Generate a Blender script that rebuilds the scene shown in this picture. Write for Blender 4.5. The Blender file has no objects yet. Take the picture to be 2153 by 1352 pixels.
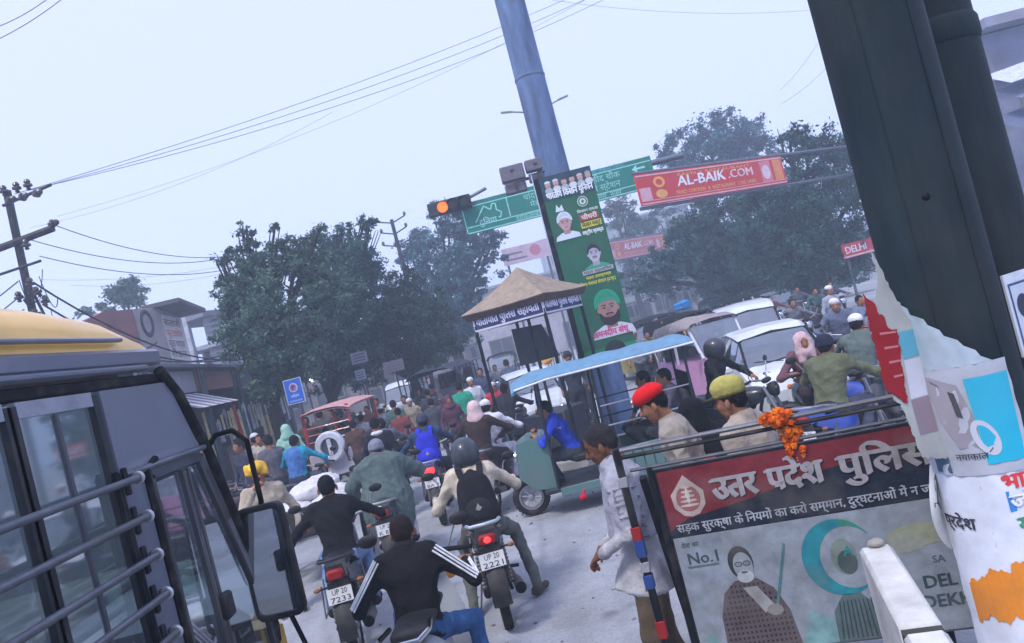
import bpy, math, random
import numpy as np
from mathutils import Vector as V, Matrix as MX

SC = bpy.context.scene
COL = SC.collection
rad = math.radians
random.seed(7)
RNG = np.random.default_rng(7)

# ------------------------------------------------------------------ camera
CAM_H, FPX, ROLL, PITCH = 2.3, 1600.0, 14.5, 1.04      # metres, focal length in photograph pixels, degrees
cd = bpy.data.cameras.new('camera')
cd.sensor_width = 36.0
cd.lens = FPX / 2153.0 * 36.0
cd.clip_start, cd.clip_end = 0.05, 3000
cam = bpy.data.objects.new('camera', cd)
COL.objects.link(cam)
CAM_ROT = (MX.Rotation(rad(90 + PITCH), 3, 'X') @ MX.Rotation(rad(-ROLL), 3, 'Z'))
cam.matrix_world = MX.Translation((0, 0, CAM_H)) @ CAM_ROT.to_4x4()
SC.camera = cam

# ------------------------------------------------------------------ sky and sun (hazy overcast dusk)
wd = bpy.data.worlds.new('World')
SC.world = wd
wd.use_nodes = True
nt = wd.node_tree
bg = nt.nodes['Background']
sky = nt.nodes.new('ShaderNodeTexSky')
sky.sky_type = 'NISHITA'
sky.sun_disc = False
SUN_EL, SUN_AZ = 56.0, 215.0
sky.sun_elevation = rad(SUN_EL)
sky.sun_rotation = rad(SUN_AZ)
sky.air_density, sky.dust_density, sky.ozone_density = 1.0, 2.0, 3.0
mixn = nt.nodes.new('ShaderNodeMix')
mixn.data_type = 'RGBA'
mixn.inputs['Factor'].default_value = 0.80
mixn.inputs['B'].default_value = (5.5, 6.0, 9.2, 1)         # the even veil of the overcast
nt.links.new(sky.outputs[0], mixn.inputs['A'])
nt.links.new(mixn.outputs['Result'], bg.inputs[0])
bg.inputs[1].default_value = 0.10
sl = bpy.data.lights.new('sun', 'SUN')
sl.energy, sl.angle, sl.color = 1.5, rad(12), (1.0, 0.97, 0.94)
sun = bpy.data.objects.new('sun', sl)
COL.objects.link(sun)
sd = V((math.sin(rad(SUN_AZ)) * math.cos(rad(SUN_EL)), math.cos(rad(SUN_AZ)) * math.cos(rad(SUN_EL)), math.sin(rad(SUN_EL))))
sun.rotation_euler = sd.to_track_quat('Z', 'Y').to_euler()
sun.location = (0, 0, 30)
vs = SC.view_settings
vs.view_transform, vs.look, vs.exposure, vs.gamma = 'Standard', 'None', 0.82, 1.0
cy = SC.cycles
cy.use_denoising = True
cy.max_bounces, cy.diffuse_bounces, cy.glossy_bounces, cy.transmission_bounces, cy.transparent_max_bounces, cy.volume_bounces = 6, 2, 3, 4, 12, 1
cy.use_adaptive_sampling = True
cy.adaptive_threshold = 0.02

# ------------------------------------------------------------------ places: photograph pixel -> world
def ray(px, py):
    d = V(((px - 1076.5) / FPX, (676 - py) / FPX, -1.0))
    return CAM_ROT @ d

def W(px, py, Y):
    d = ray(px, py)
    return V((0, 0, CAM_H)) + d * (Y / d.y)

def G(px, py, z=0.0):
    d = ray(px, py)
    return V((0, 0, CAM_H)) + d * ((z - CAM_H) / d.z)

# ------------------------------------------------------------------ materials: colour of each face comes from attribute Col
def S(r, g, b):
    f = lambda x: (x / 255 / 12.92) if x <= 10 else ((x / 255 + 0.055) / 1.055) ** 2.4
    return (f(r), f(g), f(b))

MATS = {}
def finish(name, rough=0.6, metal=0.0, var=0.15, vscale=6.0, bump=0.0, bscale=60.0, coat=0.0, spec=0.4, sss=0.0, trans=0.0, dirt=0.0, stretch=(1, 1, 1)):
    m = bpy.data.materials.new(name)
    m.use_nodes = True
    t = m.node_tree
    b = t.nodes['Principled BSDF']
    at = t.nodes.new('ShaderNodeAttribute'); at.attribute_name = 'Col'
    tc = t.nodes.new('ShaderNodeTexCoord')
    mp = t.nodes.new('ShaderNodeMapping'); mp.inputs['Scale'].default_value = stretch
    t.links.new(tc.outputs['Object'], mp.inputs[0])
    n = t.nodes.new('ShaderNodeTexNoise')
    n.inputs['Scale'].default_value = vscale; n.inputs['Detail'].default_value = 6; n.inputs['Roughness'].default_value = 0.65
    t.links.new(mp.outputs[0], n.inputs['Vector'])
    mr = t.nodes.new('ShaderNodeMapRange')
    mr.inputs['From Min'].default_value, mr.inputs['From Max'].default_value = 0.3, 0.7
    mr.inputs['To Min'].default_value, mr.inputs['To Max'].default_value = 1 - var, 1 + var
    t.links.new(n.outputs['Fac'], mr.inputs['Value'])
    mu = t.nodes.new('ShaderNodeVectorMath'); mu.operation = 'SCALE'
    t.links.new(at.outputs['Color'], mu.inputs[0]); t.links.new(mr.outputs[0], mu.inputs['Scale'])
    out = mu.outputs[0]
    if dirt:
        n2 = t.nodes.new('ShaderNodeTexNoise'); n2.inputs['Scale'].default_value = vscale * 0.6; n2.inputs['Detail'].default_value = 8
        t.links.new(tc.outputs['Object'], n2.inputs['Vector'])
        r2 = t.nodes.new('ShaderNodeMapRange'); r2.inputs['From Min'].default_value = 0.48; r2.inputs['From Max'].default_value = 0.72
        r2.inputs['To Max'].default_value = dirt
        t.links.new(n2.outputs['Fac'], r2.inputs['Value'])
        mx = t.nodes.new('ShaderNodeMix'); mx.data_type = 'RGBA'
        mx.inputs['B'].default_value = (0.16, 0.14, 0.12, 1)
        t.links.new(r2.outputs[0], mx.inputs['Factor']); t.links.new(out, mx.inputs['A'])
        out = mx.outputs['Result']
        mr3 = t.nodes.new('ShaderNodeMapRange'); mr3.inputs['To Min'].default_value = rough; mr3.inputs['To Max'].default_value = min(1, rough + 0.35)
        t.links.new(n2.outputs['Fac'], mr3.inputs['Value']); t.links.new(mr3.outputs[0], b.inputs['Roughness'])
    t.links.new(out, b.inputs['Base Color'])
    if not dirt: b.inputs['Roughness'].default_value = rough
    b.inputs['Metallic'].default_value = metal
    b.inputs['Specular IOR Level'].default_value = spec
    b.inputs['Coat Weight'].default_value = coat
    if sss:
        b.inputs['Subsurface Weight'].default_value = sss
        b.inputs['Subsurface Radius'].default_value = (0.02, 0.008, 0.004)
    if bump:
        n3 = t.nodes.new('ShaderNodeTexNoise'); n3.inputs['Scale'].default_value = bscale; n3.inputs['Detail'].default_value = 5
        t.links.new(mp.outputs[0], n3.inputs['Vector'])
        bp = t.nodes.new('ShaderNodeBump'); bp.inputs['Strength'].default_value = bump; bp.inputs['Distance'].default_value = 0.02
        t.links.new(n3.outputs['Fac'], bp.inputs['Height']); t.links.new(bp.outputs[0], b.inputs['Normal'])
    if trans:
        o = t.nodes['Material Output']
        tr = t.nodes.new('ShaderNodeBsdfTranslucent'); t.links.new(out, tr.inputs[0])
        ms = t.nodes.new('ShaderNodeMixShader'); ms.inputs[0].default_value = trans
        t.links.new(b.outputs[0], ms.inputs[1]); t.links.new(tr.outputs[0], ms.inputs[2]); t.links.new(ms.outputs[0], o.inputs[0])
    MATS[name] = m

finish('cloth', 0.9, var=0.25, vscale=9, bump=0.55, bscale=26, spec=0.2)
finish('skin', 0.5, var=0.12, vscale=25, bump=0.05, bscale=150, spec=0.4)
finish('paint', 0.25, var=0.08, vscale=3, coat=0.35, spec=0.5, dirt=0.35)
finish('plastic', 0.42, var=0.15, vscale=10, bump=0.03, bscale=200, dirt=0.3)
finish('metal', 0.38, metal=0.9, var=0.18, vscale=9, bump=0.05, bscale=80, dirt=0.4)
finish('chrome', 0.12, metal=1.0, var=0.05, vscale=9)
finish('rubber', 0.85, var=0.25, vscale=14, bump=0.2, bscale=70, spec=0.25, dirt=0.35)
finish('print', 0.55, var=0.10, vscale=5, dirt=0.18)
finish('concrete', 0.92, var=0.28, vscale=3.5, bump=0.35, bscale=22, spec=0.2, dirt=0.35)
finish('plaster', 0.92, var=0.22, vscale=1.2, bump=0.15, bscale=16, spec=0.2, dirt=0.55)
finish('bark', 0.95, var=0.4, vscale=5, bump=0.8, bscale=14, spec=0.15, stretch=(1, 1, 0.25))
finish('leaf', 0.6, var=0.35, vscale=0.8, spec=0.3, trans=0.3)
finish('pole', 0.55, metal=0.1, var=0.55, vscale=4, bump=0.12, bscale=40, spec=0.3, dirt=0.12, stretch=(1, 1, 0.2))
finish('grimy', 0.7, var=0.3, vscale=9, bump=0.12, bscale=120, spec=0.25, dirt=0.4)
finish('paper', 0.75, var=0.10, vscale=7, bump=0.22, bscale=11, spec=0.25, dirt=0.28)
finish('flower', 0.8, var=0.3, vscale=40, trans=0.2)

def glass(name, tint, refl=0.1, clear=0.75):
    m = bpy.data.materials.new(name); m.use_nodes = True; t = m.node_tree
    for n in list(t.nodes):
        if n.type != 'OUTPUT_MATERIAL': t.nodes.remove(n)
    o = t.nodes['Material Output']
    tr = t.nodes.new('ShaderNodeBsdfTransparent'); tr.inputs[0].default_value = (*tint, 1)
    gl = t.nodes.new('ShaderNodeBsdfGlossy'); gl.inputs['Roughness'].default_value = 0.04; gl.inputs[0].default_value = (0.9, 0.95, 1, 1)
    df = t.nodes.new('ShaderNodeBsdfDiffuse'); df.inputs[0].default_value = (0.25, 0.27, 0.28, 1)
    lw = t.nodes.new('ShaderNodeLayerWeight'); pw = t.nodes.new('ShaderNodeMath'); pw.operation = 'POWER'; pw.inputs[1].default_value = 4.0
    t.links.new(lw.outputs['Facing'], pw.inputs[0])
    ma = t.nodes.new('ShaderNodeMath'); ma.operation = 'MULTIPLY_ADD'; ma.inputs[1].default_value = .8; ma.inputs[2].default_value = refl + .04; ma.use_clamp = True
    t.links.new(pw.outputs[0], ma.inputs[0])
    nz = t.nodes.new('ShaderNodeTexNoise'); nz.inputs['Scale'].default_value = 3; nz.inputs['Detail'].default_value = 6
    mr = t.nodes.new('ShaderNodeMapRange'); mr.inputs['From Min'].default_value = 0.4; mr.inputs['From Max'].default_value = 0.8
    mr.inputs['To Min'].default_value = 1 - clear; mr.inputs['To Max'].default_value = 1 - clear + 0.22
    t.links.new(nz.outputs['Fac'], mr.inputs['Value'])
    m0 = t.nodes.new('ShaderNodeMixShader'); t.links.new(mr.outputs[0], m0.inputs[0]); t.links.new(tr.outputs[0], m0.inputs[1]); t.links.new(df.outputs[0], m0.inputs[2])
    m1 = t.nodes.new('ShaderNodeMixShader'); t.links.new(ma.outputs[0], m1.inputs[0]); t.links.new(m0.outputs[0], m1.inputs[1]); t.links.new(gl.outputs[0], m1.inputs[2])
    t.links.new(m1.outputs[0], o.inputs[0])
    MATS[name] = m
glass('glass', (0.66, 0.78, 0.82), 0.24, 0.86)
glass('windscreen', (0.14, 0.21, 0.23), 0.22, 0.92)

def emitter(name, col, strength):
    m = bpy.data.materials.new(name); m.use_nodes = True
    b = m.node_tree.nodes['Principled BSDF']
    b.inputs['Base Color'].default_value = (*col, 1); b.inputs['Emission Color'].default_value = (*col, 1); b.inputs['Emission Strength'].default_value = strength
    MATS[name] = m
emitter('amber_lamp', (1.0, 0.17, 0.01), 0.85)
emitter('red_lamp', (1.0, 0.03, 0.03), 1.5)
emitter('white_lamp', (0.9, 0.95, 1.0), 1.6)

def mirror_mat():
    m = bpy.data.materials.new('mirror_glass'); m.use_nodes = True
    b = m.node_tree.nodes['Principled BSDF']
    b.inputs['Base Color'].default_value = (0.8, 0.84, 0.88, 1); b.inputs['Metallic'].default_value = 1; b.inputs['Roughness'].default_value = 0.03
    MATS['mirror_glass'] = m
mirror_mat()

# ------------------------------------------------------------------ mesh builder
class MB:
    def __init__(s, col=(0.5, 0.5, 0.5)):
        s.v, s.f, s.c, s.col, s.M = [], [], [], col, None
    def add(s, vs, fs, col=None):
        o = len(s.v)
        if s.M is not None:
            vs = [s.M @ V(p) for p in vs]
        s.v.extend([tuple(p) for p in vs])
        s.f.extend([tuple(i + o for i in f) for f in fs])
        s.c.extend([col or s.col] * len(fs))
        return s
    def box(s, c, d, col=None, R=None, ch=0.0):
        cx, cy_, cz = c; hx, hy, hz = d[0] / 2, d[1] / 2, d[2] / 2
        if ch <= 0:
            P = [(x, y, z) for x in (-hx, hx) for y in (-hy, hy) for z in (-hz, hz)]
            Fc = [(0, 1, 3, 2), (4, 6, 7, 5), (0, 4, 5, 1), (2, 3, 7, 6), (0, 2, 6, 4), (1, 5, 7, 3)]
        else:
            ch = min(ch, hx * .9, hy * .9, hz * .9)
            P, ix = [], {}
            for sx in (-1, 1):
                for sy in (-1, 1):
                    for sz in (-1, 1):
                        for a in range(3):
                            q = [sx * (hx - ch), sy * (hy - ch), sz * (hz - ch)]
                            q[a] = (sx * hx, sy * hy, sz * hz)[a]
                            ix[(sx, sy, sz, a)] = len(P); P.append(tuple(q))
            Fc = []
            for a in range(3):
                o1, o2 = (a + 1) % 3, (a + 2) % 3
                for sg in (-1, 1):
                    q = []
                    for s1, s2 in ((-1, -1), (1, -1), (1, 1), (-1, 1)):
                        k = [0, 0, 0]; k[a] = sg; k[o1] = s1; k[o2] = s2
                        q.append(ix[(*k, a)])
                    Fc.append(tuple(q if sg > 0 else q[::-1]))
            for a in range(3):                       # edges run along axis a
                o1, o2 = (a + 1) % 3, (a + 2) % 3
                for s1 in (-1, 1):
                    for s2 in (-1, 1):
                        k = [0, 0, 0]; k[o1] = s1; k[o2] = s2
                        k0 = list(k); k1 = list(k); k0[a] = -1; k1[a] = 1
                        q = [ix[(*k0, o1)], ix[(*k1, o1)], ix[(*k1, o2)], ix[(*k0, o2)]]
                        Fc.append(tuple(q if s1 * s2 < 0 else q[::-1]))
            for sx in (-1, 1):
                for sy in (-1, 1):
                    for sz in (-1, 1):
                        q = [ix[(sx, sy, sz, a)] for a in range(3)]
                        Fc.append(tuple(q if sx * sy * sz > 0 else q[::-1]))
        if R is not None:
            P = [R @ V(p) for p in P]
        return s.add([(p[0] + cx, p[1] + cy_, p[2] + cz) for p in P], Fc, col)
    def bar(s, a, b, w, h=None, col=None, ch=0.0, up=(0, 0, 1)):
        a, b = V(a), V(b); h = h or w
        d = b - a; L = d.length
        if L < 1e-6: return s
        y = d / L; u = V(up)
        if abs(y.dot(u)) > .98: u = V((1, 0, 0))
        x = y.cross(u).normalized(); z = x.cross(y)
        R = MX((x, y, z)).transposed()
        return s.box((a + b) / 2, (w, L, h), col, R, ch)
    def tube(s, pts, r, n=8, col=None, cap=True):
        pts = [V(p) for p in pts]
        rs = r if isinstance(r, (list, tuple)) else [r] * len(pts)
        vs, fs = [], []
        prev = None
        for i, p in enumerate(pts):
            d = (pts[min(i + 1, len(pts) - 1)] - pts[max(i - 1, 0)])
            d = d.normalized() if d.length > 1e-9 else V((0, 0, 1))
            if prev is None:
                u = V((0, 0, 1)) if abs(d.z) < .9 else V((1, 0, 0))
                x = d.cross(u).normalized()
            else:
                x = (prev - d * prev.dot(d))
                x = x.normalized() if x.length > 1e-6 else d.orthogonal().normalized()
            prev = x; y = d.cross(x)
            for k in range(n):
                a = 2 * math.pi * k / n
                vs.append(p + (x * math.cos(a) + y * math.sin(a)) * rs[i])
        for i in range(len(pts) - 1):
            for k in range(n):
                k2 = (k + 1) % n
                fs.append((i * n + k, i * n + k2, (i + 1) * n + k2, (i + 1) * n + k))
        if cap:
            fs.append(tuple(range(n - 1, -1, -1))); fs.append(tuple(range((len(pts) - 1) * n, len(pts) * n)))
        return s.add(vs, fs, col)
    def lathe(s, prof, c=(0, 0, 0), ax=(0, 0, 1), n=16, col=None, a0=0, a1=2 * math.pi, cap=False):
        w = V(ax).normalized(); x = w.orthogonal().normalized(); y = w.cross(x); c = V(c)
        full = abs(a1 - a0 - 2 * math.pi) < 1e-6
        m = n if full else n + 1
        vs, fs = [], []
        for (r, z) in prof:
            for k in range(m):
                a = a0 + (a1 - a0) * k / n
                vs.append(c + w * z + (x * math.cos(a) + y * math.sin(a)) * r)
        for i in range(len(prof) - 1):
            for k in range(n):
                k2 = (k + 1) % m
                fs.append((i * m + k, i * m + k2, (i + 1) * m + k2, (i + 1) * m + k))
        if cap:
            fs.append(tuple(range(m - 1, -1, -1))); fs.append(tuple(range((len(prof) - 1) * m, len(prof) * m)))
        return s.add(vs, fs, col)
    def torus(s, c, R, r, ax=(0, 0, 1), n=20, m=8, col=None, sq=1.0):
        prof = [(R + r * math.cos(2 * math.pi * k / m), sq * r * math.sin(2 * math.pi * k / m)) for k in range(m + 1)]
        return s.lathe(prof, c, ax, n, col)
    def ell(s, c, r, n=12, m=8, col=None, R=None):
        vs, fs = [], []
        for i in range(m + 1):
            t = math.pi * i / m
            for k in range(n):
                a = 2 * math.pi * k / n
                p = V((r[0] * math.sin(t) * math.cos(a), r[1] * math.sin(t) * math.sin(a), r[2] * math.cos(t)))
                if R is not None: p = R @ p
                vs.append(p + V(c))
        for i in range(m):
            for k in range(n):
                k2 = (k + 1) % n
                fs.append((i * n + k, (i + 1) * n + k, (i + 1) * n + k2, i * n + k2))
        return s.add(vs, fs, col)
    def grid(s, fn, nu, nv, col=None, close=False):
        vs = [fn(i / nu, j / nv) for j in range(nv + 1) for i in range(nu + 1)]
        fs = [(j * (nu + 1) + i, j * (nu + 1) + i + 1, (j + 1) * (nu + 1) + i + 1, (j + 1) * (nu + 1) + i) for j in range(nv) for i in range(nu)]
        return s.add(vs, fs, col)
    def poly(s, pts, col=None):
        return s.add(pts, [tuple(range(len(pts)))], col)
    def prism(s, pts2, a, b, fr, col=None):
        """2D outline on frame fr, from offset a to b along the normal."""
        n = len(pts2)
        vs = [fr(p[0], p[1], a) for p in pts2] + [fr(p[0], p[1], b) for p in pts2]
        fs = [tuple(range(n - 1, -1, -1)), tuple(range(n, 2 * n))] + [(i, (i + 1) % n, n + (i + 1) % n, n + i) for i in range(n)]
        return s.add(vs, fs, col)
    def loft(s, rings, col=None, cap=True, closed=True):
        n = len(rings[0]); vs = [p for r in rings for p in r]; fs = []
        for i in range(len(rings) - 1):
            for k in range(n if closed else n - 1):
                k2 = (k + 1) % n
                fs.append((i * n + k, i * n + k2, (i + 1) * n + k2, (i + 1) * n + k))
        if cap:
            fs.append(tuple(range(n - 1, -1, -1))); fs.append(tuple(range((len(rings) - 1) * n, len(rings) * n)))
        return s.add(vs, fs, col)
    def build(s, name, fin, parent=None, ang=40, **tags):
        me = bpy.data.meshes.new(name)
        me.from_pydata(s.v, [], s.f)
        ca = me.color_attributes.new('Col', 'FLOAT_COLOR', 'CORNER')
        cnt = np.fromiter((len(f) for f in s.f), int, len(s.f))
        cc = np.ones((len(s.f), 4), np.float32); cc[:, :3] = np.array(s.c, np.float32).reshape(-1, 3)
        ca.data.foreach_set('color', np.repeat(cc, cnt, axis=0).ravel())
        me.polygons.foreach_set('use_smooth', [True] * len(s.f))
        me.update()
        if ang < 180: me.set_sharp_from_angle(angle=rad(ang))
        me.materials.append(MATS[fin])
        return put(name, me, parent, **tags)

def put(name, me, parent=None, **tags):
    o = bpy.data.objects.new(name, me)
    COL.objects.link(o)
    if parent is not None: o.parent = parent
    for k, v in tags.items():
        if v is not None: o[{'cat': 'category'}.get(k, k)] = v
    return o

def thing(name, label, cat, loc=(0, 0, 0), rz=0.0, group=None, kind=None):
    o = put(name, None, None, label=label, cat=cat, group=group, kind=kind)
    o.location = loc; o.rotation_euler = (0, 0, rz)
    return o

def dup(root, label=None, loc=None, rz=None, group=None, parent=None):
    r = root.copy(); COL.objects.link(r)
    if parent is not None: r.parent = parent
    if label: r['label'] = label
    if group: r['group'] = group
    if loc is not None: r.location = loc
    if rz is not None: r.rotation_euler = (0, 0, rz)
    for ch in root.children: dup(ch, parent=r)
    return r

class Frame:
    """flat frame: origin, right, up, normal"""
    def __init__(s, o, r, u):
        s.o, s.r, s.u = V(o), V(r).normalized(), V(u).normalized(); s.n = s.r.cross(s.u).normalized()
    def __call__(s, x, y, z=0.0):
        return s.o + s.r * x + s.u * y + s.n * z

_TX = {}
def text2d(body, size=1.0, bold=0.0, res=2):
    """outlines of a line of writing, its lower edge at y=0, starting at x=0; returns verts, faces, width"""
    key = (body, bold, res)
    if key not in _TX:
        c = bpy.data.curves.new('t', 'FONT'); c.body = body; c.size = 1.0; c.resolution_u = res; c.offset = bold
        o = bpy.data.objects.new('t', c)
        COL.objects.link(o)
        me = bpy.data.meshes.new_from_object(o.evaluated_get(bpy.context.evaluated_depsgraph_get()))
        vs = [(v.co.x, v.co.y) for v in me.vertices]; fs = [tuple(p.vertices) for p in me.polygons]
        bpy.data.objects.remove(o); bpy.data.meshes.remove(me); bpy.data.curves.remove(c)
        w = max((v[0] for v in vs), default=1)
        _TX[key] = (vs, fs, w)
    vs, fs, w = _TX[key]
    return [(x * size, y * size) for x, y in vs], fs, w * size

def write(mb, fr, body, x, y, size, col, z=0.002, bold=0.02, width=None, center=False, slant=0.0):
    vs, fs, w = text2d(body, size, 0.0)
    k = (width / w) if width else 1.0
    ox = x - (w * k / 2 if center else 0); b = bold * size * 1.1
    offs = ((-b, -b * .5), (b, b * .5), (0, 0)) if bold >= .015 else ((0, 0),)
    for i, (dx, dy) in enumerate(offs):              # heavier strokes
        mb.add([fr(ox + vx * k + slant * vy + dx, y + vy + dy, z + .0003 * i) for vx, vy in vs], fs, col)
    return w * k

def oval(cx, cy_, rx, ry, n=20, a0=0.0, a1=None, rot=0.0):
    a1 = a1 if a1 is not None else a0 + 2 * math.pi
    out = []
    full = abs(a1 - a0 - 2 * math.pi) < 1e-6
    for k in range(n if full else n + 1):
        a = a0 + (a1 - a0) * k / n
        x, y = rx * math.cos(a), ry * math.sin(a)
        out.append((cx + x * math.cos(rot) - y * math.sin(rot), cy_ + x * math.sin(rot) + y * math.cos(rot)))
    return out

def shape(mb, fr, pts, col, z):
    mb.poly([fr(p[0], p[1], z) for p in pts], col)

def rect(mb, fr, x0, y0, x1, y1, col, z=0.001):
    shape(mb, fr, [(x0, y0), (x1, y0), (x1, y1), (x0, y1)], col, z)

def ragged(pts, amp=.006, step=.02, seed=3):
    rg = random.Random(seed); out = []
    for p, q in zip(pts, pts[1:] + pts[:1]):
        L = math.hypot(q[0] - p[0], q[1] - p[1]); n = max(1, int(L / step))
        for k in range(n):
            t = k / n; j = 0 if k == 0 else 1
            out.append((p[0] + (q[0] - p[0]) * t + rg.uniform(-amp, amp) * j, p[1] + (q[1] - p[1]) * t + rg.uniform(-amp, amp) * j))
    return out

def sag(a, b, drop, n=14):
    a, b = V(a), V(b)
    return [a.lerp(b, i / n) - V((0, 0, 4 * drop * (i / n) * (1 - i / n))) for i in range(n + 1)]
# ------------------------------------------------------------------ people: one smooth surface from blended volumes
class Body:
    def __init__(s): s.p = []
    def cap(s, a, b, r1, r2, col, k=0.03): s.p.append(('c', V(a), V(b), r1, r2, col, k, None)); return s
    def ell(s, c, r, col, k=0.02, R=None): s.p.append(('e', V(c), None, r, None, col, k, R)); return s
    def tor(s, a, b, w1, d1, w2, d2, col, k=0.04, side=(1, 0, 0), flat=False): s.p.append(('f' if flat else 't', V(a), V(b), (w1, d1), (w2, d2), col, k, V(side))); return s
    def mesh(s, vox):
        lo = np.full(3, 1e9); hi = -lo
        bbs = []
        for p in s.p:
            if p[0] == 'c':
                m = max(p[3], p[4]); a, b = np.array(p[1]), np.array(p[2]); l, h = np.minimum(a, b) - m, np.maximum(a, b) + m
            elif p[0] == 'e':
                m = max(p[3]); a = np.array(p[1]); l, h = a - m, a + m
            else:
                m = max(max(p[3]), max(p[4])); a, b = np.array(p[1]), np.array(p[2]); l, h = np.minimum(a, b) - m, np.maximum(a, b) + m
            bbs.append((l, h)); lo = np.minimum(lo, l); hi = np.maximum(hi, h)
        lo -= 3 * vox; hi += 3 * vox
        N = np.ceil((hi - lo) / vox).astype(int) + 1
        D = np.full(N, 0.3, np.float32); C = np.zeros(N, np.int16)
        ax = [lo[i] + vox * np.arange(N[i]) for i in range(3)]
        for idx, (p, (l, h)) in enumerate(zip(s.p, bbs)):
            k = p[6]; pad = k + 3 * vox
            i0 = np.maximum(((l - pad - lo) / vox).astype(int), 0); i1 = np.minimum(((h + pad - lo) / vox).astype(int) + 2, N)
            sl = tuple(slice(a, b) for a, b in zip(i0, i1))
            X = ax[0][sl[0]][:, None, None]; Y = ax[1][sl[1]][None, :, None]; Z = ax[2][sl[2]][None, None, :]
            a = p[1]; dx, dy, dz = X - a.x, Y - a.y, Z - a.z
            if p[0] == 'c':
                d = p[2] - a; L2 = max(d.length_squared, 1e-9)
                t = np.clip((dx * d.x + dy * d.y + dz * d.z) / L2, 0, 1)
                q = np.sqrt((dx - t * d.x) ** 2 + (dy - t * d.y) ** 2 + (dz - t * d.z) ** 2) - (p[3] + (p[4] - p[3]) * t)
            elif p[0] == 'e':
                r = p[3]
                if p[7] is not None:
                    M = p[7]
                    ex = dx * M[0][0] + dy * M[1][0] + dz * M[2][0]; ey = dx * M[0][1] + dy * M[1][1] + dz * M[2][1]; ez = dx * M[0][2] + dy * M[1][2] + dz * M[2][2]
                else: ex, ey, ez = dx, dy, dz
                q = (np.sqrt((ex / r[0]) ** 2 + (ey / r[1]) ** 2 + (ez / r[2]) ** 2) - 1) * min(r)
            else:
                d = p[2] - a; L = max(d.length, 1e-6); w = d / L
                sx = (p[7] - w * p[7].dot(w)).normalized(); sy = w.cross(sx)
                qw = dx * w.x + dy * w.y + dz * w.z
                t = np.clip(qw / L, 0, 1)
                A = p[3][0] + (p[4][0] - p[3][0]) * t; B = p[3][1] + (p[4][1] - p[3][1]) * t
                e = qw - t * L
                mn = np.minimum(A, B)
                q = (np.sqrt(((dx * sx.x + dy * sx.y + dz * sx.z) / A) ** 2 + ((dx * sy.x + dy * sy.y + dz * sy.z) / B) ** 2 + (e / (0.03 if p[0] == 'f' else mn)) ** 2) - 1) * (mn if p[0] == 't' else 0.1)
            q = q.astype(np.float32)
            o = D[sl]
            hh = np.clip(0.5 + 0.5 * (o - q) / k, 0, 1)
            C[sl] = np.where(q < o, idx, C[sl])
            D[sl] = o + (q - o) * hh - k * hh * (1 - hh)
        # surface nets
        ins = D < 0
        cs = np.zeros(tuple(N - 1), np.int8)
        for i in (0, 1):
            for j in (0, 1):
                for l_ in (0, 1):
                    cs += ins[i:N[0] - 1 + i, j:N[1] - 1 + j, l_:N[2] - 1 + l_]
        act = (cs > 0) & (cs < 8)
        cells = np.argwhere(act)
        vid = np.full(cs.shape, -1, np.int32); vid[act] = np.arange(len(cells))
        acc = np.zeros((len(cells), 3)); num = np.zeros(len(cells))
        ci, cj, ck = cells.T
        corners = [(i, j, l_) for i in (0, 1) for j in (0, 1) for l_ in (0, 1)]
        vals = {c: D[ci + c[0], cj + c[1], ck + c[2]] for c in corners}
        for c in corners:
            for a in range(3):
                if c[a] == 0:
                    c2 = list(c); c2[a] = 1; c2 = tuple(c2)
                    v0, v1 = vals[c], vals[c2]
                    x = (v0 < 0) != (v1 < 0)
                    t = np.where(x, v0 / np.where(x, v0 - v1, 1), 0)
                    pt = np.tile(np.array(c, float), (len(cells), 1)); pt[:, a] += t
                    acc[x] += pt[x]; num[x] += 1
        verts = lo + vox * (cells + acc / num[:, None])
        best = np.zeros(len(cells), np.int32); bv = np.full(len(cells), 9.0, np.float32)
        for c in corners:
            v = vals[c]; m = v < bv; bv = np.where(m, v, bv); best = np.where(m, C[ci + c[0], cj + c[1], ck + c[2]], best)
        faces = []
        for a in range(3):
            b, c = (a + 1) % 3, (a + 2) % 3
            sl0 = [slice(None)] * 3; sl1 = [slice(None)] * 3
            sl0[a] = slice(0, N[a] - 1); sl1[a] = slice(1, N[a])
            x = ins[tuple(sl0)] != ins[tuple(sl1)]
            e = np.argwhere(x)
            e = e[(e[:, b] > 0) & (e[:, c] > 0) & (e[:, b] < N[b] - 1) & (e[:, c] < N[c] - 1)]
            fl = ins[e[:, 0], e[:, 1], e[:, 2]]
            q = []
            for ob, oc in ((1, 1), (0, 1), (0, 0), (1, 0)):
                t = e.copy(); t[:, b] -= ob; t[:, c] -= oc
                q.append(vid[t[:, 0], t[:, 1], t[:, 2]])
            q = np.stack(q, 1)
            q[~fl] = q[~fl][:, ::-1]
            faces.append(q)
        faces = np.concatenate(faces)
        cols = np.array([p[5] for p in s.p])[best]
        # light smoothing
        for _ in range(1):
            sm = np.zeros_like(verts); n_ = np.zeros(len(verts))
            for i in range(4):
                for j in (1, 3):
                    np.add.at(sm, faces[:, i], verts[faces[:, (i + j) % 4]]); np.add.at(n_, faces[:, i], 1)
            verts = verts * 0.5 + 0.5 * sm / np.maximum(n_, 1)[:, None]
        return verts, faces, cols

def fold_noise(P, seed, f=17.0):
    r = np.random.default_rng(seed)
    out = np.zeros(len(P))
    for i in range(10):
        d = r.normal(size=3); d[2] *= 1.1; d /= np.linalg.norm(d)
        w = np.sin(P @ (d * f * (0.5 + 1.6 * r.random())) + r.random() * 6.28 + 1.6 * np.sin(P @ (r.normal(size=3) * 7)))
        m = 0.5 + 0.5 * np.sin(P @ (r.normal(size=3) * 5) + r.random() * 6.28)
        out += (1 - 2 * np.abs(w) ** 0.7) * m
    return out / 2.6

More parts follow.
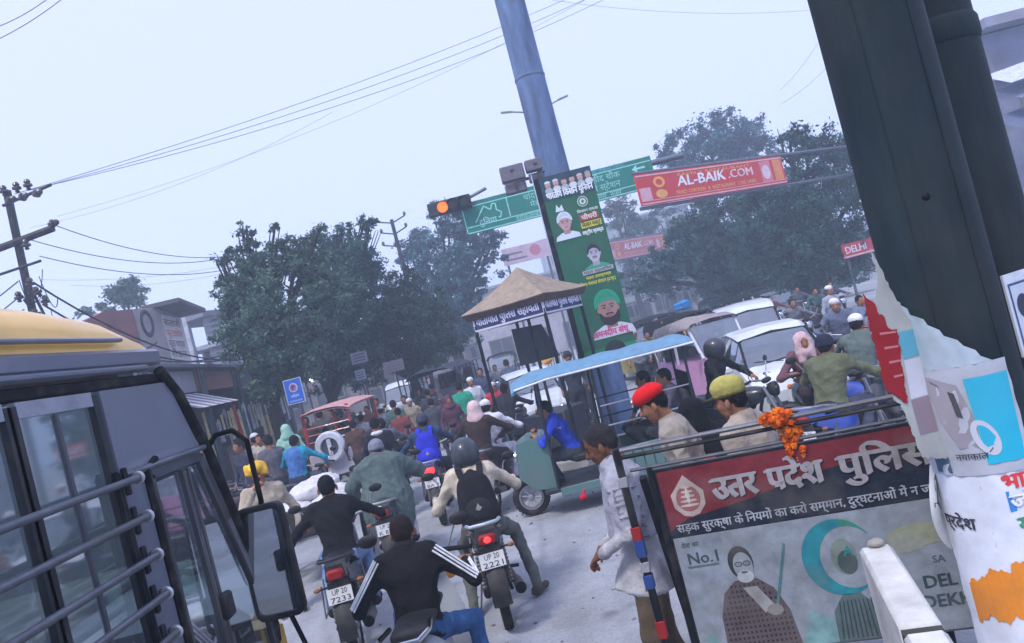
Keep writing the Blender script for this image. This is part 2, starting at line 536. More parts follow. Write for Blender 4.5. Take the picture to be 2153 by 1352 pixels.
def soft_object(name, pieces, fin='cloth', folds=0.0, seed=1, parent=None, skin=None, **tags):
    """pieces: list of (Body, voxel[, fold depth, fold frequency]); joined into one mesh; skin-coloured faces stay smooth"""
    vs, fs, cs, am, fq, o = [], [], [], [], [], 0
    for pc in pieces:
        b, vx = pc[:2]
        v, f, c = b.mesh(vx)
        vs.append(v); fs.append(f + o); cs.append(c); o += len(v)
        am.append(np.full(len(v), pc[2] if len(pc) > 2 else folds)); fq.append(pc[3] if len(pc) > 3 else 17.0)
    ns = [fold_noise(v, seed, f) for v, f in zip(vs, fq)]
    vs, fs, cs, am, ns = np.concatenate(vs), np.concatenate(fs), np.concatenate(cs), np.concatenate(am), np.concatenate(ns)
    me = bpy.data.meshes.new(name)
    me.from_pydata(vs.tolist(), [], fs.tolist())
    if am.max() > 0:
        nn = np.zeros(len(vs) * 3); me.vertices.foreach_get('normal', nn); nn = nn.reshape(-1, 3)
        if skin is not None: am = np.where(np.abs(cs - np.array(skin)).sum(1) < 1e-4, 0.0, am)
        vs = vs + nn * (ns * am)[:, None]
        me.vertices.foreach_set('co', vs.ravel())
    ca = me.color_attributes.new('Col', 'FLOAT_COLOR', 'POINT')
    c4 = np.ones((len(cs), 4), np.float32); c4[:, :3] = cs
    ca.data.foreach_set('color', c4.ravel())
    me.polygons.foreach_set('use_smooth', [True] * len(fs))
    me.materials.append(MATS[fin]); me.update()
    return put(name, me, parent, **tags)

SKIN = S(150, 105, 80); SKIN2 = S(120, 80, 60); HAIR = S(22, 20, 20); SHOE = S(35, 30, 30)

def hand(wr, d, n, lat, col, curl=0.5, sc=1.0):
    """wrist, direction of forearm, palm normal, lateral direction towards the thumb"""
    wr, d, n, lat = V(wr), V(d).normalized(), V(n), V(lat)
    n = (n - d * n.dot(d)).normalized(); lat2 = d.cross(n); lat = lat2 if lat2.dot(lat) >= 0 else -lat2
    B = Body()
    R = MX((lat, d, n)).transposed()
    B.ell(wr + d * 0.05 * sc, (0.04 * sc, 0.052 * sc, 0.017 * sc), col, 0.01, R)
    B.cap(wr - d * 0.05 * sc, wr + d * 0.02 * sc, 0.026 * sc, 0.026 * sc, col, 0.015)
    for i, (off, ln) in enumerate(((0.03, 0.072), (0.01, 0.08), (-0.011, 0.075), (-0.031, 0.058))):
        p = wr + d * (0.088 - 0.004 * abs(i - 1)) * sc + lat * off * sc
        a = 0.0
        r = (0.0098 - 0.0006 * (i == 3)) * sc
        for j, fr_ in enumerate((0.45, 0.32, 0.23)):
            a += curl * (0.7, 1.0, 0.8)[j] * 1.1
            q = p + (d * math.cos(a) + n * math.sin(a)) * ln * fr_ * sc
            B.cap(p, q, r, r * 0.9, col, 0.006); p = q; r *= 0.9
    p = wr + d * 0.025 * sc + lat * 0.03 * sc
    q = p + (d * 0.6 + lat * 0.6 + n * 0.35).normalized() * 0.045 * sc
    B.cap(p, q, 0.014 * sc, 0.011 * sc, col, 0.008)
    B.cap(q, q + (d * 0.9 + n * 0.5 * (0.5 + curl)).normalized() * 0.035 * sc, 0.011 * sc, 0.009 * sc, col, 0.006)
    return B

def head(C, fwd, skin, hair, up=(0, 0, 1), beard=None, hairlen=0.0, k=1.0, bald=False, moustache=None):
    C = V(C); fy = V(fwd).normalized(); up = V(up); up = (up - fy * up.dot(fy)).normalized(); fx = fy.cross(up)
    T = lambda x, y, z: C + (fx * x + fy * y + up * z) * k
    R = MX((fx, fy, up)).transposed()
    B = Body()
    B.ell(T(0, -0.012, 0.025), (0.076 * k, 0.096 * k, 0.094 * k), skin, 0.02, R)
    B.ell(T(0, 0.022, -0.045), (0.057 * k, 0.066 * k, 0.074 * k), skin, 0.03, R)
    B.cap(T(0, 0.086, 0.012), T(0, 0.106, -0.022), 0.009 * k, 0.015 * k, skin, 0.012)
    B.cap(T(0, -0.03, -0.06), T(0, -0.04, -0.17), 0.054 * k, 0.06 * k, skin, 0.03)
    dark = tuple(x * 0.12 for x in skin)
    for sx in (-1, 1):
        B.ell(T(0.089 * sx, -0.008, -0.012), (0.012 * k, 0.02 * k, 0.032 * k), skin, 0.006, R)
        B.ell(T(0.031 * sx, 0.078, 0.012), (0.014 * k, 0.010 * k, 0.008 * k), dark, 0.003, R)
        B.cap(T(0.014 * sx, 0.087, 0.032), T(0.05 * sx, 0.074, 0.034), 0.006 * k, 0.005 * k, hair, 0.004)
        B.ell(T(0.034 * sx, 0.062, -0.025), (0.022 * k, 0.02 * k, 0.018 * k), skin, 0.015, R)
    lip = (skin[0] * 0.7, skin[1] * 0.45, skin[2] * 0.45)
    B.cap(T(-0.02, 0.083, -0.058), T(0.02, 0.083, -0.058), 0.0075 * k, 0.0075 * k, lip, 0.005)
    if moustache: B.cap(T(-0.026, 0.083, -0.045), T(0.026, 0.083, -0.045), 0.009 * k, 0.009 * k, moustache, 0.005)
    if beard:
        B.ell(T(0, 0.032, -0.075), (0.06 * k, 0.068 * k, 0.055 * k), beard, 0.015, R)
    if not bald:
        B.ell(T(0, -0.026, 0.042), (0.084 * k, 0.098 * k, 0.092 * k), hair, 0.008, R)
        B.ell(T(0, -0.06, 0.0), (0.074 * k, 0.062 * k, 0.066 * k), hair, 0.01, R)
        if hairlen: B.ell(T(0, -0.07, -0.06), (0.08 * k, 0.05 * k, 0.10 * k), hair, 0.02, R)
    return B, T, R

def pose_stand(h=1.7, lean=0.0, stride=0.0, arms='down'):
    s = h / 1.7
    J = dict(pel=(0, 0, .93), chest=(0, .02 + lean, 1.28), neck=(0, .02 + lean * 1.3, 1.45), head=(0, .05 + lean * 1.7, 1.575),
             kneeL=(-.10, .03 + stride * .5, .49), kneeR=(.10, .03 - stride * .4, .49), footL=(-.11, stride, .07), footR=(.11, -stride, .07),
             elbL=(-.27, -.02 + lean, 1.12), elbR=(.27, -.02 + lean, 1.12), hanL=(-.27, .10 + lean, .90), hanR=(.27, .10 + lean, .90))
    return {k: tuple(x * s for x in v) for k, v in J.items()}

def pose_ride(lean=0.08, seat=.80, wide=.34, reach=.52, hz=1.02, feet=None):
    return dict(pel=(0, 0, seat + .08), chest=(0, .06 + lean, seat + .42), neck=(0, .09 + lean * 1.5, seat + .59), head=(0, .13 + lean * 1.8, seat + .70),
                kneeL=(-.19, .42, .74), kneeR=(.19, .42, .74), footL=(-.20, .12, .32), footR=(.20, .12, .32),
                elbL=(-.40, .20 + lean, seat + .24), elbR=(.40, .20 + lean, seat + .24), hanL=(-wide, reach, hz), hanR=(wide, reach, hz))

def person(label, loc, rz, J, jacket, trousers, skin=SKIN, hair=HAIR, shoe=SHOE, lod=1, look=None, bulk=1.0, sleeve=None, group='people at the crossing', beard=None,
           long_coat=0.0, extra=None, hide_hands=False, folds=0.009, hood=None, bald=False, hairlen=0.0, gloves=None, moustache=None, curl=0.9, headless=False, loose=1.0, cat='person', seedling=None, lap=0.0):
    vox = (0.012, 0.018, 0.028)[lod]; bulk *= .92
    j = {k: (v if isinstance(v, (int, float)) else V(v)) for k, v in J.items()}
    B = Body(); sl = sleeve or jacket
    side = V((1, 0, 0))
    up = (j['chest'] - j['pel']).normalized()
    sh = j['chest'] + up * 0.10
    shL, shR = sh + V((-.175 * bulk, 0, 0)), sh + V((.175 * bulk, 0, 0))
    B.tor(j['pel'], j['chest'], .165 * bulk, .125 * bulk, .185 * bulk, .125 * bulk, jacket, .06)
    B.tor(j['chest'], sh + up * .02, .19 * bulk, .125 * bulk, .15 * bulk, .09 * bulk, jacket, .06)
    B.cap(shL, shR, .075 * bulk, .075 * bulk, jacket, .05)
    B.cap(sh, j['neck'], .075, .062, jacket, .04)
    B.ell(j['pel'] + V((0, -.02, -.06)), (.175 * bulk, .15 * bulk, .13), trousers if not long_coat else jacket, .05)
    for sd_, s_ in (('L', -1), ('R', 1)):
        hip = j['pel'] + V((.09 * s_, 0, -.05)); kn, ft = j['knee' + sd_], j['foot' + sd_]
        if long_coat and kn.z < long_coat:
            md = hip.lerp(kn, (hip.z - long_coat) / (hip.z - kn.z)); B.cap(hip, md, .09, .085, jacket, .04); B.cap(md, kn, .082 * loose, .068 * loose, trousers, .02)
        else: B.cap(hip, kn, .095 * loose, .068 * loose, trousers, .04)
        B.cap(kn, ft + V((0, -.02, .05)), .067 * loose, .052 * loose, trousers, .03)
        d = V((0.02 * s_, 1, 0)).normalized()
        if 'toe' + sd_ in j: d = j['toe' + sd_].normalized()
        B.cap(ft + V((0, 0, -.015)) - d * .05, ft + d * .15 + V((0, 0, -.025)), .048, .038, shoe, .012)
        S_ = shL if s_ < 0 else shR
        el, ha = j['elb' + sd_], j['han' + sd_]
        B.cap(S_, el, .068 * bulk, .055 * bulk, sl, .05); B.cap(el, el.lerp(ha, .86), .055 * bulk, .043 * bulk, sl, .03)
        if lod == 0: B.cap(el.lerp(ha, .80), el.lerp(ha, .87), .049 * bulk, .049 * bulk, tuple(x * .75 for x in sl), .008)
    if long_coat:
        z0 = j['pel']; bot = V((z0.x, z0.y + .02, long_coat))
        B.tor(bot, z0, .23 * bulk, .235 * bulk, .185 * bulk, .16 * bulk, jacket, .03, flat=True)
    if lod == 0:
        dk = tuple(x * .78 for x in jacket)
        B.tor(j['neck'] + V((0, -.01, -.035)), j['neck'] + V((0, .0, .025)), .082, .08, .074, .072, dk, .012, flat=True)
        if not long_coat: B.tor(j['pel'] - up * .075, j['pel'] - up * .01, .186 * bulk, .152 * bulk, .182 * bulk, .145 * bulk, jacket, .012, flat=True); B.tor(j['pel'] - up * .095, j['pel'] - up * .065, .190 * bulk, .156 * bulk, .190 * bulk, .156 * bulk, dk, .008, flat=True)
    if hood: B.ell(j['neck'] + V((0, -.09, -.05)), (.12, .06, .09), hood, .03)
    if extra: extra(B, j, shL, shR)
    pieces = [(B, vox, folds * 1.15)]
    out = {}
    if not headless:
        lk = V(look) if look else V((0, 1, -0.08))
        hb, T, R = head(j['head'], lk, skin, hair, k=.94, beard=beard, bald=bald, hairlen=hairlen, moustache=moustache)
        pieces.append((hb, (0.0075, 0.011, 0.018)[lod], (.0035, .003, 0)[lod], 95.0)); out['T'], out['R'] = T, R
    if not hide_hands:
        for sd_, s_ in (('L', -1), ('R', 1)):
            el, ha = j['elb' + sd_], j['han' + sd_]
            d = (ha - el).normalized()
            hd = j.get('hd' + sd_, d)
            pieces.append((hand(el.lerp(ha, .88), hd, j.get('hn' + sd_, V((-.35 * s_, .25, -1))), V((-s_, .2, .1)), gloves or skin, j.get('curl' + sd_, curl)), (0.006, 0.010, 0.016)[lod], 0.0))
    o = soft_object('person', pieces, 'cloth', folds, sum(map(ord, label)) % 997 if seedling is None else seedling, skin=skin, label=label, cat=cat, group=group)
    o.location = loc; o.rotation_euler = (0, 0, rz)
    o['_'] = 0; del o['_']
    return o, out

def wear(parent, name, body, vox=0.011, fin='cloth', folds=0.0, **tags):
    return soft_object(name, [(body, vox)], fin, folds, 5, parent=parent, **tags)

def helmet(p, T, R, col, lod=1):
    B = Body()
    B.ell(T(0, -.01, .03), (.125, .145, .13), col, .02, R)
    B.ell(T(0, -.02, -.05), (.115, .125, .10), col, .05, R)
    o = wear(p, 'helmet', B, (.011, .014, .02)[lod], 'paint')
    return o

def cap_hat(p, T, R, col, kind='skull', lod=1):
    B = Body(); vx = (.009, .012, .018)[lod]
    e0 = B.ell; B.ell = lambda c, r, *a, **k: e0(c, tuple(x * .94 for x in r), *a, **k)
    if kind == 'skull':
        B.ell(T(0, -.02, .07), (.092, .108, .075), col, .01, R)
    elif kind == 'wool':
        B.ell(T(0, -.025, .06), (.098, .116, .092), col, .01, R); B.ell(T(0, -.03, .03), (.103, .118, .045), col, .01, R)
    elif kind == 'beret':
        B.ell(T(.012, -.01, .10), (.108, .118, .055), col, .02, R); B.ell(T(0, -.015, .065), (.094, .110, .045), col, .03, R)
    elif kind == 'peak':
        B.ell(T(0, -.02, .075), (.10, .116, .07), col, .01, R); B.ell(T(0, .10, .055), (.075, .075, .012), col, .015, R)
    elif kind == 'police':
        B.ell(T(0, -.015, .10), (.106, .122, .078), col, .03, R); B.ell(T(0, -.02, .055), (.098, .112, .035), tuple(x * .55 for x in col), .01, R)
        B.ell(T(0, .105, .045), (.075, .06, .010), tuple(x * .1 for x in col), .01, R)
    elif kind == 'turban':
        B.ell(T(0, -.02, .075), (.115, .13, .09), col, .02, R)
        for a in (-.4, .1, .5): B.cap(T(-.10, .03, .03 + .05 * a), T(.10, .05, .07 + .08 * a), .03, .03, col, .01)
    elif kind == 'shawl':
        B.ell(T(0, -.03, .03), (.105, .112, .115), col, .02, R); B.ell(T(0, -.05, -.10), (.12, .10, .12), col, .05, R); B.ell(T(0, .0, -.15), (.16, .13, .08), col, .06, R)
    elif kind == 'muffler':
        B.ell(T(0, -.02, -.135), (.115, .105, .055), col, .03, R)
    o = wear(p, {'skull': 'skullcap', 'wool': 'wool_cap', 'beret': 'beret', 'peak': 'cap', 'police': 'uniform_cap', 'turban': 'turban', 'shawl': 'head_shawl', 'muffler': 'scarf'}[kind], B, vx, 'cloth', .003)
    return o

def backpack(label, p, J, col, col2, emblem=True):
    j = {k: (v if isinstance(v, (int, float)) else V(v)) for k, v in J.items()}
    up = (j['chest'] - j['pel']).normalized(); back = V((0, -1, 0)); back = (back - up * back.dot(up)).normalized()
    c = j['pel'].lerp(j['chest'], .46) + back * .195
    M = p.matrix_basis if False else MX.Translation(p.location) @ MX.Rotation(p.rotation_euler[2], 4, 'Z')
    t = thing('backpack', label, 'backpack', p.location, p.rotation_euler[2])
    R = MX((V((1, 0, 0)), -back, up)).transposed()
    B = Body()
    B.ell(c + up * .0, (.165, .105, .24), col, .04, R); B.ell(c - up * .13, (.17, .11, .13), col, .05, R); B.ell(c + up * .13, (.125, .085, .12), col, .05, R)
    wear(t, 'main_bag', B, .012, 'cloth', .004)
    B = Body(); B.ell(c + back * .075 - up * .08, (.115, .06, .11), col2, .02, R)
    wear(t, 'front_pocket', B, .012, 'cloth', .003)
    for s_ in (-1, 1):
        m = MB(col2)
        top = j['chest'] + V((.095 * s_, 0, 0))
        pts = [c + up * .17 + V((.07 * s_, 0, 0)) - back * .05, top + up * .13 + back * .115, top + up * .185 + back * .04, top + up * .18 - back * .04, top + up * .05 - back * .15]
        for a, b in zip(pts[:-1], pts[1:]): m.bar(a, b, .055, .022, up=tuple((up + back).normalized()))
        m.build('shoulder_strap', 'cloth', t)
    m = MB(col2); q = c + up * .235
    m.torus(q, .035, .009, (0, 1, 0), 12, 6); m.build('carry_handle', 'cloth', t)
    m = MB((.25, .25, .25)); f = Frame(c + back * .138 - up * .06, (1, 0, 0), up)
    if emblem:
        m.prism([(-.03, -.02), (.0, .03), (.012, .0), (.03, -.01), (0, -.035)], -.01, .003, lambda x, y, z: c + back * (.135 + z) - up * .06 + V((1, 0, 0)) * x + up * y)
        m.build('emblem', 'plastic', t)
    return t
# ------------------------------------------------------------------ motorcycles and scooters
BLK = S(26, 26, 28); DGREY = S(60, 60, 64); STEEL = S(165, 165, 170); WHITE = S(225, 225, 225); TYRE = S(30, 30, 30)

def wheel(parent, c, r, w, rimcol=STEEL, spokes=18, alloy=False, ax=(1, 0, 0), fast=False):
    e = put('wheel', None, parent); e.location = c
    m = MB(TYRE); rr = w * .5
    n = 20 if fast else 30
    m.torus((0, 0, 0), r - rr, rr, ax, n, 10, sq=1.0)
    if not fast:
        for k in range(30):
            a = 2 * math.pi * k / 30
            for s_ in (-1, 1):
                d = V((0, math.cos(a), math.sin(a)))
                t = V((0, -math.sin(a), math.cos(a)))
                m.bar(d * (r - .002) + t * .012 + V((s_ * .012, 0, 0)), d * (r - .012) - t * .008 + V((s_ * w * .42, 0, 0)), .014, .012)
    m.build('tyre', 'rubber', e)
    m = MB(rimcol)
    m.torus((0, 0, 0), r - w * 1.0, w * .22, ax, n, 6, sq=1.6)
    m.lathe([(.02, -.06), (.045, -.05), (.045, .05), (.02, .06)], (0, 0, 0), ax, 12, cap=True)
    if alloy:
        for k in range(5):
            a = 2 * math.pi * k / 5
            d = V((0, math.cos(a), math.sin(a))); m.bar(d * .03, d * (r - w), .035, .03, up=(1, 0, 0))
    elif spokes:
        for k in range(spokes):
            a = 2 * math.pi * k / spokes
            d = V((0, math.cos(a), math.sin(a))); m.tube([V((.04 * (-1) ** k, 0, 0)) + d * .03, d * (r - w)], .003, 4, cap=False)
    m.build('rim', 'metal', e)
    return e

def plate_lines(parent, fr, lines, w=.20, h=.12, col=WHITE):
    m = MB(col); m.prism([(-w / 2, -h / 2), (w / 2, -h / 2), (w / 2, h / 2), (-w / 2, h / 2)], -.004, 0, fr)
    o = m.build('number_plate', 'paint', parent)
    m = MB(S(30, 30, 60))
    n = len(lines)
    for i, t in enumerate(lines):
        s_ = h / n * 1.0
        write(m, fr, t, 0, h / 2 - (i + .84) * h / n, s_, S(25, 25, 45), .002, .012, width=w * (.82 if i else .62), center=True)
    m.build('lettering', 'print', o)
    return o

def motorcycle(label, loc, rz, paint=BLK, plate=('UP 20', '7221'), tail='lit', lod=0, group='motorcycles in the traffic', rail=STEEL, steer=0.0, alloy=True, cat='motorcycle', flap=None, lean=0.0):
    t = thing('motorcycle', label, cat, loc, rz, group)
    if lean: t.rotation_euler = (0, rad(lean), rz)
    R_ = .30
    fast = lod > 0
    wheel(t, (0, -.62, R_), R_, .085, alloy=alloy, fast=fast)
    fw = wheel(t, (0, .64, R_), R_, .075, alloy=alloy, fast=fast)
    if steer: fw.rotation_euler = (0, 0, steer)
    m = MB(BLK)
    m.tube([(0, .40, .88), (0, .30, .66), (0, .20, .34), (0, -.12, .30)], .022, 8)
    for s_ in (-1, 1):
        m.tube([(0, .36, .80), (.06 * s_, .05, .70), (.09 * s_, -.35, .72), (.085 * s_, -.72, .76)], .014, 6)
        m.tube([(.08 * s_, -.12, .32), (.10 * s_, -.62, .30)], .016, 6)
        m.tube([(.085 * s_, -.30, .70), (.05 * s_, -.12, .34)], .014, 6)
    m.build('frame', 'metal', t)
    for s_ in (-1, 1):
        m = MB(S(120, 118, 110)); a, b = V((.115 * s_, -.60, .34)), V((.105 * s_, -.46, .68))
        pts = [a.lerp(b, k / 24) for k in range(25)]
        m.tube(pts, [.026 if k % 2 else .018 for k in range(25)], 8); m.build('shock_absorber', 'metal', t)
    m = MB(S(70, 70, 74))
    m.box((0, .10, .34), (.22, .34, .24), ch=.04)
    for k in range(6): m.box((0, .17, .47 + k * .024), (.17, .19, .010), ch=.003)
    m.lathe([(.085, -.14), (.10, -.12), (.10, .12), (.085, .14)], (0, .02, .32), (1, 0, 0), 16, cap=True)
    m.build('engine', 'metal', t)
    m = MB(S(110, 110, 112)); m.tube([(.10, .28, .40), (.13, .22, .26), (.15, -.15, .25), (.16, -.38, .28), (.165, -.86, .36)], [.018, .02, .024, .042, .046], 10); m.lathe([(.001, .004), (.036, .004), (.046, 0)], (.165, -.862, .361), (0.01, -1, .15), 12, S(20, 20, 20)); m.build('exhaust', 'metal', t)
    B = Body()
    B.ell((0, .20, .83), (.125, .25, .10), paint, .03); B.ell((0, .10, .80), (.11, .22, .10), paint, .05)
    wear(t, 'fuel_tank', B, .018, 'paint')
    B = Body()
    B.tor((0, .06, .80), (0, -.28, .81), .11, .05, .135, .055, BLK, .03); B.tor((0, -.28, .815), (0, -.70, .84), .13, .05, .10, .045, BLK, .04)
    wear(t, 'seat', B, .018, 'plastic')
    for s_ in (-1, 1):
        m = MB(paint); m.loft([[(.10 * s_, .02, .72), (.115 * s_, .02, .60), (.112 * s_, .02, .52), (.09 * s_, .02, .52), (.085 * s_, .02, .72)],
                               [(.125 * s_, -.25, .74), (.14 * s_, -.25, .62), (.12 * s_, -.25, .52), (.09 * s_, -.25, .52), (.085 * s_, -.25, .74)],
                               [(.09 * s_, -.78, .80), (.10 * s_, -.78, .75), (.09 * s_, -.78, .72), (.06 * s_, -.78, .72), (.06 * s_, -.78, .80)]])
        m.build('side_panel', 'paint', t)
    m = MB(BLK)
    def fen(u, v):
        a = rad(60 + 125 * u); x = (v - .5) * .15
        r = .365 - .05 * abs(v - .5)
        return (x, -.62 + math.cos(a) * r, R_ + math.sin(a) * r + .02)
    m.grid(fen, 12, 4)
    m.build('rear_fender', 'plastic', t)
    m = MB(paint)
    def fen2(u, v):
        a = rad(30 + 120 * u); x = (v - .5) * .12; r = .345 - .05 * abs(v - .5)
        return (x, .64 + math.cos(a) * r, R_ + math.sin(a) * r)
    m.grid(fen2, 12, 4); m.build('front_fender', 'paint', t)
    # tail: lamp, cowl, plate, flap
    m = MB(paint); m.loft([[(-.10, -.60, .78), (.10, -.60, .78), (.09, -.60, .88), (-.09, -.60, .88)], [(-.085, -.86, .76), (.085, -.86, .76), (.07, -.86, .87), (-.07, -.86, .87)]]); m.build('tail_cowl', 'paint', t)
    m = MB(S(150, 12, 14)); m.box((0, -.872, .80), (.135, .05, .085), ch=.018)
    m.build('tail_light', 'red_lamp' if tail == 'lit' else 'plastic', t)
    if tail == 'spot':
        m = MB(); m.ell((0.0, -.897, .80), (.03, .008, .025)); m.build('lit_bulb', 'red_lamp', t)
    fr = Frame((0, -.885, .635), (1, 0, 0), (0, .22, 1))
    m = MB(BLK); m.box((0, -.855, .70), (.17, .03, .10), ch=.01); m.bar((0, -.85, .72), (0, -.80, .50), .16, .02); m.build('plate_bracket', 'plastic', t)
    plate_lines(t, fr, plate)
    m = MB(flap or S(120, 125, 140)); m.bar((0, -.86, .57), (0, -.83, .40), .15, .012, up=(0, 1, 0)); m.build('mud_flap', 'rubber', t)
    m = MB(rail)
    m.tube([(-.13, -.40, .83), (-.14, -.66, .89), (-.11, -.86, .92), (0, -.90, .925), (.11, -.86, .92), (.14, -.66, .89), (.13, -.40, .83)], .014, 8); m.build('grab_rail', 'metal', t)
    for s_ in (-1, 1):
        m = MB(BLK); m.tube([(.06 * s_, -.80, .70), (.15 * s_, -.82, .70)], .010, 6); o = m.build('indicator', 'plastic', t)
        m = MB(S(150, 96, 60)); m.ell((.175 * s_, -.82, .70), (.032, .016, .019)); m.build('lens', 'plastic', o)
        m = MB(BLK); m.tube([(.06 * s_, -.08, .33), (.22 * s_, -.08, .31)], .016, 6); m.build('footpeg', 'rubber', t)
        m = MB(STEEL); m.tube([(.085 * s_, .64, R_), (.085 * s_, .46, .80), (.085 * s_, .42, .92)], [.026, .024, .022], 8); m.build('fork', 'metal', t)
        m = MB(STEEL); m.tube([(.30 * s_, .36, 1.05), (.33 * s_, .37, 1.15), (.37 * s_, .36, 1.19)], .006, 6); o = m.build('mirror', 'metal', t)
        m = MB(BLK); m.ell((.39 * s_, .355, 1.21), (.065, .016, .04)); m.build('mirror_back', 'plastic', o)
    m = MB(STEEL)
    m.tube([(-.38, .30, 1.01), (-.25, .36, 1.03), (-.12, .42, 1.0), (0, .43, .98), (.12, .42, 1.0), (.25, .36, 1.03), (.38, .30, 1.01)], .012, 8); o = m.build('handlebar', 'metal', t)
    for s_ in (-1, 1):
        m = MB(BLK); m.tube([(.26 * s_, .355, 1.03), (.385 * s_, .297, 1.01)], .018, 8); m.build('grip', 'rubber', o)
        m = MB(STEEL); m.tube([(.25 * s_, .40, 1.04), (.40 * s_, .37, 1.01)], .006, 5); m.build('lever', 'metal', o)
    m = MB(BLK); m.lathe([(.03, -.10), (.085, -.04), (.095, .02), (.085, .04)], (0, .52, .86), (0, 1, 0), 16, cap=True); m.box((0, .45, .98), (.18, .08, .06), ch=.02); o = m.build('headlight', 'plastic', t)
    m = MB(S(210, 215, 220)); m.ell((0, .555, .86), (.082, .02, .082)); m.build('lens', 'chrome', o)
    m = MB(BLK); m.tube([(-.10, -.62, .30), (-.115, -.20, .34), (-.11, .05, .36)], .035, 8); m.build('chain_guard', 'plastic', t)
    m = MB(STEEL)
    m.tube([(-.14, -.34, .72), (-.17, -.40, .45), (-.17, -.75, .45), (-.14, -.80, .72)], .008, 6); m.tube([(-.17, -.55, .45), (-.15, -.57, .72)], .007, 5); m.build('side_guard', 'metal', t)
    m = MB(STEEL); m.tube([(-.12, 0, .30), (-.20, -.10, .02)], .010, 6); m.build('side_stand', 'metal', t)
    return t

def scooter(label, loc, rz, paint, plate=('UP 20', 'BC 41'), lod=0, group='scooters in the traffic', script=None):
    t = thing('scooter', label, 'scooter', loc, rz, group)
    R_ = .23; fast = lod > 0
    wheel(t, (0, -.55, R_), R_, .10, spokes=0, alloy=True, fast=fast); wheel(t, (0, .62, R_), R_, .095, spokes=0, alloy=True, fast=fast)
    B = Body()
    B.tor((0, -.02, .52), (0, -.62, .66), .14, .16, .15, .12, paint, .05); B.ell((0, -.72, .68), (.12, .16, .10), paint, .05)
    wear(t, 'rear_body', B, .016, 'paint')
    B = Body(); B.tor((0, .12, .79), (0, -.55, .82), .13, .05, .125, .045, BLK, .03); wear(t, 'seat', B, .018, 'plastic')
    m = MB(paint)
    m.loft([[(-.20, .36, .30), (.20, .36, .30), (.17, .42, .30), (-.17, .42, .30)], [(-.21, .40, .60), (.21, .40, .60), (.15, .50, .60), (-.15, .50, .60)], [(-.13, .40, .86), (.13, .40, .86), (.10, .50, .86), (-.10, .50, .86)]])
    m.build('front_apron', 'paint', t)
    m = MB(BLK); m.box((0, .17, .27), (.34, .45, .06), ch=.02); m.build('floorboard', 'plastic', t)
    B = Body(); B.ell((0, .42, .98), (.16, .13, .08), paint, .03); B.ell((0, .50, .97), (.10, .08, .075), paint, .03); wear(t, 'handlebar_cowl', B, .015, 'paint')
    m = MB(S(215, 220, 225)); m.ell((0, .565, .97), (.085, .03, .06)); m.build('headlight', 'chrome', t)
    for s_ in (-1, 1): m = MB(BLK); m.tube([(.36 * s_, .30, 1.0), (.16 * s_, .40, 1.0)], .017, 8); m.build('grip', 'rubber', t)
    for s_ in (-1, 1):
        m = MB(STEEL); m.tube([(.20 * s_, .38, 1.02), (.28 * s_, .36, 1.16)], .006, 6); o = m.build('mirror', 'metal', t)
        m = MB(BLK); m.ell((.32 * s_, .355, 1.19), (.07, .018, .045)); m.build('mirror_back', 'plastic', o)
        m = MB(S(230, 120, 30)); m.ell((.115 * s_, -.80, .72), (.035, .03, .035)); m.build('indicator', 'plastic', t)
        m = MB(S(230, 140, 40)); m.ell((.15 * s_, .50, .80), (.045, .025, .03)); m.build('indicator', 'plastic', t)
    B = Body(); B.ell((0, .66, .34), (.085, .24, .14), paint, .03); wear(t, 'front_fender', B, .016, 'paint')
    m = MB(S(150, 12, 14)); m.box((0, -.865, .70), (.15, .05, .08), ch=.02); m.build('tail_light', 'plastic', t)
    m = MB(S(190, 195, 200)); m.tube([(-.12, -.50, .86), (-.14, -.72, .885), (-.10, -.87, .89), (.10, -.87, .89), (.14, -.72, .885), (.12, -.50, .86)], .015, 8); m.build('grab_rail', 'chrome', t)
    m = MB(BLK); m.bar((0, -.86, .64), (0, -.80, .42), .17, .03); m.build('rear_fender', 'plastic', t)
    plate_lines(t, Frame((0, -.875, .56), (1, 0, 0), (0, .25, 1)), plate)
    m = MB(S(120, 120, 120)); m.tube([(.13, -.20, .27), (.16, -.75, .30)], [.03, .05], 10); m.build('exhaust', 'metal', t)
    if script:
        m = MB(); fr = Frame((0, -.893, .772), (1, 0, 0), (0, .3, 1)); write(m, fr, script, 0, -.012, .035, S(230, 230, 235), .003, .01, center=True); m.build('badge', 'chrome', t)
    return t

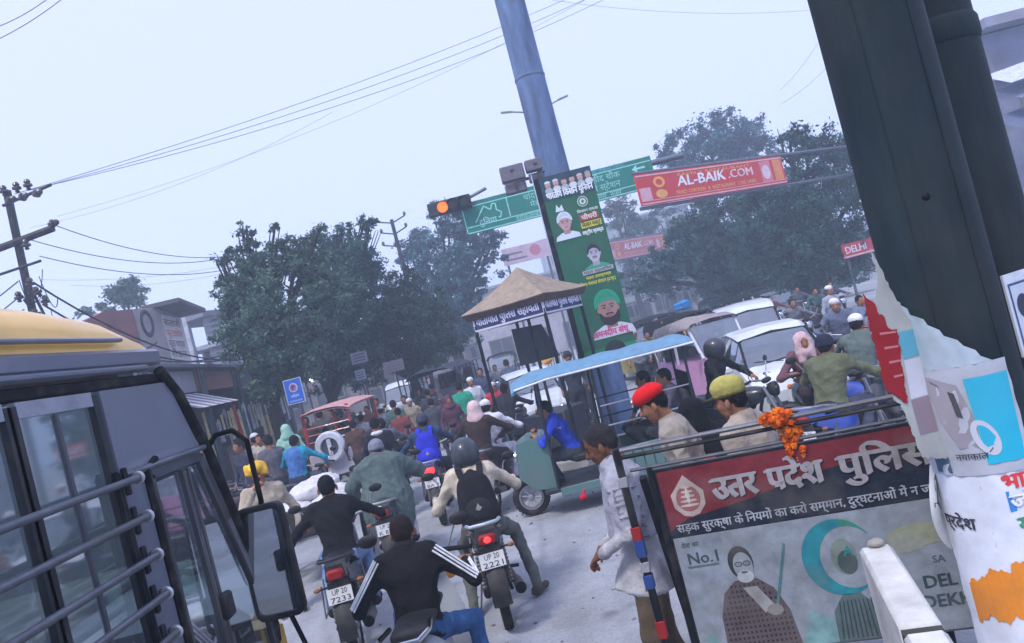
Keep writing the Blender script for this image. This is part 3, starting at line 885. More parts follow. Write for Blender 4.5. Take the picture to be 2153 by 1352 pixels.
# ------------------------------------------------------------------ cars
def car(label, loc, rz, paint, st, w=.74, group='cars held up in the traffic', light='round', cat='car', wr=.27, axles=(-.95, .95), plate=None, bars=False):
    """st: stations (y, half width, z low, z shoulder, z belt, roof half width, z roof, cabin flag)"""
    t = thing('car', label, cat, loc, rz, group)
    def ring(s_):
        y, w_, zb, zs, zt, xr, zr, _ = s_
        h = [(0, zb), (w_ * .86, zb), (w_ * .97, zb + .10), (w_, (zb + zs) / 2), (w_ * .985, zs), (w_ * .93, zt), (xr, zr - .03), (xr * .9, zr), (0, zr + .025)]
        return [(x, y, z) for x, z in h]
    rings = [ring(s_) for s_ in st]
    body, ws, wr_, win, winR = MB(paint), MB(), MB(), MB(), MB()
    for i in range(len(st) - 1):
        a, b = rings[i], rings[i + 1]
        for k in range(8):
            q = [a[k], a[k + 1], b[k + 1], b[k]]
            qm = [(-x, y, z) for x, y, z in q][::-1]
            fa, fb = st[i][7], st[i + 1][7]
            tgt = body
            if k == 5 and fa and fb: tgt = win
            if k in (6, 7) and fa != fb and (fa == 2 or fb == 2): tgt = ws if fa == 2 else wr_
            if k == 5 and fa != fb and (fa == 2 or fb == 2): tgt = win
            if tgt is win:
                c = (V(q[0]) + V(q[1]) + V(q[2]) + V(q[3])) / 4
                q2 = [c + (V(p) - c) * .86 for p in q]; q2m = [V((-p.x, p.y, p.z)) for p in q2][::-1]
                for wt, qq, q0 in ((win, q2, q), (winR, q2m, [V((-x, y, z)) for x, y, z in q][::-1])):
                    wt.add([V(p) + V((math.copysign(.004, p[0]), 0, 0)) for p in qq], [(0, 1, 2, 3)])
                    for e in range(4):
                        body.add([q0[e], q0[(e + 1) % 4], qq[(e + 1) % 4], qq[e]], [(0, 1, 2, 3)], BLK)
            else:
                for qq in (q, qm): tgt.add(qq, [(0, 1, 2, 3)])
    for r_, rev in ((rings[0], False), (rings[-1], True)):
        full = r_ + [(-x, y, z) for x, y, z in r_[-2:0:-1]]
        body.poly(full if not rev else full[::-1])
    body.build('body', 'paint', t, 32)
    for i in range(len(st) - 1):
        if st[i][7] == 2 and st[i + 1][7] == 0:
            a, b = rings[i], rings[i + 1]
            m = MB(BLK); q = [V(a[6]), V(a[8]), V((-a[6][0], a[6][1], a[6][2])), V((-b[6][0], b[6][1], b[6][2])), V(b[8]), V(b[6])]
            for e in range(6): m.bar(q[e] + V((0, .008, .006)), q[(e + 1) % 6] + V((0, .008, .006)), .035, .02)
            m.build('windscreen_seal', 'rubber', t)
            m = MB(S(40, 42, 46)); m.box((0, b[6][1] - .28, b[6][2] - .02), (1.1, .42, .10), ch=.03); m.build('dashboard', 'plastic', t)
            m = MB(BLK); m.torus((-.34, b[6][1] - .48, b[6][2] + .02), .17, .014, (0, -.6, 1), 20, 6); m.build('steering_wheel', 'plastic', t)
    ws.build('windscreen', 'windscreen', t)
    if wr_.v: wr_.build('rear_window', 'windscreen', t)
    for wt in (win, winR): wt.build('side_window', 'windscreen', t)
    for ya in axles:
        for s_ in (-1, 1):
            wheel(t, (s_ * (st[3][1] - .09), ya, wr), wr, .15, spokes=0, alloy=True, fast=True)
            m = MB(BLK); m.lathe([(wr * .5, 0), (wr * 1.16, 0)], (s_ * (st[3][1] + .004), ya, wr + .01), (s_, 0, 0), 20); m.build('wheel_arch', 'plastic', t)
    y0, w0, zb = st[-1][0], st[-1][1], st[-1][2]
    zs = st[-1][3]
    for s_ in (-1, 1):
        m = MB(S(225, 230, 235))
        if light == 'round': m.ell((s_ * w0 * .74, y0 - .05, zs + .02), (.115, .08, .105), 16, 10)
        else: m.box((s_ * w0 * .76, y0 - .03, zs + .02), (.26, .10, .15), ch=.04)
        o = m.build('headlight', 'glass', t); o['label'] = 'clear round headlight'if light == 'round' else 'clear headlight'
        m = MB(S(240, 245, 250)); m.ell((s_ * w0 * .74, y0 - .06, zs + .02), (.085, .05, .08), 14, 8); m.build('reflector', 'chrome', o)
        m = MB(BLK); m.box((s_ * w0 * .62, y0 + .006, zb + .13), (.26, .03, .10), ch=.015); m.build('fog_lamp_recess', 'plastic', t)
        m = MB(paint); m.box((s_ * (st[-4][1] + .09), st[-4][0] - .15, st[-4][4] + .06), (.16, .09, .12), ch=.03); m.build('door_mirror', 'paint', t)
        m = MB(BLK); m.bar((s_ * .05, y0 - .62, st[-4][4] + .045), (s_ * .45, y0 - .72, st[-4][4] + .10), .015); m.build('wiper', 'plastic', t)
        m = MB(S(60, 62, 66)); m.box((s_ * .34, st[4][0], .75), (.44, .18, .70), ch=.06); m.build('seat', 'cloth', t)
    m = MB(BLK); m.box((0, y0 + .004, zs - .10), (w0 * .9, .03, .07), ch=.012); m.build('grille', 'plastic', t)
    m = MB(BLK); m.box((0, y0 + .008, zb + .09), (w0 * 1.0, .03, .10), ch=.012); m.build('lower_grille', 'plastic', t)
    m = MB(STEEL); m.torus((0, y0 + .022, zs - .06), .05, .009, (0, 1, 0), 16, 6); m.build('badge', 'chrome', t)
    plate_lines(t, Frame((0, y0 + .03, zb + .20), (-1, 0, 0), (0, 0, 1)), plate or ('UP 20 AK 4417',), .42, .10)
    return t

HATCH = [(-1.68, .66, .30, .62, .86, .50, .90, 0), (-1.62, .70, .26, .66, .92, .56, .96, 0), (-1.25, .74, .22, .70, .95, .56, 1.36, 2), (-.6, .75, .20, .70, .94, .57, 1.42, 2), (.02, .75, .20, .70, .93, .56, 1.40, 2), (.40, .75, .20, .70, .92, .52, 1.33, 2),
         (.92, .74, .20, .70, .90, .58, .93, 0), (1.40, .72, .22, .66, .80, .52, .83, 0), (1.62, .68, .24, .58, .70, .45, .72, 0), (1.70, .60, .28, .50, .58, .40, .60, 0)]
TALL = [(-1.70, .66, .32, .70, .95, .52, 1.0, 0), (-1.62, .70, .28, .74, 1.0, .62, 1.62, 2), (-.9, .74, .22, .76, 1.0, .63, 1.68, 2), (0, .74, .22, .76, .98, .63, 1.67, 2), (.35, .74, .22, .76, .97, .60, 1.62, 2), (.60, .74, .22, .76, .97, .58, 1.50, 2),
        (1.02, .73, .22, .74, .95, .60, .98, 0), (1.40, .71, .24, .70, .86, .54, .90, 0), (1.60, .68, .26, .62, .76, .48, .78, 0), (1.68, .60, .30, .54, .62, .42, .64, 0)]

# ------------------------------------------------------------------ three wheelers
def e_rickshaw(label, loc, rz, roof, body):
    t = thing('electric_rickshaw', label, 'rickshaw', loc, rz, 'rickshaws in the traffic')
    wheel(t, (0, 1.10, .24), .24, .09, alloy=False, spokes=20, fast=False)
    for s_ in (-1, 1): wheel(t, (s_ * .42, -.75, .24), .24, .09, spokes=20, fast=False)
    m = MB(S(70, 74, 78)); m.box((0, -.15, .33), (.92, 2.1, .06), ch=.015); m.build('floor_pan', 'metal', t)
    for s_ in (-1, 1):
        m = MB(body); m.box((s_ * .47, -.62, .50), (.03, 1.10, .30), ch=.01); m.box((s_ * .475, -.25, .30), (.02, 1.9, .10), ch=.005); m.build('side_panel', 'paint', t)
        m = MB(S(120, 150, 150))
        for k in range(9): m.tube([(s_ * .49, -1.1 + k * .12, .36), (s_ * .49, -1.1 + k * .12, .64)], .007, 5)
        m.build('side_grille', 'chrome', t)
        for y in (.72, .02, -1.12):
            m = MB(S(60, 66, 72)); m.tube([(s_ * .46, y, .36), (s_ * .47, y - .02, 1.10), (s_ * .46, y - .04, 1.70)], .017, 8); m.build('post', 'metal', t)
        m = MB(STEEL); m.tube([(s_ * .47, .02, .95), (s_ * .47, -1.12, .95)], .012, 6); m.tube([(s_ * .47, .02, 1.2), (s_ * .47, -1.12, 1.2)], .010, 6); m.build('side_rail', 'chrome', t)
    m = MB(body)
    m.loft([[(-.40, .72, .34), (.40, .72, .34), (.40, .72, 1.0), (-.40, .72, 1.0)], [(-.34, 1.0, .38), (.34, 1.0, .38), (.36, .98, 1.0), (-.36, .98, 1.0)], [(-.16, 1.18, .52), (.16, 1.18, .52), (.20, 1.12, .95), (-.20, 1.12, .95)]])
    m.build('front_cowl', 'paint', t)
    m = MB(S(215, 220, 225)); m.lathe([(.02, -.03), (.075, 0), (.07, .03), (.01, .045)], (0, 1.16, .78), (0, 1, .15), 14); m.build('headlight', 'chrome', t)
    m = MB(); m.add([(-.42, .80, 1.02), (.42, .80, 1.02), (.42, .73, 1.62), (-.42, .73, 1.62)], [(0, 1, 2, 3)]); m.build('windscreen', 'glass', t)
    m = MB(STEEL); m.tube([(-.33, .52, 1.05), (-.1, .62, 1.02), (.1, .62, 1.02), (.33, .52, 1.05)], .012, 6); m.tube([(0, .62, 1.02), (0, .80, .5)], .02, 6); m.build('handlebar', 'metal', t)
    m = MB(BLK); m.box((0, .28, .62), (.50, .36, .10), ch=.03); m.build('driver_seat', 'plastic', t)
    m = MB(S(40, 42, 48)); m.box((0, -.85, .66), (.86, .42, .12), ch=.04); m.box((0, -1.06, .92), (.86, .10, .46), ch=.04); m.build('rear_seat', 'plastic', t)
    m = MB(S(40, 42, 48)); m.box((0, -.06, .62), (.86, .28, .10), ch=.04); m.box((0, .10, .86), (.86, .08, .40), ch=.03); m.build('facing_seat', 'plastic', t)
    m = MB(roof)
    def rf(u, v):
        x = (u - .5) * 1.06; y = -1.30 + 2.30 * v
        e = (2 * abs(u - .5)) ** 3; f = max(0, (v - .8) / .2) ** 2 + max(0, (.08 - v) / .08) ** 2 * .5
        return (x * (1 - .12 * max(0, (v - .75) / .25)), y, 1.80 - .10 * e - .09 * f + .01 * math.sin(v * 30) * (1 - e))
    m.grid(rf, 10, 28)
    m.grid(lambda u, v: tuple(V(rf(u, v)) - V((0, 0, .03))), 10, 28)
    m.build('canopy', 'plastic', t)
    m = MB(S(230, 230, 228)); m.tube([(-.53, -1.30, 1.68), (-.53, .55, 1.685), (-.46, .95, 1.64)], .014, 6); m.tube([(.53, -1.30, 1.68), (.53, .55, 1.685), (.46, .95, 1.64)], .014, 6); m.build('canopy_trim', 'plastic', t)
    m = MB(BLK); m.box((0, -1.16, 1.15), (.86, .02, .35)); m.build('rear_curtain', 'cloth', t)
    return t

def auto(label, loc, rz, lower, upper, hood=BLK):
    t = thing('auto_rickshaw', label, 'auto rickshaw', loc, rz, 'auto rickshaws queueing across the junction')
    wheel(t, (0, .95, .22), .22, .10, spokes=0, alloy=True, fast=True)
    for s_ in (-1, 1): wheel(t, (s_ * .50, -.80, .22), .22, .10, spokes=0, alloy=True, fast=True)
    m = MB(lower)
    m.loft([[(-.62, -1.25, .30), (.62, -1.25, .30), (.62, -1.25, .92), (-.62, -1.25, .92)], [(-.65, -.2, .26), (.65, -.2, .26), (.65, -.2, .88), (-.65, -.2, .88)], [(-.60, .45, .26), (.60, .45, .26), (.58, .45, .86), (-.58, .45, .86)],
            [(-.42, .95, .30), (.42, .95, .30), (.44, .88, .98), (-.44, .88, .98)], [(-.20, 1.20, .40), (.20, 1.20, .40), (.26, 1.05, .96), (-.26, 1.05, .96)]])
    m.build('body', 'paint', t)
    for s_ in (-1, 1):
        m = MB(upper); m.bar((s_ * .46, .88, .96), (s_ * .50, .55, 1.62), .05, .04); m.build('pillar', 'paint', t)
        m = MB(upper); m.bar((s_ * .60, -.10, .86), (s_ * .56, -.10, 1.64), .05, .04); m.build('pillar', 'paint', t)
    m = MB(hood)
    m.loft([[(x * .60, -1.20, z) for x, z in ((-1, .9), (-1, 1.5), (-.85, 1.64), (0, 1.70), (.85, 1.64), (1, 1.5), (1, .9))], [(x * .60, -.55, z) for x, z in ((-1, 1.42), (-1, 1.58), (-.85, 1.70), (0, 1.76), (.85, 1.70), (1, 1.58), (1, 1.42))],
            [(x * .58, .30, z) for x, z in ((-1, 1.56), (-1, 1.60), (-.85, 1.70), (0, 1.75), (.85, 1.70), (1, 1.60), (1, 1.56))], [(x * .54, .68, z) for x, z in ((-1, 1.56), (-1, 1.58), (-.85, 1.64), (0, 1.67), (.85, 1.64), (1, 1.58), (1, 1.56))]], closed=False, cap=False)
    m.build('hood', 'cloth', t)
    m = MB(); m.add([(-.43, .90, .99), (.43, .90, .99), (.47, .62, 1.58), (-.47, .62, 1.58)], [(0, 1, 2, 3)]); m.build('windscreen', 'windscreen', t)
    m = MB(S(220, 225, 230)); m.lathe([(.02, -.03), (.085, 0), (.08, .03), (.01, .05)], (0, 1.15, .72), (0, 1, .1), 14); m.build('headlight', 'chrome', t)
    B = Body(); B.ell((0, .98, .36), (.11, .25, .16), upper, .03); wear(t, 'front_fender', B, .025, 'paint')
    m = MB(S(40, 40, 44)); m.box((0, -.75, .72), (1.0, .45, .14), ch=.03); m.box((0, -1.02, 1.05), (1.0, .12, .5), ch=.03); m.build('passenger_seat', 'plastic', t)
    for s_ in (-1, 1):
        m = MB(BLK); m.tube([(s_ * .48, .86, 1.05), (s_ * .62, .88, 1.10)], .008, 5); m.box((s_ * .66, .88, 1.12), (.12, .03, .16), ch=.02); m.build('mirror', 'plastic', t)
    return t
# ------------------------------------------------------------------ ground
def ground_material():
    m = bpy.data.materials.new('road_surface'); m.use_nodes = True; t = m.node_tree; b = t.nodes['Principled BSDF']
    tc = t.nodes.new('ShaderNodeTexCoord')
    def noise(sc, det=6, ro=.6):
        n = t.nodes.new('ShaderNodeTexNoise'); n.inputs['Scale'].default_value = sc; n.inputs['Detail'].default_value = det; n.inputs['Roughness'].default_value = ro
        t.links.new(tc.outputs['Object'], n.inputs['Vector']); return n
    r = t.nodes.new('ShaderNodeValToRGB'); n1 = noise(.35, 8)
    r.color_ramp.elements[0].position = .32; r.color_ramp.elements[0].color = (.29, .30, .325, 1)
    r.color_ramp.elements[1].position = .68; r.color_ramp.elements[1].color = (.44, .455, .49, 1)
    t.links.new(n1.outputs['Fac'], r.inputs[0])
    n2 = noise(34, 4); n3 = noise(3.2, 8, .7)
    mr = t.nodes.new('ShaderNodeMapRange'); mr.inputs['From Min'].default_value = .3; mr.inputs['From Max'].default_value = .7; mr.inputs['To Min'].default_value = .82; mr.inputs['To Max'].default_value = 1.15
    t.links.new(n3.outputs['Fac'], mr.inputs['Value'])
    mu = t.nodes.new('ShaderNodeVectorMath'); mu.operation = 'SCALE'; t.links.new(r.outputs[0], mu.inputs[0]); t.links.new(mr.outputs[0], mu.inputs['Scale'])
    m2 = t.nodes.new('ShaderNodeMapRange'); m2.inputs['From Min'].default_value = .35; m2.inputs['From Max'].default_value = .65; m2.inputs['To Min'].default_value = .86; m2.inputs['To Max'].default_value = 1.1
    t.links.new(n2.outputs['Fac'], m2.inputs['Value'])
    mu2 = t.nodes.new('ShaderNodeVectorMath'); mu2.operation = 'SCALE'; t.links.new(mu.outputs[0], mu2.inputs[0]); t.links.new(m2.outputs[0], mu2.inputs['Scale'])
    mpg = t.nodes.new('ShaderNodeMapping'); mpg.inputs['Scale'].default_value = (1.5, .07, 1); mpg.inputs['Rotation'].default_value = (0, 0, .12); t.links.new(tc.outputs['Object'], mpg.inputs[0])
    nl = t.nodes.new('ShaderNodeTexNoise'); nl.inputs['Scale'].default_value = 1.0; nl.inputs['Detail'].default_value = 5; t.links.new(mpg.outputs[0], nl.inputs['Vector'])
    ml = t.nodes.new('ShaderNodeMapRange'); ml.inputs['From Min'].default_value = .35; ml.inputs['From Max'].default_value = .65; ml.inputs['To Min'].default_value = .80; ml.inputs['To Max'].default_value = 1.08; t.links.new(nl.outputs['Fac'], ml.inputs['Value'])
    mu3 = t.nodes.new('ShaderNodeVectorMath'); mu3.operation = 'SCALE'; t.links.new(mu2.outputs[0], mu3.inputs[0]); t.links.new(ml.outputs[0], mu3.inputs['Scale']); mu2 = mu3
    # oil drips and tyre-darkened lanes, with a shape of their own
    n4 = noise(1.3, 3); m4 = t.nodes.new('ShaderNodeMapRange'); m4.inputs['From Min'].default_value = .62; m4.inputs['From Max'].default_value = .72; m4.inputs['To Max'].default_value = .6
    t.links.new(n4.outputs['Fac'], m4.inputs['Value'])
    mx = t.nodes.new('ShaderNodeMix'); mx.data_type = 'RGBA'; mx.inputs['B'].default_value = (.10, .10, .105, 1)
    t.links.new(m4.outputs[0], mx.inputs['Factor']); t.links.new(mu2.outputs[0], mx.inputs['A'])
    vo = t.nodes.new('ShaderNodeTexVoronoi'); vo.feature = 'DISTANCE_TO_EDGE'; vo.inputs['Scale'].default_value = .28
    wn = noise(1.6, 6); av = t.nodes.new('ShaderNodeMixRGB'); av.inputs[0].default_value = .16; t.links.new(tc.outputs['Object'], av.inputs[1]); t.links.new(wn.outputs['Color'], av.inputs[2]); t.links.new(av.outputs[0], vo.inputs['Vector'])
    m6 = t.nodes.new('ShaderNodeMapRange'); m6.inputs['From Min'].default_value = .0; m6.inputs['From Max'].default_value = .012; m6.inputs['To Min'].default_value = .22; m6.inputs['To Max'].default_value = 0
    t.links.new(vo.outputs['Distance'], m6.inputs['Value'])
    mx2 = t.nodes.new('ShaderNodeMix'); mx2.data_type = 'RGBA'; mx2.inputs['B'].default_value = (.13, .13, .135, 1); t.links.new(m6.outputs[0], mx2.inputs['Factor']); t.links.new(mx.outputs['Result'], mx2.inputs['A'])
    t.links.new(mx2.outputs['Result'], b.inputs['Base Color'])
    b.inputs['Roughness'].default_value = .88; b.inputs['Specular IOR Level'].default_value = .25
    n5 = noise(60, 6); bp = t.nodes.new('ShaderNodeBump'); bp.inputs['Strength'].default_value = .5; bp.inputs['Distance'].default_value = .02
    t.links.new(n5.outputs['Fac'], bp.inputs['Height']); t.links.new(bp.outputs[0], b.inputs['Normal'])
    MATS['road'] = m
ground_material()
m = MB(); m.add([(-400, -120, 0), (400, -120, 0), (400, 700, 0), (-400, 700, 0)], [(0, 1, 2, 3)])
m.build('road', 'road', kind='structure')
m = MB(S(150, 148, 146))
m.box((-9.2, 27, .07), (5.0, 36, .14), ch=.02); m.build('pavement', 'concrete', kind='structure')
m = MB(S(150, 148, 146)); m.box((2.6, 1.6, .075), (4.6, 4.4, .15), ch=.03); m.build('traffic_island', 'concrete', kind='structure')

# ------------------------------------------------------------------ the school bus
YEL = S(238, 190, 92); BUSG = S(104, 110, 126); BUSD = S(116, 122, 138)
XS = -1.80
bus = thing('school_bus', 'school minibus with yellow roof, grey body and steel bars across its side windows', 'bus', (0, 0, 0))
def roof_sec(y, k=1.0, drop=0.0):
    pts = []
    for i in range(15):
        a = math.pi * i / 14
        x = -2.92 + 1.08 * math.copysign(abs(math.cos(a)) ** .55, math.cos(a))
        z = 2.70 - drop + (.32 * k) * abs(math.sin(a)) ** .75
        pts.append((x, y, z))
    return pts
m = MB(YEL)
m.loft([roof_sec(-3), roof_sec(0), roof_sec(2.6), roof_sec(3.2, .96), roof_sec(3.6, .80), roof_sec(3.85, .5, .02), roof_sec(4.0, .1, .05)], closed=False, cap=False)
m.build('roof', 'paint', bus, 60)
m = MB(BUSG)
m.box((XS - .035, .5, 2.655), (.05, 6.9, .085), ch=.015); m.box((XS - .02, .4, 2.745), (.03, 6.4, .02), ch=.006); m.box((XS - .018, .4, 2.60), (.06, 6.7, .03), ch=.01)
m.build('rain_gutter', 'paint', bus)
m = MB(S(30, 31, 35)); m.box((XS - .04, .55, 2.545), (.05, 6.75, .05), ch=.01); m.build('drip_rail', 'rubber', bus)
fs = lambda y, z, d=0.0: (XS + d, y, z)                     # the side of the bus as a flat frame: y, z, outward
def sidepoly(mb, pts, d=0.0, th=.03, col=None):
    mb.prism(pts, d - th, d, lambda a, b, c: fs(a, b, c), col)
m = MB(BUSG); sidepoly(m, [(-3, .45), (3.50, .45), (3.50, 1.02), (-3, 1.02)], -.005); sidepoly(m, [(3.27, 1.024), (3.47, 1.024), (3.47, 2.12), (3.27, 2.12)], -.003)
m.build('side_wall', 'paint', bus)
m = MB(BUSD); sidepoly(m, [(3.28, 2.15), (4.10, 2.15), (3.92, 2.515), (3.28, 2.515)], .0); m.build('quarter_panel', 'paint', bus)
m = MB(S(120, 126, 138)); m.tube([fs(3.30, 2.135, .008), fs(4.14, 2.135, .008)], .016, 8); m.build('trim_strip', 'metal', bus)
m = MB(S(24, 25, 28)); m.tube([fs(3.86, 2.58), fs(4.0, 2.44, .004), fs(4.19, 2.10, .006), fs(4.38, 1.50, .006), fs(4.55, .80)], [.03, .03, .028, .028, .03], 8); m.build('windscreen_pillar', 'rubber', bus)
for k in range(9):                                            # side windows with their posts
    y0, y1 = -2.6 + k * .66, -2.6 + k * .66 + .66
    if k == 8: y1 = 3.24
    fr_ = MB(S(40, 42, 47))
    for a, b in ((y0, y0 + .05), (y1 - .02, y1 + .02)): sidepoly(fr_, [(a, 1.05), (b, 1.05), (b, 2.50), (a, 2.50)], -.002)
    sidepoly(fr_, [(y0 + .05, 2.455), (y1 - .02, 2.455), (y1 - .02, 2.515), (y0 + .05, 2.515)], -.004, col=S(150, 155, 168))
    ym = (y0 + y1) / 2; sidepoly(fr_, [(ym - .008, 1.05), (ym + .012, 1.05), (ym + .012, 2.45), (ym - .008, 2.45)], -.008, .014, col=S(78, 82, 90))
    wn = fr_.build('window', 'plastic', bus)
    for q, (a, b) in enumerate(((y0 + .052, ym - .01), (ym + .014, y1 - .022))):
        g = MB(); g.add([fs(a, 1.05, -.018 - .006 * q), fs(b, 1.05, -.018 - .006 * q), fs(b, 2.455, -.018 - .006 * q), fs(a, 2.455, -.018 - .006 * q)], [(0, 1, 2, 3)]); g.build('pane', 'glass', wn)
# door
m = MB(S(52, 54, 62))
dz = [(3.52, .55), (4.52, .55), (4.47, 1.1), (4.08, 2.10), (3.52, 2.10)]
def dframe(pa, pb, w=.05): m.bar(fs(*pa, -.01), fs(*pb, -.01), .04, w, ch=.008, up=(0, 1, 0) if abs(pa[1] - pb[1]) > abs(pa[0] - pb[0]) else (0, 0, 1))
for a, b in zip(dz, dz[1:] + dz[:1]): dframe(a, b, .07)
dframe((3.90, .58), (3.86, 2.06), .035); dframe((3.94, .58), (3.91, 2.06), .02)
dr_ = m.build('door', 'paint', bus)
for pts in ([(3.56, .6), (3.885, .6), (3.845, 2.05), (3.56, 2.05)], [(3.96, .6), (4.46, .6), (4.42, 1.1), (4.06, 2.05), (3.925, 2.05)]):
    g = MB(); g.poly([fs(*p, -.02) for p in pts]); g.build('pane', 'glass', dr_)
m = MB(S(20, 20, 22)); m.box(fs(3.92, 1.33, .02), (.05, .10, .13), ch=.012); m.build('handle', 'plastic', dr_)
m = MB(S(24, 24, 26)); m.tube([fs(3.50, .5, .005), fs(3.49, 2.13, .005), fs(3.60, 2.16, .005)], .018, 6); m.build('door_seal', 'rubber', bus)
for k in range(5):                                            # guard rails
    z = 2.11 - k * .172
    m = MB(S(120, 124, 132)); m.tube([(XS + .06, -3, z), (XS + .06, 2.0, z), (XS + .06, 3.30, z), (XS + .055, 3.335, z), (XS + .01, 3.36, z)], .016, 10); o = m.build('guard_rail', 'metal', bus)
    m = MB(S(205, 208, 212)); m.torus((XS + .055, 3.318, z), .018, .012, (0, 1, 0), 14, 6); m.build('rail_end', 'metal', o)
    m = MB(S(40, 42, 46)); m.bar((XS + .03, 3.26, z - .06), (XS + .03, 3.26, z + .06), .03, .02, ch=.005); m.build('bracket', 'metal', o)
m = MB(S(36, 38, 42)); m.bar((XS + .012, 3.225, 1.02), (XS + .012, 3.225, 2.16), .03, .03, ch=.006); m.build('rail_post', 'metal', bus)
# body beyond: far side, front, floor, seats, wheel
m = MB(YEL)
sidepoly(m, [(3.5, .45), (4.62, .45), (4.60, .545), (3.5, .545)], -.002)
m.loft([[(-1.75, 4.50, .45), (-4.0, 4.50, .45), (-4.0, 4.50, 1.0), (-1.75, 4.50, 1.0)], [(-1.95, 4.95, .45), (-3.9, 4.95, .45), (-3.9, 4.80, 1.02), (-1.95, 4.80, 1.02)]])
m.build('front_body', 'paint', bus)
m = MB(); m.add([(-1.86, 4.52, 1.05), (-4.0, 4.52, 1.05), (-3.95, 3.95, 2.55), (-1.88, 3.95, 2.55)], [(0, 1, 2, 3)]); m.build('windscreen', 'glass', bus)
m = MB(S(205, 205, 208)); m.box((-4.04, .6, .95), (.05, 7, 1.0)); m.box((-4.04, .6, 2.55), (.05, 7, .14))
for k in range(7): m.box((-4.04, -2.7 + 1.05 * k, 2.0), (.05, .10, 1.1))
m.build('far_wall', 'plaster', bus)
m = MB(S(70, 66, 64)); m.box((-2.95, .7, .72), (2.1, 7.4, .06)); m.build('cabin_floor', 'rubber', bus)
m = MB(S(190, 186, 180)); m.box((-2.9, .4, 2.60), (1.95, 6.6, .03)); m.build('headliner', 'plaster', bus)
for k, y in enumerate((-1.5, -.7, .1, .9, 1.7, 2.5)):
    for x in (-2.28, -3.5):
        m = MB(S(52, 84, 92) if k % 2 else S(84, 70, 62)); m.box((x, y, 1.12), (.74, .42, .14), ch=.05); m.box((x, y - .22, 1.52), (.74, .12, .72), ch=.05); m.build('passenger_seat', 'cloth', bus)
m = MB(S(40, 42, 48)); m.box((-3.4, 3.35, 1.1), (.5, .45, .14), ch=.05); m.box((-3.4, 3.12, 1.5), (.48, .12, .7), ch=.05); m.build('driver_seat', 'cloth', bus)
m = MB(BLK); m.torus((-3.35, 3.85, 1.35), .22, .016, (0, -.5, 1), 24, 6); m.tube([(-3.35, 3.85, 1.35), (-3.35, 4.2, .9)], .03, 6); m.build('steering_wheel', 'plastic', bus)
m = MB(S(50, 52, 56)); m.box((-2.9, 4.30, 1.02), (2.0, .4, .30), ch=.06); m.build('dashboard', 'plastic', bus)
for y in (-1.2, 3.9):
    wheel(bus, (-1.98, y, .40), .40, .22, spokes=0, alloy=True, fast=True)
# door mirror on its bent arm
mc = V((-1.68, 4.36, 1.40))
B = Body(); Rm = MX.Identity(3)
m = MB(S(18, 18, 20))
m.tube([fs(4.17, 2.12, .01), fs(4.20, 2.18, .06), fs(4.26, 2.18, .13), fs(4.33, 2.10, .17), (mc.x + .02, 4.40, 1.74), (mc.x, 4.40, 1.66)], .016, 8); m.build('mirror_arm', 'metal', bus); m = MB(S(18, 18, 20))
m.tube([(mc.x + .02, 4.40, 1.10), (mc.x + .05, 4.46, .85), (XS, 4.58, .62)], .015, 8)
ma_ = m.build('mirror_arm', 'metal', bus)
def rr_(w, h, r, n=5):
    out = []
    for cx_, cz_, a in ((w - r, h - r, 0), (-w + r, h - r, 90), (-w + r, -h + r, 180), (w - r, -h + r, 270)):
        for k in range(n + 1): out.append((cx_ + r * math.cos(rad(a + 90 * k / n)), cz_ + r * math.sin(rad(a + 90 * k / n))))
    return out
mfr = Frame(mc, V((1, -.10, .0)), V((0, .03, 1)))
m = MB(S(20, 20, 22))
rings = [[mfr(x * s_, y * s_, z) for x, y in rr_(.145, .325, .05)] for s_, z in ((.94, -.05), (1, -.03), (1, .02), (.96, .03), (.90, .028), (.90, .012))]
m.loft(rings); m.v[0:0] = []
m.build('mirror_housing', 'plastic', bus, 50)
m = MB(); shape(m, mfr, rr_(.128, .308, .04), (1, 1, 1), .0145); m.build('mirror_glass', 'mirror_glass', bus)

# ------------------------------------------------------------------ police barricade with printed board
bl, br = V((.36, 4.06, 0)), V((1.80, 3.60, 0))
bfr = Frame(bl, br - bl, (0, 0, 1)); BW = (br - bl).length
bar_ = thing('police_barricade', 'steel barricade with printed red, navy and grey police board', 'barricade', bl, 0)
bar_.location = (0, 0, 0)
STK = S(44, 46, 50)
m = MB(S(120, 122, 128)); m.tube([bfr(-.02, 1.565), bfr(BW, 1.565)], .013, 8); m.build('top_rail', 'metal', bar_)
m = MB(STK); m.tube([bfr(-.02, 1.527), bfr(BW, 1.527)], .011, 8); m.build('top_rail', 'metal', bar_)
m = MB(S(96, 98, 104)); m.tube([bfr(.05, 1.452), bfr(BW, 1.452)], .010, 8); m.build('board_rail', 'metal', bar_)
for x in (0.0, BW):
    m = MB(STK); m.bar(bfr(x, .02), bfr(x, 1.58), .04, .04, ch=.005); m.build('post', 'metal', bar_)
m = MB(STK); m.bar(bfr(.15, .02), bfr(.15, 1.455), .03, .03, ch=.004); m.build('post', 'metal', bar_)
for x in (.1, BW - .12):
    m = MB(STK); m.bar(bfr(x, .02, -.45), bfr(x, 1.40, -.04), .04, .04, ch=.005); m.build('leg', 'metal', bar_)
    m = MB(STK); m.bar(bfr(x, .02, -.5), bfr(x, .02, .25), .05, .04, ch=.005); m.build('foot', 'metal', bar_)
for i, (z, c) in enumerate(((1.40, S(150, 150, 156)), (1.12, S(150, 30, 32)), (1.04, S(36, 66, 130)), (.94, S(150, 152, 160)), (.86, S(40, 70, 130)), (.60, S(150, 28, 28)))):
    m = MB(c); q = bfr(0, z); m.box(q, (.05, .05, .055 + .02 * (i % 3)), R=MX((bfr.r, bfr.n, bfr.u)).transposed(), ch=.004)
    m.build('wrapped_tape', 'plastic', bar_)
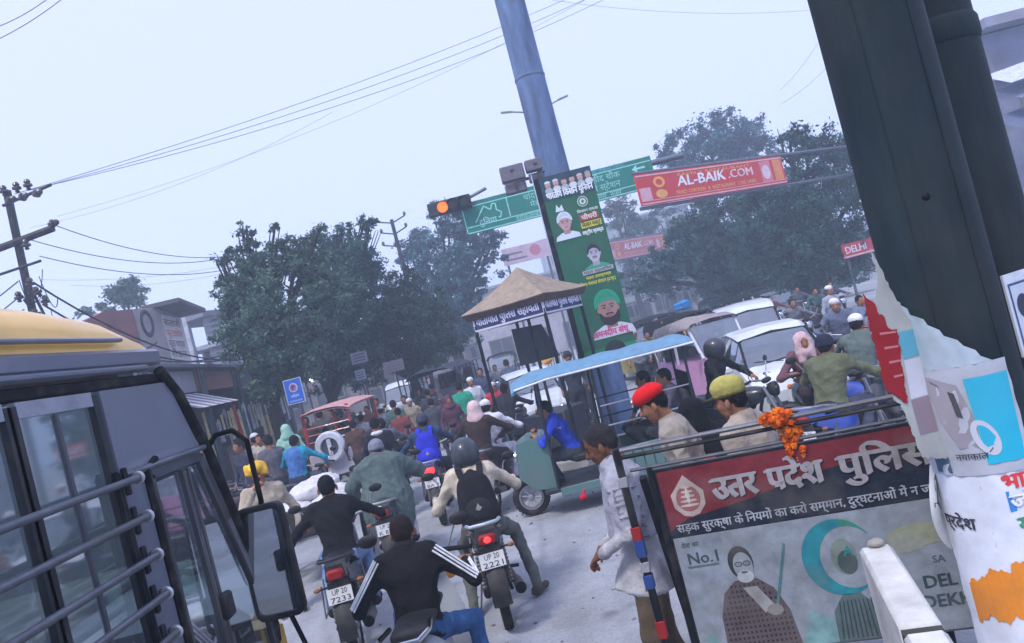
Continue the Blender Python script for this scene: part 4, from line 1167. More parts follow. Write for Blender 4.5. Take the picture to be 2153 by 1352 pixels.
m = MB(S(120, 122, 126)); x0 = .155; m.prism([(x0, .42), (BW - .02, .42), (BW - .02, 1.435), (x0, 1.435)], -.012, 0, bfr); board = m.build('board', 'metal', bar_)
m = MB()
RED, NAV, GRY = S(116, 42, 50), S(30, 38, 52), S(138, 146, 154)  # faded, grimy inks, also darkened for the shade the board stands in
X1 = BW - .025
rect(m, bfr, x0 + .01, .43, X1, 1.43, S(26, 28, 34), .001)
rect(m, bfr, x0 + .025, .43, X1, 1.06, GRY, .002)
shape(m, bfr, [(x0 + .025, 1.15), (X1, 1.15), (X1, 1.415), (x0 + .025, 1.415)], NAV, .002)
shape(m, bfr, [(x0 + .025, 1.10), (x0 + .12, 1.15), (x0 + .45, 1.20), (x0 + .75, 1.27), (X1, 1.345), (X1, 1.415), (x0 + .025, 1.415)], RED, .003)
rect(m, bfr, x0 + .025, 1.065, X1, 1.15, NAV, .0025)
# shield emblem
ex, ey = x0 + .155, 1.265
shape(m, bfr, [(ex, ey + .115), (ex + .03, ey + .08), (ex + .085, ey + .02), (ex + .08, ey - .05), (ex + .04, ey - .095), (ex, ey - .105), (ex - .04, ey - .095), (ex - .08, ey - .05), (ex - .085, ey + .02), (ex - .03, ey + .08)], S(176, 160, 150), .004)
shape(m, bfr, oval(ex, ey - .01, .062, .068), S(150, 92, 92), .0045)
for k in range(5): shape(m, bfr, oval(ex, ey - .045 + k * .024, .05 - .006 * k, .007, 12), S(184, 172, 162), .005)
shape(m, bfr, [(ex - .012, ey + .01), (ex, ey + .06), (ex + .012, ey + .01), (ex, ey - .04)], S(196, 186, 176), .0055)
LT = S(160, 154, 156)
def head_line(s_, x, w, y, size, slope=.0, sh=True):
    write(m, bfr, s_, x + .006, y - .006, size, S(24, 26, 34), .0052, .04, width=w)
    write(m, bfr, s_, x, y, size, LT, .0072, .04, width=w)
head_line('उतर', x0 + .285, .225, 1.225, .17); rect(m, bfr, x0 + .365, 1.268, x0 + .415, 1.284, LT, .0082)
head_line('पदेश', x0 + .56, .27, 1.225, .17); m.poly([bfr(*p, .0078) for p in ((x0 + .585, 1.238), (x0 + .60, 1.252), (x0 + .632, 1.262), (x0 + .632, 1.25), (x0 + .606, 1.236))], LT)
head_line('पुिलस', x0 + .90, .42, 1.225, .17)
vs_ = 'सड़क सुरक्षा के िनयमों का करो सम्मान, दुर्घटनाओं में न जान'
write(m, bfr, vs_, x0 + .06, 1.088, .062, S(170, 174, 180), .006, .02, width=X1 - x0 - .07)
# printed advertisement: a man with glasses in a checked shawl, a crescent, a second figure
write(m, bfr, 'देश का', x0 + .06, 1.005, .035, S(70, 86, 92), .004, .015); write(m, bfr, 'No.1', x0 + .07, .915, .085, S(64, 78, 84), .004, .02)
rect(m, bfr, x0 + .065, .895, x0 + .225, .905, S(90, 104, 110), .004)
fx, fy = x0 + .33, .86
shape(m, bfr, [(fx - .17, .43), (fx - .16, .62), (fx - .12, .74), (fx - .05, .80), (fx + .06, .80), (fx + .13, .74), (fx + .18, .62), (fx + .20, .43)], S(92, 82, 84), .004)
for i in range(15):
    for k in range(13):
        px_, py_ = fx - .15 + .0225 * i, .44 + .027 * k
        if abs(px_ - fx) < .165 - max(0, py_ - .60) * .5: shape(m, bfr, [(px_, py_), (px_ + .011, py_), (px_ + .011, py_ + .013), (px_, py_ + .013)], S(52, 46, 52), .005)
shape(m, bfr, oval(fx, fy + .03, .062, .085), S(50, 52, 58), .0055); shape(m, bfr, oval(fx + .008, fy + .01, .048, .072), S(142, 150, 152), .006)
shape(m, bfr, oval(fx + .008, fy - .045, .042, .032), S(176, 182, 184), .0065); shape(m, bfr, oval(fx + .008, fy - .022, .018, .006, 10), S(90, 84, 86), .007)
for s_ in (-1, 1):
    shape(m, bfr, oval(fx + .008 + .021 * s_, fy + .022, .020, .014, 14), S(40, 44, 50), .007); shape(m, bfr, oval(fx + .008 + .021 * s_, fy + .022, .016, .010, 14), S(120, 130, 134), .0075)
shape(m, bfr, [(fx + .10, .60), (fx + .115, .60), (fx + .235, .95), (fx + .225, .955)], S(78, 122, 122), .006)
shape(m, bfr, oval(fx + .11, .63, .04, .03), S(130, 126, 122), .0075); shape(m, bfr, [(fx - .02, .76), (fx + .05, .76), (fx + .11, .66), (fx + .06, .62)], S(156, 156, 154), .0065)
shape(m, bfr, [(fx + .20, .43), (fx + .27, .60), (fx + .36, .55), (fx + .44, .43)], S(120, 158, 158), .0035); shape(m, bfr, [(x0 + .03, .43), (x0 + .09, .56), (x0 + .16, .43)], S(118, 156, 156), .0035)
cx, cy2 = x0 + .80, .845
out = oval(cx, cy2, .175, .19, 30, rad(30), rad(300)); inn = oval(cx + .045, cy2 - .005, .135, .155, 30, rad(38), rad(292))
TEAL = S(40, 128, 138)
for i in range(30): m.poly([bfr(*out[i], .004), bfr(*out[i + 1], .004), bfr(*inn[i + 1], .004), bfr(*inn[i], .004)], TEAL if i > 5 else S(58, 138, 112))
shape(m, bfr, oval(cx + .02, cy2, .06, .09), S(120, 132, 122), .0035); shape(m, bfr, oval(cx + .03, cy2 - .03, .045, .06), S(72, 86, 84), .0045); write(m, bfr, 'A', cx + .02, cy2 + .0, .07, TEAL, .005, .02)
shape(m, bfr, [(cx - .10, .43), (cx - .09, .58), (cx - .03, .66), (cx + .05, .66), (cx + .12, .58), (cx + .13, .43)], S(88, 104, 104), .004)
for k in range(9): shape(m, bfr, [(cx - .08 + .022 * k, .44), (cx - .072 + .022 * k, .44), (cx - .05 + .018 * k, .63), (cx - .056 + .018 * k, .63)], S(56, 72, 76), .005)
shape(m, bfr, oval(cx + .38, .90, .15, .055), S(150, 154, 130), .003); shape(m, bfr, oval(cx + .30, .86, .10, .04), S(146, 150, 136), .0032)
write(m, bfr, 'DEL', cx + .335, .64, .085, S(58, 76, 80), .004, .03); write(m, bfr, 'DEKHO', cx + .31, .545, .085, S(66, 84, 88), .004, .03); write(m, bfr, 'SA', cx + .40, .755, .05, S(86, 98, 100), .004, .02)
m.build('printed_face', 'grimy', board)

# marigold garland tied on the rail
g0 = bfr(.845, 1.575, .02)
gar = thing('marigold_garland', 'bunch of orange marigold flowers tied over the barricade rail', 'garland', g0)
rg = random.Random(3)
for part, cnt, cen, rx in (('flower_bunch', 70, (-.01, 0, .005), (.075, .04, .035)), ('flower_strand', 150, (.045, .02, -.10), (.045, .035, .115))):
    m = MB()
    for k in range(cnt):
        a = [rg.gauss(0, .5) for _ in range(3)]
        p = V((cen[0] + max(-1, min(1, a[0])) * rx[0], cen[1] + max(-1, min(1, a[1])) * rx[1], cen[2] + max(-1, min(1, a[2])) * rx[2]))
        c = rg.choice((S(240, 110, 12), S(232, 92, 8), S(246, 134, 20)))
        for q in range(3):
            n_ = 9; r = .017 - .004 * q
            ring = [V((r * (1 + .2 * (j % 2)) * math.cos(j * 2 * math.pi / n_ + q), 0, r * (1 + .2 * (j % 2)) * math.sin(j * 2 * math.pi / n_ + q))) for j in range(n_)]
            Rr = MX.Rotation(rg.uniform(-1, 1), 3, 'Z') @ MX.Rotation(rg.uniform(-1, 1), 3, 'X')
            top = Rr @ V((0, .012 + .006 * q, 0))
            vs = [p + Rr @ v for v in ring] + [p + top, p - top]
            m.add(vs, [(j, (j + 1) % n_, n_) for j in range(n_)] + [((j + 1) % n_, j, n_ + 1) for j in range(n_)], c)
    m.build(part, 'flower', gar, 30)
m = MB(S(190, 170, 120)); m.tube([(-.05, 0, .0), (.0, .0, .03), (.05, .0, .0), (.05, .02, -.22)], .003, 5); m.build('string', 'cloth', gar)

# ------------------------------------------------------------------ the pair of steel columns with torn posters
PC = S(24, 40, 45)
c1 = V((1.745, 3.14, 0)); R1 = .203
c2 = V((2.265, 3.62, 0)); R2 = .20
cols = thing('steel_column', 'thick steel gantry column with torn posters round its foot', 'column', c1, 0, 'steel gantry columns')
m = MB(PC); m.lathe([(R1 + .03, 0), (R1 + .03, .02), (R1, .02), (R1, 4), (R1 * .99, 9)], (0, 0, 0), (0, 0, 1), 48); m.build('shaft', 'pole', cols)
m = MB(tuple(x * .8 for x in PC))
for a in (rad(228), rad(285)): m.tube([(math.cos(a) * (R1 + .001), math.sin(a) * (R1 + .001), .02), (math.cos(a) * (R1 - .001), math.sin(a) * (R1 - .001), 9)], .005, 5)
m.build('weld_seam', 'pole', cols)
m = MB(S(30, 30, 32)); a = rad(250); m.lathe([(.001, .004), (.012, .003), (.016, 0)], (math.cos(a) * R1, math.sin(a) * R1, 2.42), (math.cos(a), math.sin(a), 0), 12); m.build('bolt_hole', 'metal', cols)
cols2 = thing('steel_column', 'thick steel gantry column standing just behind the poster-covered one', 'column', c2, 0, 'steel gantry columns')
m = MB(tuple(x * .9 for x in PC)); m.lathe([(R2 + .03, 0), (R2 + .03, .02), (R2, .02), (R2, 9)], (0, 0, 0), (0, 0, 1), 48); m.build('shaft', 'pole', cols2)
m = MB(PC); m.lathe([(R2 + .002, 3.1), (R2 + .012, 3.12), (R2 + .012, 3.2), (R2 + .002, 3.22)], (0, 0, 0), (0, 0, 1), 48); m.build('collar', 'pole', cols2)

class Cyl:
    """wrap: x metres along the circumference from angle a0 (counter clockwise), y height; z outwards"""
    def __init__(s, c, r, a0): s.c, s.r, s.a0 = c, r, a0
    def __call__(s, x, y, z=0.0):
        a = s.a0 + x / s.r; r = s.r + z
        return V((s.c.x + math.cos(a) * r, s.c.y + math.sin(a) * r, y))
def cyl_sheet(mb, fr, outline_l, outline_r, y0, y1, col, z, n=26, nx=18, rng=None, jag=.0, flare=None):
    """sheet between two x(y) edges"""
    rg = random.Random(rng or 1)
    rows = []
    for j in range(n + 1):
        y = y0 + (y1 - y0) * j / n
        a = outline_l(y) + rg.uniform(-jag, jag); b = outline_r(y) + rg.uniform(-jag, jag)
        rows.append([fr(a + (b - a) * i / nx, y, z + (flare(a + (b - a) * i / nx, y) if flare else 0) + .002 * math.sin(9 * i + 5 * j)) for i in range(nx + 1)])
    vs = [p for r in rows for p in r]
    mb.add(vs, [(j * (nx + 1) + i, j * (nx + 1) + i + 1, (j + 1) * (nx + 1) + i + 1, (j + 1) * (nx + 1) + i) for j in range(n) for i in range(nx)], col)
# visible arc of column 1 from the camera: silhouettes near 151 deg (left) and 331 deg (right), centre 241
CY = Cyl(V((0, 0, 0)), R1 + .004, rad(158))
ARC = R1 * rad(166)
torn = lambda base, amp, sd: (lambda y: base + amp * (math.sin(y * 37 + sd) * .5 + math.sin(y * 91 + 2 * sd) * .3 + math.sin(y * 173 + sd * 3) * .2))
def poster(label, z, name='poster'):
    o = thing(name, label, 'poster', c1, 0, 'posters pasted on the steel column')
    return o
# lower white poster with orange brush stroke
p_ = poster('white rally poster with an orange brush stroke and Hindi lettering, pasted low on the column', 1)
m = MB()
cyl_sheet(m, CY, torn(.02, .004, 1), lambda y: ARC + .1, -.02, 1.34, S(226, 230, 240), .003, 30, 24, 2)
m.build('sheet', 'paper', p_, 60)
m = MB()
fl = lambda x, y: 0.0
rb2 = random.Random(6)
nz_ = lambda x, sd: math.sin(x * 61 + sd) * .010 + math.sin(x * 147 + 2 * sd) * .006 + math.sin(x * 331 + sd) * .003
f = lambda x: .845 + .10 * math.sin(min(1, max(0, x - .08) / .22) * 1.7) + (.02 if x > .28 else 0) + nz_(x, 1)
g = lambda x: .68 + .06 * math.sin(x * 6) + nz_(x, 4) * 1.2
for i in range(104):
    a, b = .10 + i * .005, .105 + i * .005
    m.poly([CY(a, g(a), .0062), CY(b, g(b), .0062), CY(b, f(b), .0062), CY(a, f(a), .0062)], S(234, 138 + (i * 7) % 9, 40 + (i * 5) % 12))
m.build('brush_stroke', 'paper', p_)
m = MB()
write(m, CY, 'भारत', .325, 1.255, .085, S(226, 60, 66), .006, .035); rect(m, CY, .33, 1.165, .42, 1.245, S(52, 138, 214), .0055); rect(m, CY, .42, 1.165, .50, 1.245, S(52, 138, 214), .0055)
write(m, CY, 'जोड़ो', .338, 1.178, .08, S(236, 240, 246), .008, .03); write(m, CY, 'यात्रा', .345, 1.085, .085, S(70, 150, 110), .006, .03)
write(m, CY, '3 जनवरी', .355, 1.015, .055, S(50, 56, 80), .006, .02)
rect(m, CY, .375, .88, .475, .985, S(30, 32, 40), .0055); write(m, CY, 'नागरीय', .38, .942, .04, S(230, 230, 235), .008, .02); write(m, CY, 'उत्तर', .38, .895, .04, S(230, 230, 235), .008, .02)
shape(m, CY, oval(.45, .50, .06, .10), S(196, 160, 150), .006)
m.build('lettering', 'print', p_)
m = MB(); 
def flapfn(u, v):
    y = 1.00 + .36 * v; w = .085 * math.sin(math.pi * min(1, max(0, v)) ** .8) + .004
    p = CY(.025, y, .006); q = V((-.82, -.58, 0)).normalized()
    return p + q * (w * (1 - u)) + V((.35, -.9, 0)) * .03 * math.sin(u * 3.1) * v + V((0, 0, -.02 * (1 - u)))
m.grid(flapfn, 8, 16, S(204, 206, 206)); 
m.build('curled_edge', 'paper', p_, 60)
m = MB(); pm = lambda x, y, z=0: V(flapfn(1 - x, y)) + V((-.5, -.85, 0)).normalized() * .004
write(m, lambda x, y, z=0: CY(x, y, .007), 'प्रदेश', .05, 1.10, .07, S(52, 54, 62), .0, .03)
m.add([pm(*p) for p in ((.2, .45), (.75, .55), (.75, .60), (.5, .57), (.45, .70), (.35, .70), (.38, .56), (.2, .50))], [(0, 1, 2, 3), (3, 4, 5, 6), (0, 3, 6, 7)], S(24, 26, 22))
m.add([pm(*p) for p in ((.35, .72), (.6, .70), (.7, .86), (.5, .9))], [(0, 1, 2, 3)], S(110, 116, 70))
m.build('lettering', 'print', p_)
# upper poster with turquoise panel
p_ = poster('torn poster with a turquoise panel and a faded figure, pasted above the white one', 1)
m = MB()
cyl_sheet(m, CY, torn(.05, .004, 4), lambda y: .455 + .01 * (1.6 - y), 1.32, 1.75, S(182, 186, 196), .008, 18, 14, 3)
cyl_sheet(m, CY, torn(.05, .005, 4), lambda y: .40 - .95 * (y - 1.75) + .012 * math.sin(y * 120), 1.75, 2.06, S(176, 192, 202), .008, 12, 12, 4, .003)
m.build('sheet', 'paper', p_, 60)
m = MB()
for k in range(8):
    a, b = k / 8, (k + 1) / 8
    m.poly([CY(.30 + .13 * a, 1.36, .0105), CY(.30 + .13 * b, 1.36, .0105), CY(.29 + .155 * b, 1.70, .0105), CY(.29 + .155 * a, 1.70, .0105)], S(30, 178, 208))
shape(m, CY, [(0.155, 1.730), (0.220, 1.700), (0.265, 1.680), (0.300, 1.530), (0.290, 1.430), (0.220, 1.430), (0.170, 1.550)], S(156, 150, 158), .011)
shape(m, CY, [(0.170, 1.710), (0.200, 1.690), (0.330, 1.420), (0.310, 1.400)], S(110, 104, 112), .0118); shape(m, CY, [(0.230, 1.660), (0.250, 1.650), (0.260, 1.550), (0.240, 1.560)], S(70, 66, 74), .012)
shape(m, CY, oval(.315, 1.465, .04, .075, rot=.3), S(196, 200, 212), .0125)
rect(m, CY, .10, 1.33, .17, 1.395, S(70, 96, 116), .0105)
write(m, CY, 'नयाकाल', .20, 1.385, .035, S(60, 60, 70), .0125, .015)
m.build('printed_panel', 'print', p_)
# older red-bordered placard standing off the column's edge
p_ = thing('torn_placard', 'torn red and cream placard sticking out from the edge of the column', 'placard', (0, 0, 0), 0, None)
pA = W(1935, 975, 2.98); pB = W(1816, 545, 2.98)
pf = Frame(W(1940, 960, 3.02), V((1, .35, 0)), V((0, 0, 1)))
def PP(px, py):                                   # metres on the placard from the photograph's outline
    d = ray(px, py); o = V((0, 0, CAM_H)); t = (pf.o - o).dot(pf.n) / d.dot(pf.n); q = o + d * t - pf.o
    return (q.dot(pf.r), q.dot(pf.u))
m = MB(S(176, 178, 172))
m.prism(ragged([PP(*p) for p in ((1830, 522), (1845, 580), (1838, 640), (1880, 840), (1895, 850), (1940, 962), (2030, 965), (1985, 830), (1930, 700), (1880, 620))], .005, .014), -.003, 0, pf); m.build('cream_sheet', 'paper', p_)
m = MB(S(150, 34, 40)); m.prism(ragged([PP(*p) for p in ((1812, 618), (1838, 640), (1842, 655), (1858, 668), (1866, 690), (1884, 692), (1906, 848), (1862, 820), (1838, 730))], .006, .014, 9), .002, .006, pf); m.build('red_sheet', 'paper', p_)
m = MB(S(92, 172, 190)); shape(m, pf, [PP(*p) for p in ((1884, 700), (1925, 690), (1935, 745), (1900, 756))], S(92, 172, 190), .0015)
shape(m, pf, [PP(*p) for p in ((1900, 758), (1936, 750), (1950, 830), (1915, 840))], S(206, 206, 214), .0015); shape(m, pf, [PP(*p) for p in ((1915, 842), (1952, 832), (1972, 905), (1935, 915))], S(146, 128, 136), .0015)
for k in range(4): shape(m, pf, [PP(*p) for p in ((1846 + 10 * k, 700 + 30 * k), (1880 + 5 * k, 696 + 30 * k), (1881 + 5 * k, 700 + 30 * k), (1847 + 10 * k, 705 + 30 * k))], S(200, 120, 124), .0075)
m.build('printed_panel', 'print', p_)
# small white notice at the far edge of the second column
nf = Frame(W(2146, 660, 3.1), V((1, .45, 0)), (0, 0, 1))
o = thing('notice_board', 'small white framed notice at the side of the steel columns', 'notice', (0, 0, 0))
m = MB(S(206, 212, 222)); m.prism([(-.05, -.17), (.22, -.17), (.22, .17), (-.05, .17)], -.01, 0, nf); m.build('panel', 'plastic', o)
m = MB(); rect(m, nf, -.035, -.15, .2, .13, S(60, 90, 130), .001); rect(m, nf, -.025, -.14, .19, .12, S(196, 204, 218), .002); shape(m, nf, oval(.03, .03, .04, .05), S(52, 60, 80), .003); m.build('printed_face', 'print', o)

# white parapet blocks in front of the barricade
par = thing('white_parapet', 'white painted parapet of two long concrete blocks before the barricade', 'parapet', (0, 0, 0))
d = V((.28, 1, 0)).normalized(); s_ = d.cross(V((0, 0, 1)))
pt = W(1838, 1146, 2.62); ztop = pt.z
for a, b in ((0, -.62), (-.66, -1.5)):
    p0, p1 = pt + d * a, pt + d * b
    m = MB(S(206, 204, 198)); m.bar(p0 + V((0, 0, -.65)), p1 + V((0, 0, -.65)), .105, 1.3, ch=.012); m.build('block', 'concrete', par)
m = MB(S(60, 58, 54)); p0 = pt + d * -.622; m.bar(p0 + V((0, 0, -.66)), p0 + d * -.036 + V((0, 0, -.66)), .10, 1.30); m.build('mortar_joint', 'concrete', par)
m = MB(S(150, 146, 140)); rg = random.Random(5)
m.ell((0, 0, 0), (.028, .022, .015), 10, 7); m.v = [tuple(c * rg.uniform(.88, 1.12) for c in v) for v in m.v]
o = m.build('stone', 'concrete', None, label='small grey stone resting on the white parapet', cat='stone'); o.location = pt + d * -.02 + V((0.005, 0, .014))
# ------------------------------------------------------------------ mast with the tall banner
YP = 14.6
pb = W(1165, 360, YP); px0 = pb.x
mast = thing('mast_pole', 'tall pale grey mast rising behind the green banner', 'pole', (px0, YP, 0))
m = MB(S(92, 112, 144)); m.lathe([(.36, 0), (.36, .03), (.305, .03), (.30, 4), (.285, 8.0), (.27, 14)], n=40); m.build('shaft', 'pole', mast)
m = MB(S(96, 108, 128)); m.lathe([(.29, 7.0), (.30, 7.01), (.30, 7.04), (.29, 7.05)], n=40); m.build('joint_ring', 'pole', mast)
yb = YP - .36
tl, tr = W(1131, 374, yb), W(1240, 350, yb)
tl2 = V((tl.x, yb, (tl.z + tr.z) / 2)); bw = tr.x - tl.x; zt = tl2.z; zb_ = 1.55
fr = Frame((tl.x, yb, zb_), (1, 0, 0), (0, 0, 1)); bh = zt - zb_
ban = thing('political_banner', 'tall green banner with three portraits of men and Hindi lettering on the mast', 'banner', (0, 0, 0))
m = MB(S(26, 28, 34)); m.box((tl.x - .06, yb + .08, (zt + zb_) / 2), (.10, .20, bh), ch=.01); m.build('frame_side', 'metal', ban)
m = MB(S(190, 200, 215)); m.box((tl.x - .115, yb - .02, (zt + zb_) / 2 + .1), (.02, .03, bh), ch=.004); m.build('frame_edge', 'metal', ban)
m = MB(S(40, 44, 50)); m.box((tl.x + bw / 2, yb + .06, (zt + zb_) / 2), (bw, .10, bh)); m.build('frame_box', 'metal', ban)
GRN = S(22, 92, 66); GRN2 = S(30, 128, 84)
m = MB(GRN)
m.grid(lambda u, v: fr(u * bw, v * bh, .004 + .006 * math.sin(v * 17 + u * 3)), 6, 24)
m.build('sheet', 'print', ban, 60)
m = MB(); K = bh
def Y_(f): return bh - f                      # f metres below the banner's top
z = .016
rect(m, fr, .0, Y_(.46), bw, Y_(0), S(30, 62, 74), z - .002)
rg = random.Random(9)
for k in range(6):                            # row of small portraits
    cx = .14 + k * (bw - .22) / 5; cyy = Y_(.17) + .01 * (k % 2)
    tc_ = (S(214, 218, 224), S(196, 200, 208), S(60, 60, 66), S(44, 44, 50), S(206, 170, 176), S(150, 154, 160))[k]
    shape(m, fr, oval(cx, cyy - .11, .075, .06, 14), S(206, 210, 216) if k % 2 else S(170, 176, 186), z); shape(m, fr, oval(cx, cyy, .052, .066, 16), S(190, 150, 140), z + .001); shape(m, fr, oval(cx, cyy + .035, .058, .045, 16, 0, math.pi), tc_, z + .002)
    shape(m, fr, oval(cx, cyy - .03, .02, .006, 8), S(90, 60, 58), z + .002)
write(m, fr, 'भारतीय िकसान यूिनयन', .06, Y_(.43), .17, S(232, 236, 240), z, .03, width=bw - .10)
shape(m, fr, oval(bw * .70, Y_(.62), .10, .10), S(196, 206, 200), z); shape(m, fr, oval(bw * .70, Y_(.62), .085, .085), S(40, 100, 76), z + .001); shape(m, fr, oval(bw * .70, Y_(.62), .06, .06), S(206, 214, 206), z + .002); shape(m, fr, oval(bw * .70, Y_(.62), .03, .035, 6), S(60, 120, 90), z + .003)
def portrait(cx, cyy, s_, skin, turban=None, hairc=None, beard=None, tache=None, cloth=S(220, 222, 228), profile=False):
    shape(m, fr, [(cx - 1.5 * s_, cyy - 1.95 * s_), (cx - 1.35 * s_, cyy - 1.45 * s_), (cx - .6 * s_, cyy - 1.1 * s_), (cx + .6 * s_, cyy - 1.1 * s_), (cx + 1.35 * s_, cyy - 1.45 * s_), (cx + 1.5 * s_, cyy - 1.95 * s_)], cloth, z)
    shape(m, fr, [(cx - .42 * s_, cyy - .5 * s_), (cx + .42 * s_, cyy - .5 * s_), (cx + .38 * s_, cyy - 1.35 * s_), (cx - .38 * s_, cyy - 1.35 * s_)], tuple(x * .75 for x in skin), z + .001)
    if beard: shape(m, fr, oval(cx, cyy - .42 * s_, .70 * s_, .80 * s_), beard, z + .0012)
    shape(m, fr, oval(cx, cyy, .68 * s_, .92 * s_, 26), skin, z + .002)
    for e in (-1, 1): shape(m, fr, oval(cx + .70 * s_ * e, cyy - .05 * s_, .10 * s_, .2 * s_, 10), tuple(x * .85 for x in skin), z + .0015)
    if beard:
        jaw = oval(cx, cyy, .69 * s_, .93 * s_, 20, rad(190), rad(350)); inn = [(cx + .55 * s_ * math.cos(a), cyy - .22 * s_ + .40 * s_ * math.sin(a)) for a in [rad(345 - 150 * k / 10) for k in range(11)]]
        shape(m, fr, jaw + inn, beard, z + .003)
    for e in (-1, 1):
        ex_ = cx + .27 * s_ * e
        shape(m, fr, oval(ex_, cyy + .08 * s_, .15 * s_, .075 * s_, 12), tuple(x * .6 for x in skin), z + .003); shape(m, fr, oval(ex_, cyy + .075 * s_, .07 * s_, .06 * s_, 10), (.02, .015, .015), z + .004)
        shape(m, fr, [(ex_ - .19 * s_, cyy + .22 * s_), (ex_ + .19 * s_, cyy + .22 * s_), (ex_ + .15 * s_, cyy + .30 * s_), (ex_ - .15 * s_, cyy + .29 * s_)], (.03, .025, .025), z + .004)
    shape(m, fr, [(cx - .06 * s_, cyy + .1 * s_), (cx + .06 * s_, cyy + .1 * s_), (cx + .16 * s_, cyy - .22 * s_), (cx - .16 * s_, cyy - .22 * s_)], tuple(x * .82 for x in skin), z + .0035)
    if tache: shape(m, fr, [(cx - .32 * s_, cyy - .46 * s_), (cx - .2 * s_, cyy - .30 * s_), (cx + .2 * s_, cyy - .30 * s_), (cx + .32 * s_, cyy - .46 * s_), (cx, cyy - .38 * s_)], tache, z + .0045)
    shape(m, fr, oval(cx, cyy - .52 * s_, .22 * s_, .07 * s_, 12), (skin[0] * .7, skin[1] * .45, skin[2] * .45), z + .004)
    if hairc:
        top = oval(cx, cyy + .05 * s_, .74 * s_, 1.02 * s_, 18, rad(-5), rad(185)); inn = oval(cx, cyy + .1 * s_, .60 * s_, .58 * s_, 14, rad(175), rad(5)) if False else [(cx + .58 * s_ * math.cos(a), cyy + .12 * s_ + .50 * s_ * math.sin(a)) for a in [rad(180 - 180 * k / 12) for k in range(13)]]
        shape(m, fr, top + inn, hairc, z + .005)
    if turban:
        top = oval(cx, cyy + .30 * s_, .92 * s_, 1.05 * s_, 22, rad(-12), rad(192)); inn = [(cx + .66 * s_ * math.cos(a), cyy + .22 * s_ + .34 * s_ * math.sin(a)) for a in [rad(180 - 180 * k / 12) for k in range(13)]]
        shape(m, fr, top + inn, turban, z + .005)
        for k in range(4):
            a = oval(cx, cyy + .22 * s_, (.85 - .12 * k) * s_, (.62 + .12 * k) * s_, 14, rad(20 + 8 * k), rad(165)); b = oval(cx, cyy + .22 * s_, (.85 - .12 * k) * s_, (.66 + .12 * k) * s_, 14, rad(20 + 8 * k), rad(165))
            shape(m, fr, a + b[::-1], tuple(x * .7 for x in turban), z + .006)
portrait(bw * .28, Y_(.93), .16, S(186, 150, 148), turban=S(206, 216, 226), cloth=S(206, 214, 224))
shape(m, fr, [(bw * .16, Y_(.70)), (bw * .20, Y_(.56)), (bw * .24, Y_(.64)), (bw * .30, Y_(.58)), (bw * .32, Y_(.70))], S(210, 218, 226), z + .006)
rect(m, fr, bw * .56, Y_(.98), bw * .93, Y_(.86), S(150, 60, 66), z); write(m, fr, 'चौधरी', bw * .60, Y_(.96), .12, S(236, 210, 200), z + .001, .03, width=bw * .30)
rect(m, fr, bw * .56, Y_(1.12), bw * .95, Y_(1.01), S(206, 190, 50), z); write(m, fr, 'िकसान मजदूर', bw * .58, Y_(1.10), .11, S(50, 70, 40), z + .001, .03, width=bw * .35)
write(m, fr, 'राष्ट्रीय प्रवक्ता', bw * .55, Y_(1.24), .10, S(226, 232, 226), z, .025, width=bw * .40); write(m, fr, 'िकसान एकता', bw * .55, Y_(.82), .07, S(220, 226, 222), z, .02, width=bw * .4)
portrait(bw * .66, Y_(1.62), .17, S(176, 172, 186), hairc=S(24, 26, 32), tache=S(40, 36, 42), cloth=S(60, 150, 120))
rect(m, fr, bw * .36, Y_(1.98), bw * .95, Y_(1.90), S(170, 172, 176), z + .007)
write(m, fr, 'मंडल महासिचव', bw * .38, Y_(1.97), .08, S(60, 60, 66), z + .008, .02, width=bw * .54)
write(m, fr, 'मंडल उपाध्यक्ष', bw * .40, Y_(2.07), .08, S(214, 206, 60), z, .02, width=bw * .48); write(m, fr, 'भिवष्य पंचायत संगठन (उ.प्र.)', bw * .22, Y_(2.18), .09, S(214, 206, 60), z, .02, width=bw * .72)
portrait(bw * .66, Y_(2.68), .27, S(160, 124, 116), turban=S(24, 150, 112), beard=S(40, 30, 32), tache=S(34, 26, 28), cloth=S(200, 204, 216))
write(m, fr, 'अमनदीप संधू', bw * .25, Y_(3.17), .16, S(214, 70, 130), z + .007, .035, width=bw * .7)
rect(m, fr, .0, 0, bw, .1, GRN2, z); shape(m, fr, oval(bw * .6, .0, .2, .2, 20, 0, math.pi), S(14, 30, 26), z + .001)
m.build('printed_face', 'print', ban)

# two grey speaker boxes on a bracket of the mast
for (px, py, w, h, lb) in ((1080, 376, .46, .48, 'grey box loudspeaker on the bracket of the mast, clear of the shaft'), (1128, 358, .40, .36, 'grey box loudspeaker tucked against the shaft of the mast')):
    c = W(px, py, YP - .1); t = thing('box_loudspeaker', lb, 'loudspeaker', c)
    m = MB(S(104, 98, 108)); m.box((0, 0, .10), (w, .22, h * .62), ch=.02); m.box((0, .02, -h * .38), (w * .9, .18, h * .40), ch=.02); m.build('cabinet', 'plastic', t)
    m = MB(S(60, 56, 64)); m.box((0, -.115, -.08), (w * .9, .02, .03)); m.box((0, -.115, -h * .36), (.05, .02, .12), ch=.005); m.box((.0, -.115, h * .30), (.07, .02, .04), ch=.005); m.build('front_trim', 'plastic', t)
    m = MB(S(70, 70, 76)); m.bar((0, .05, -.05), (px0 - c.x, .1, -.05), .05, .05); m.build('bracket', 'metal', t)

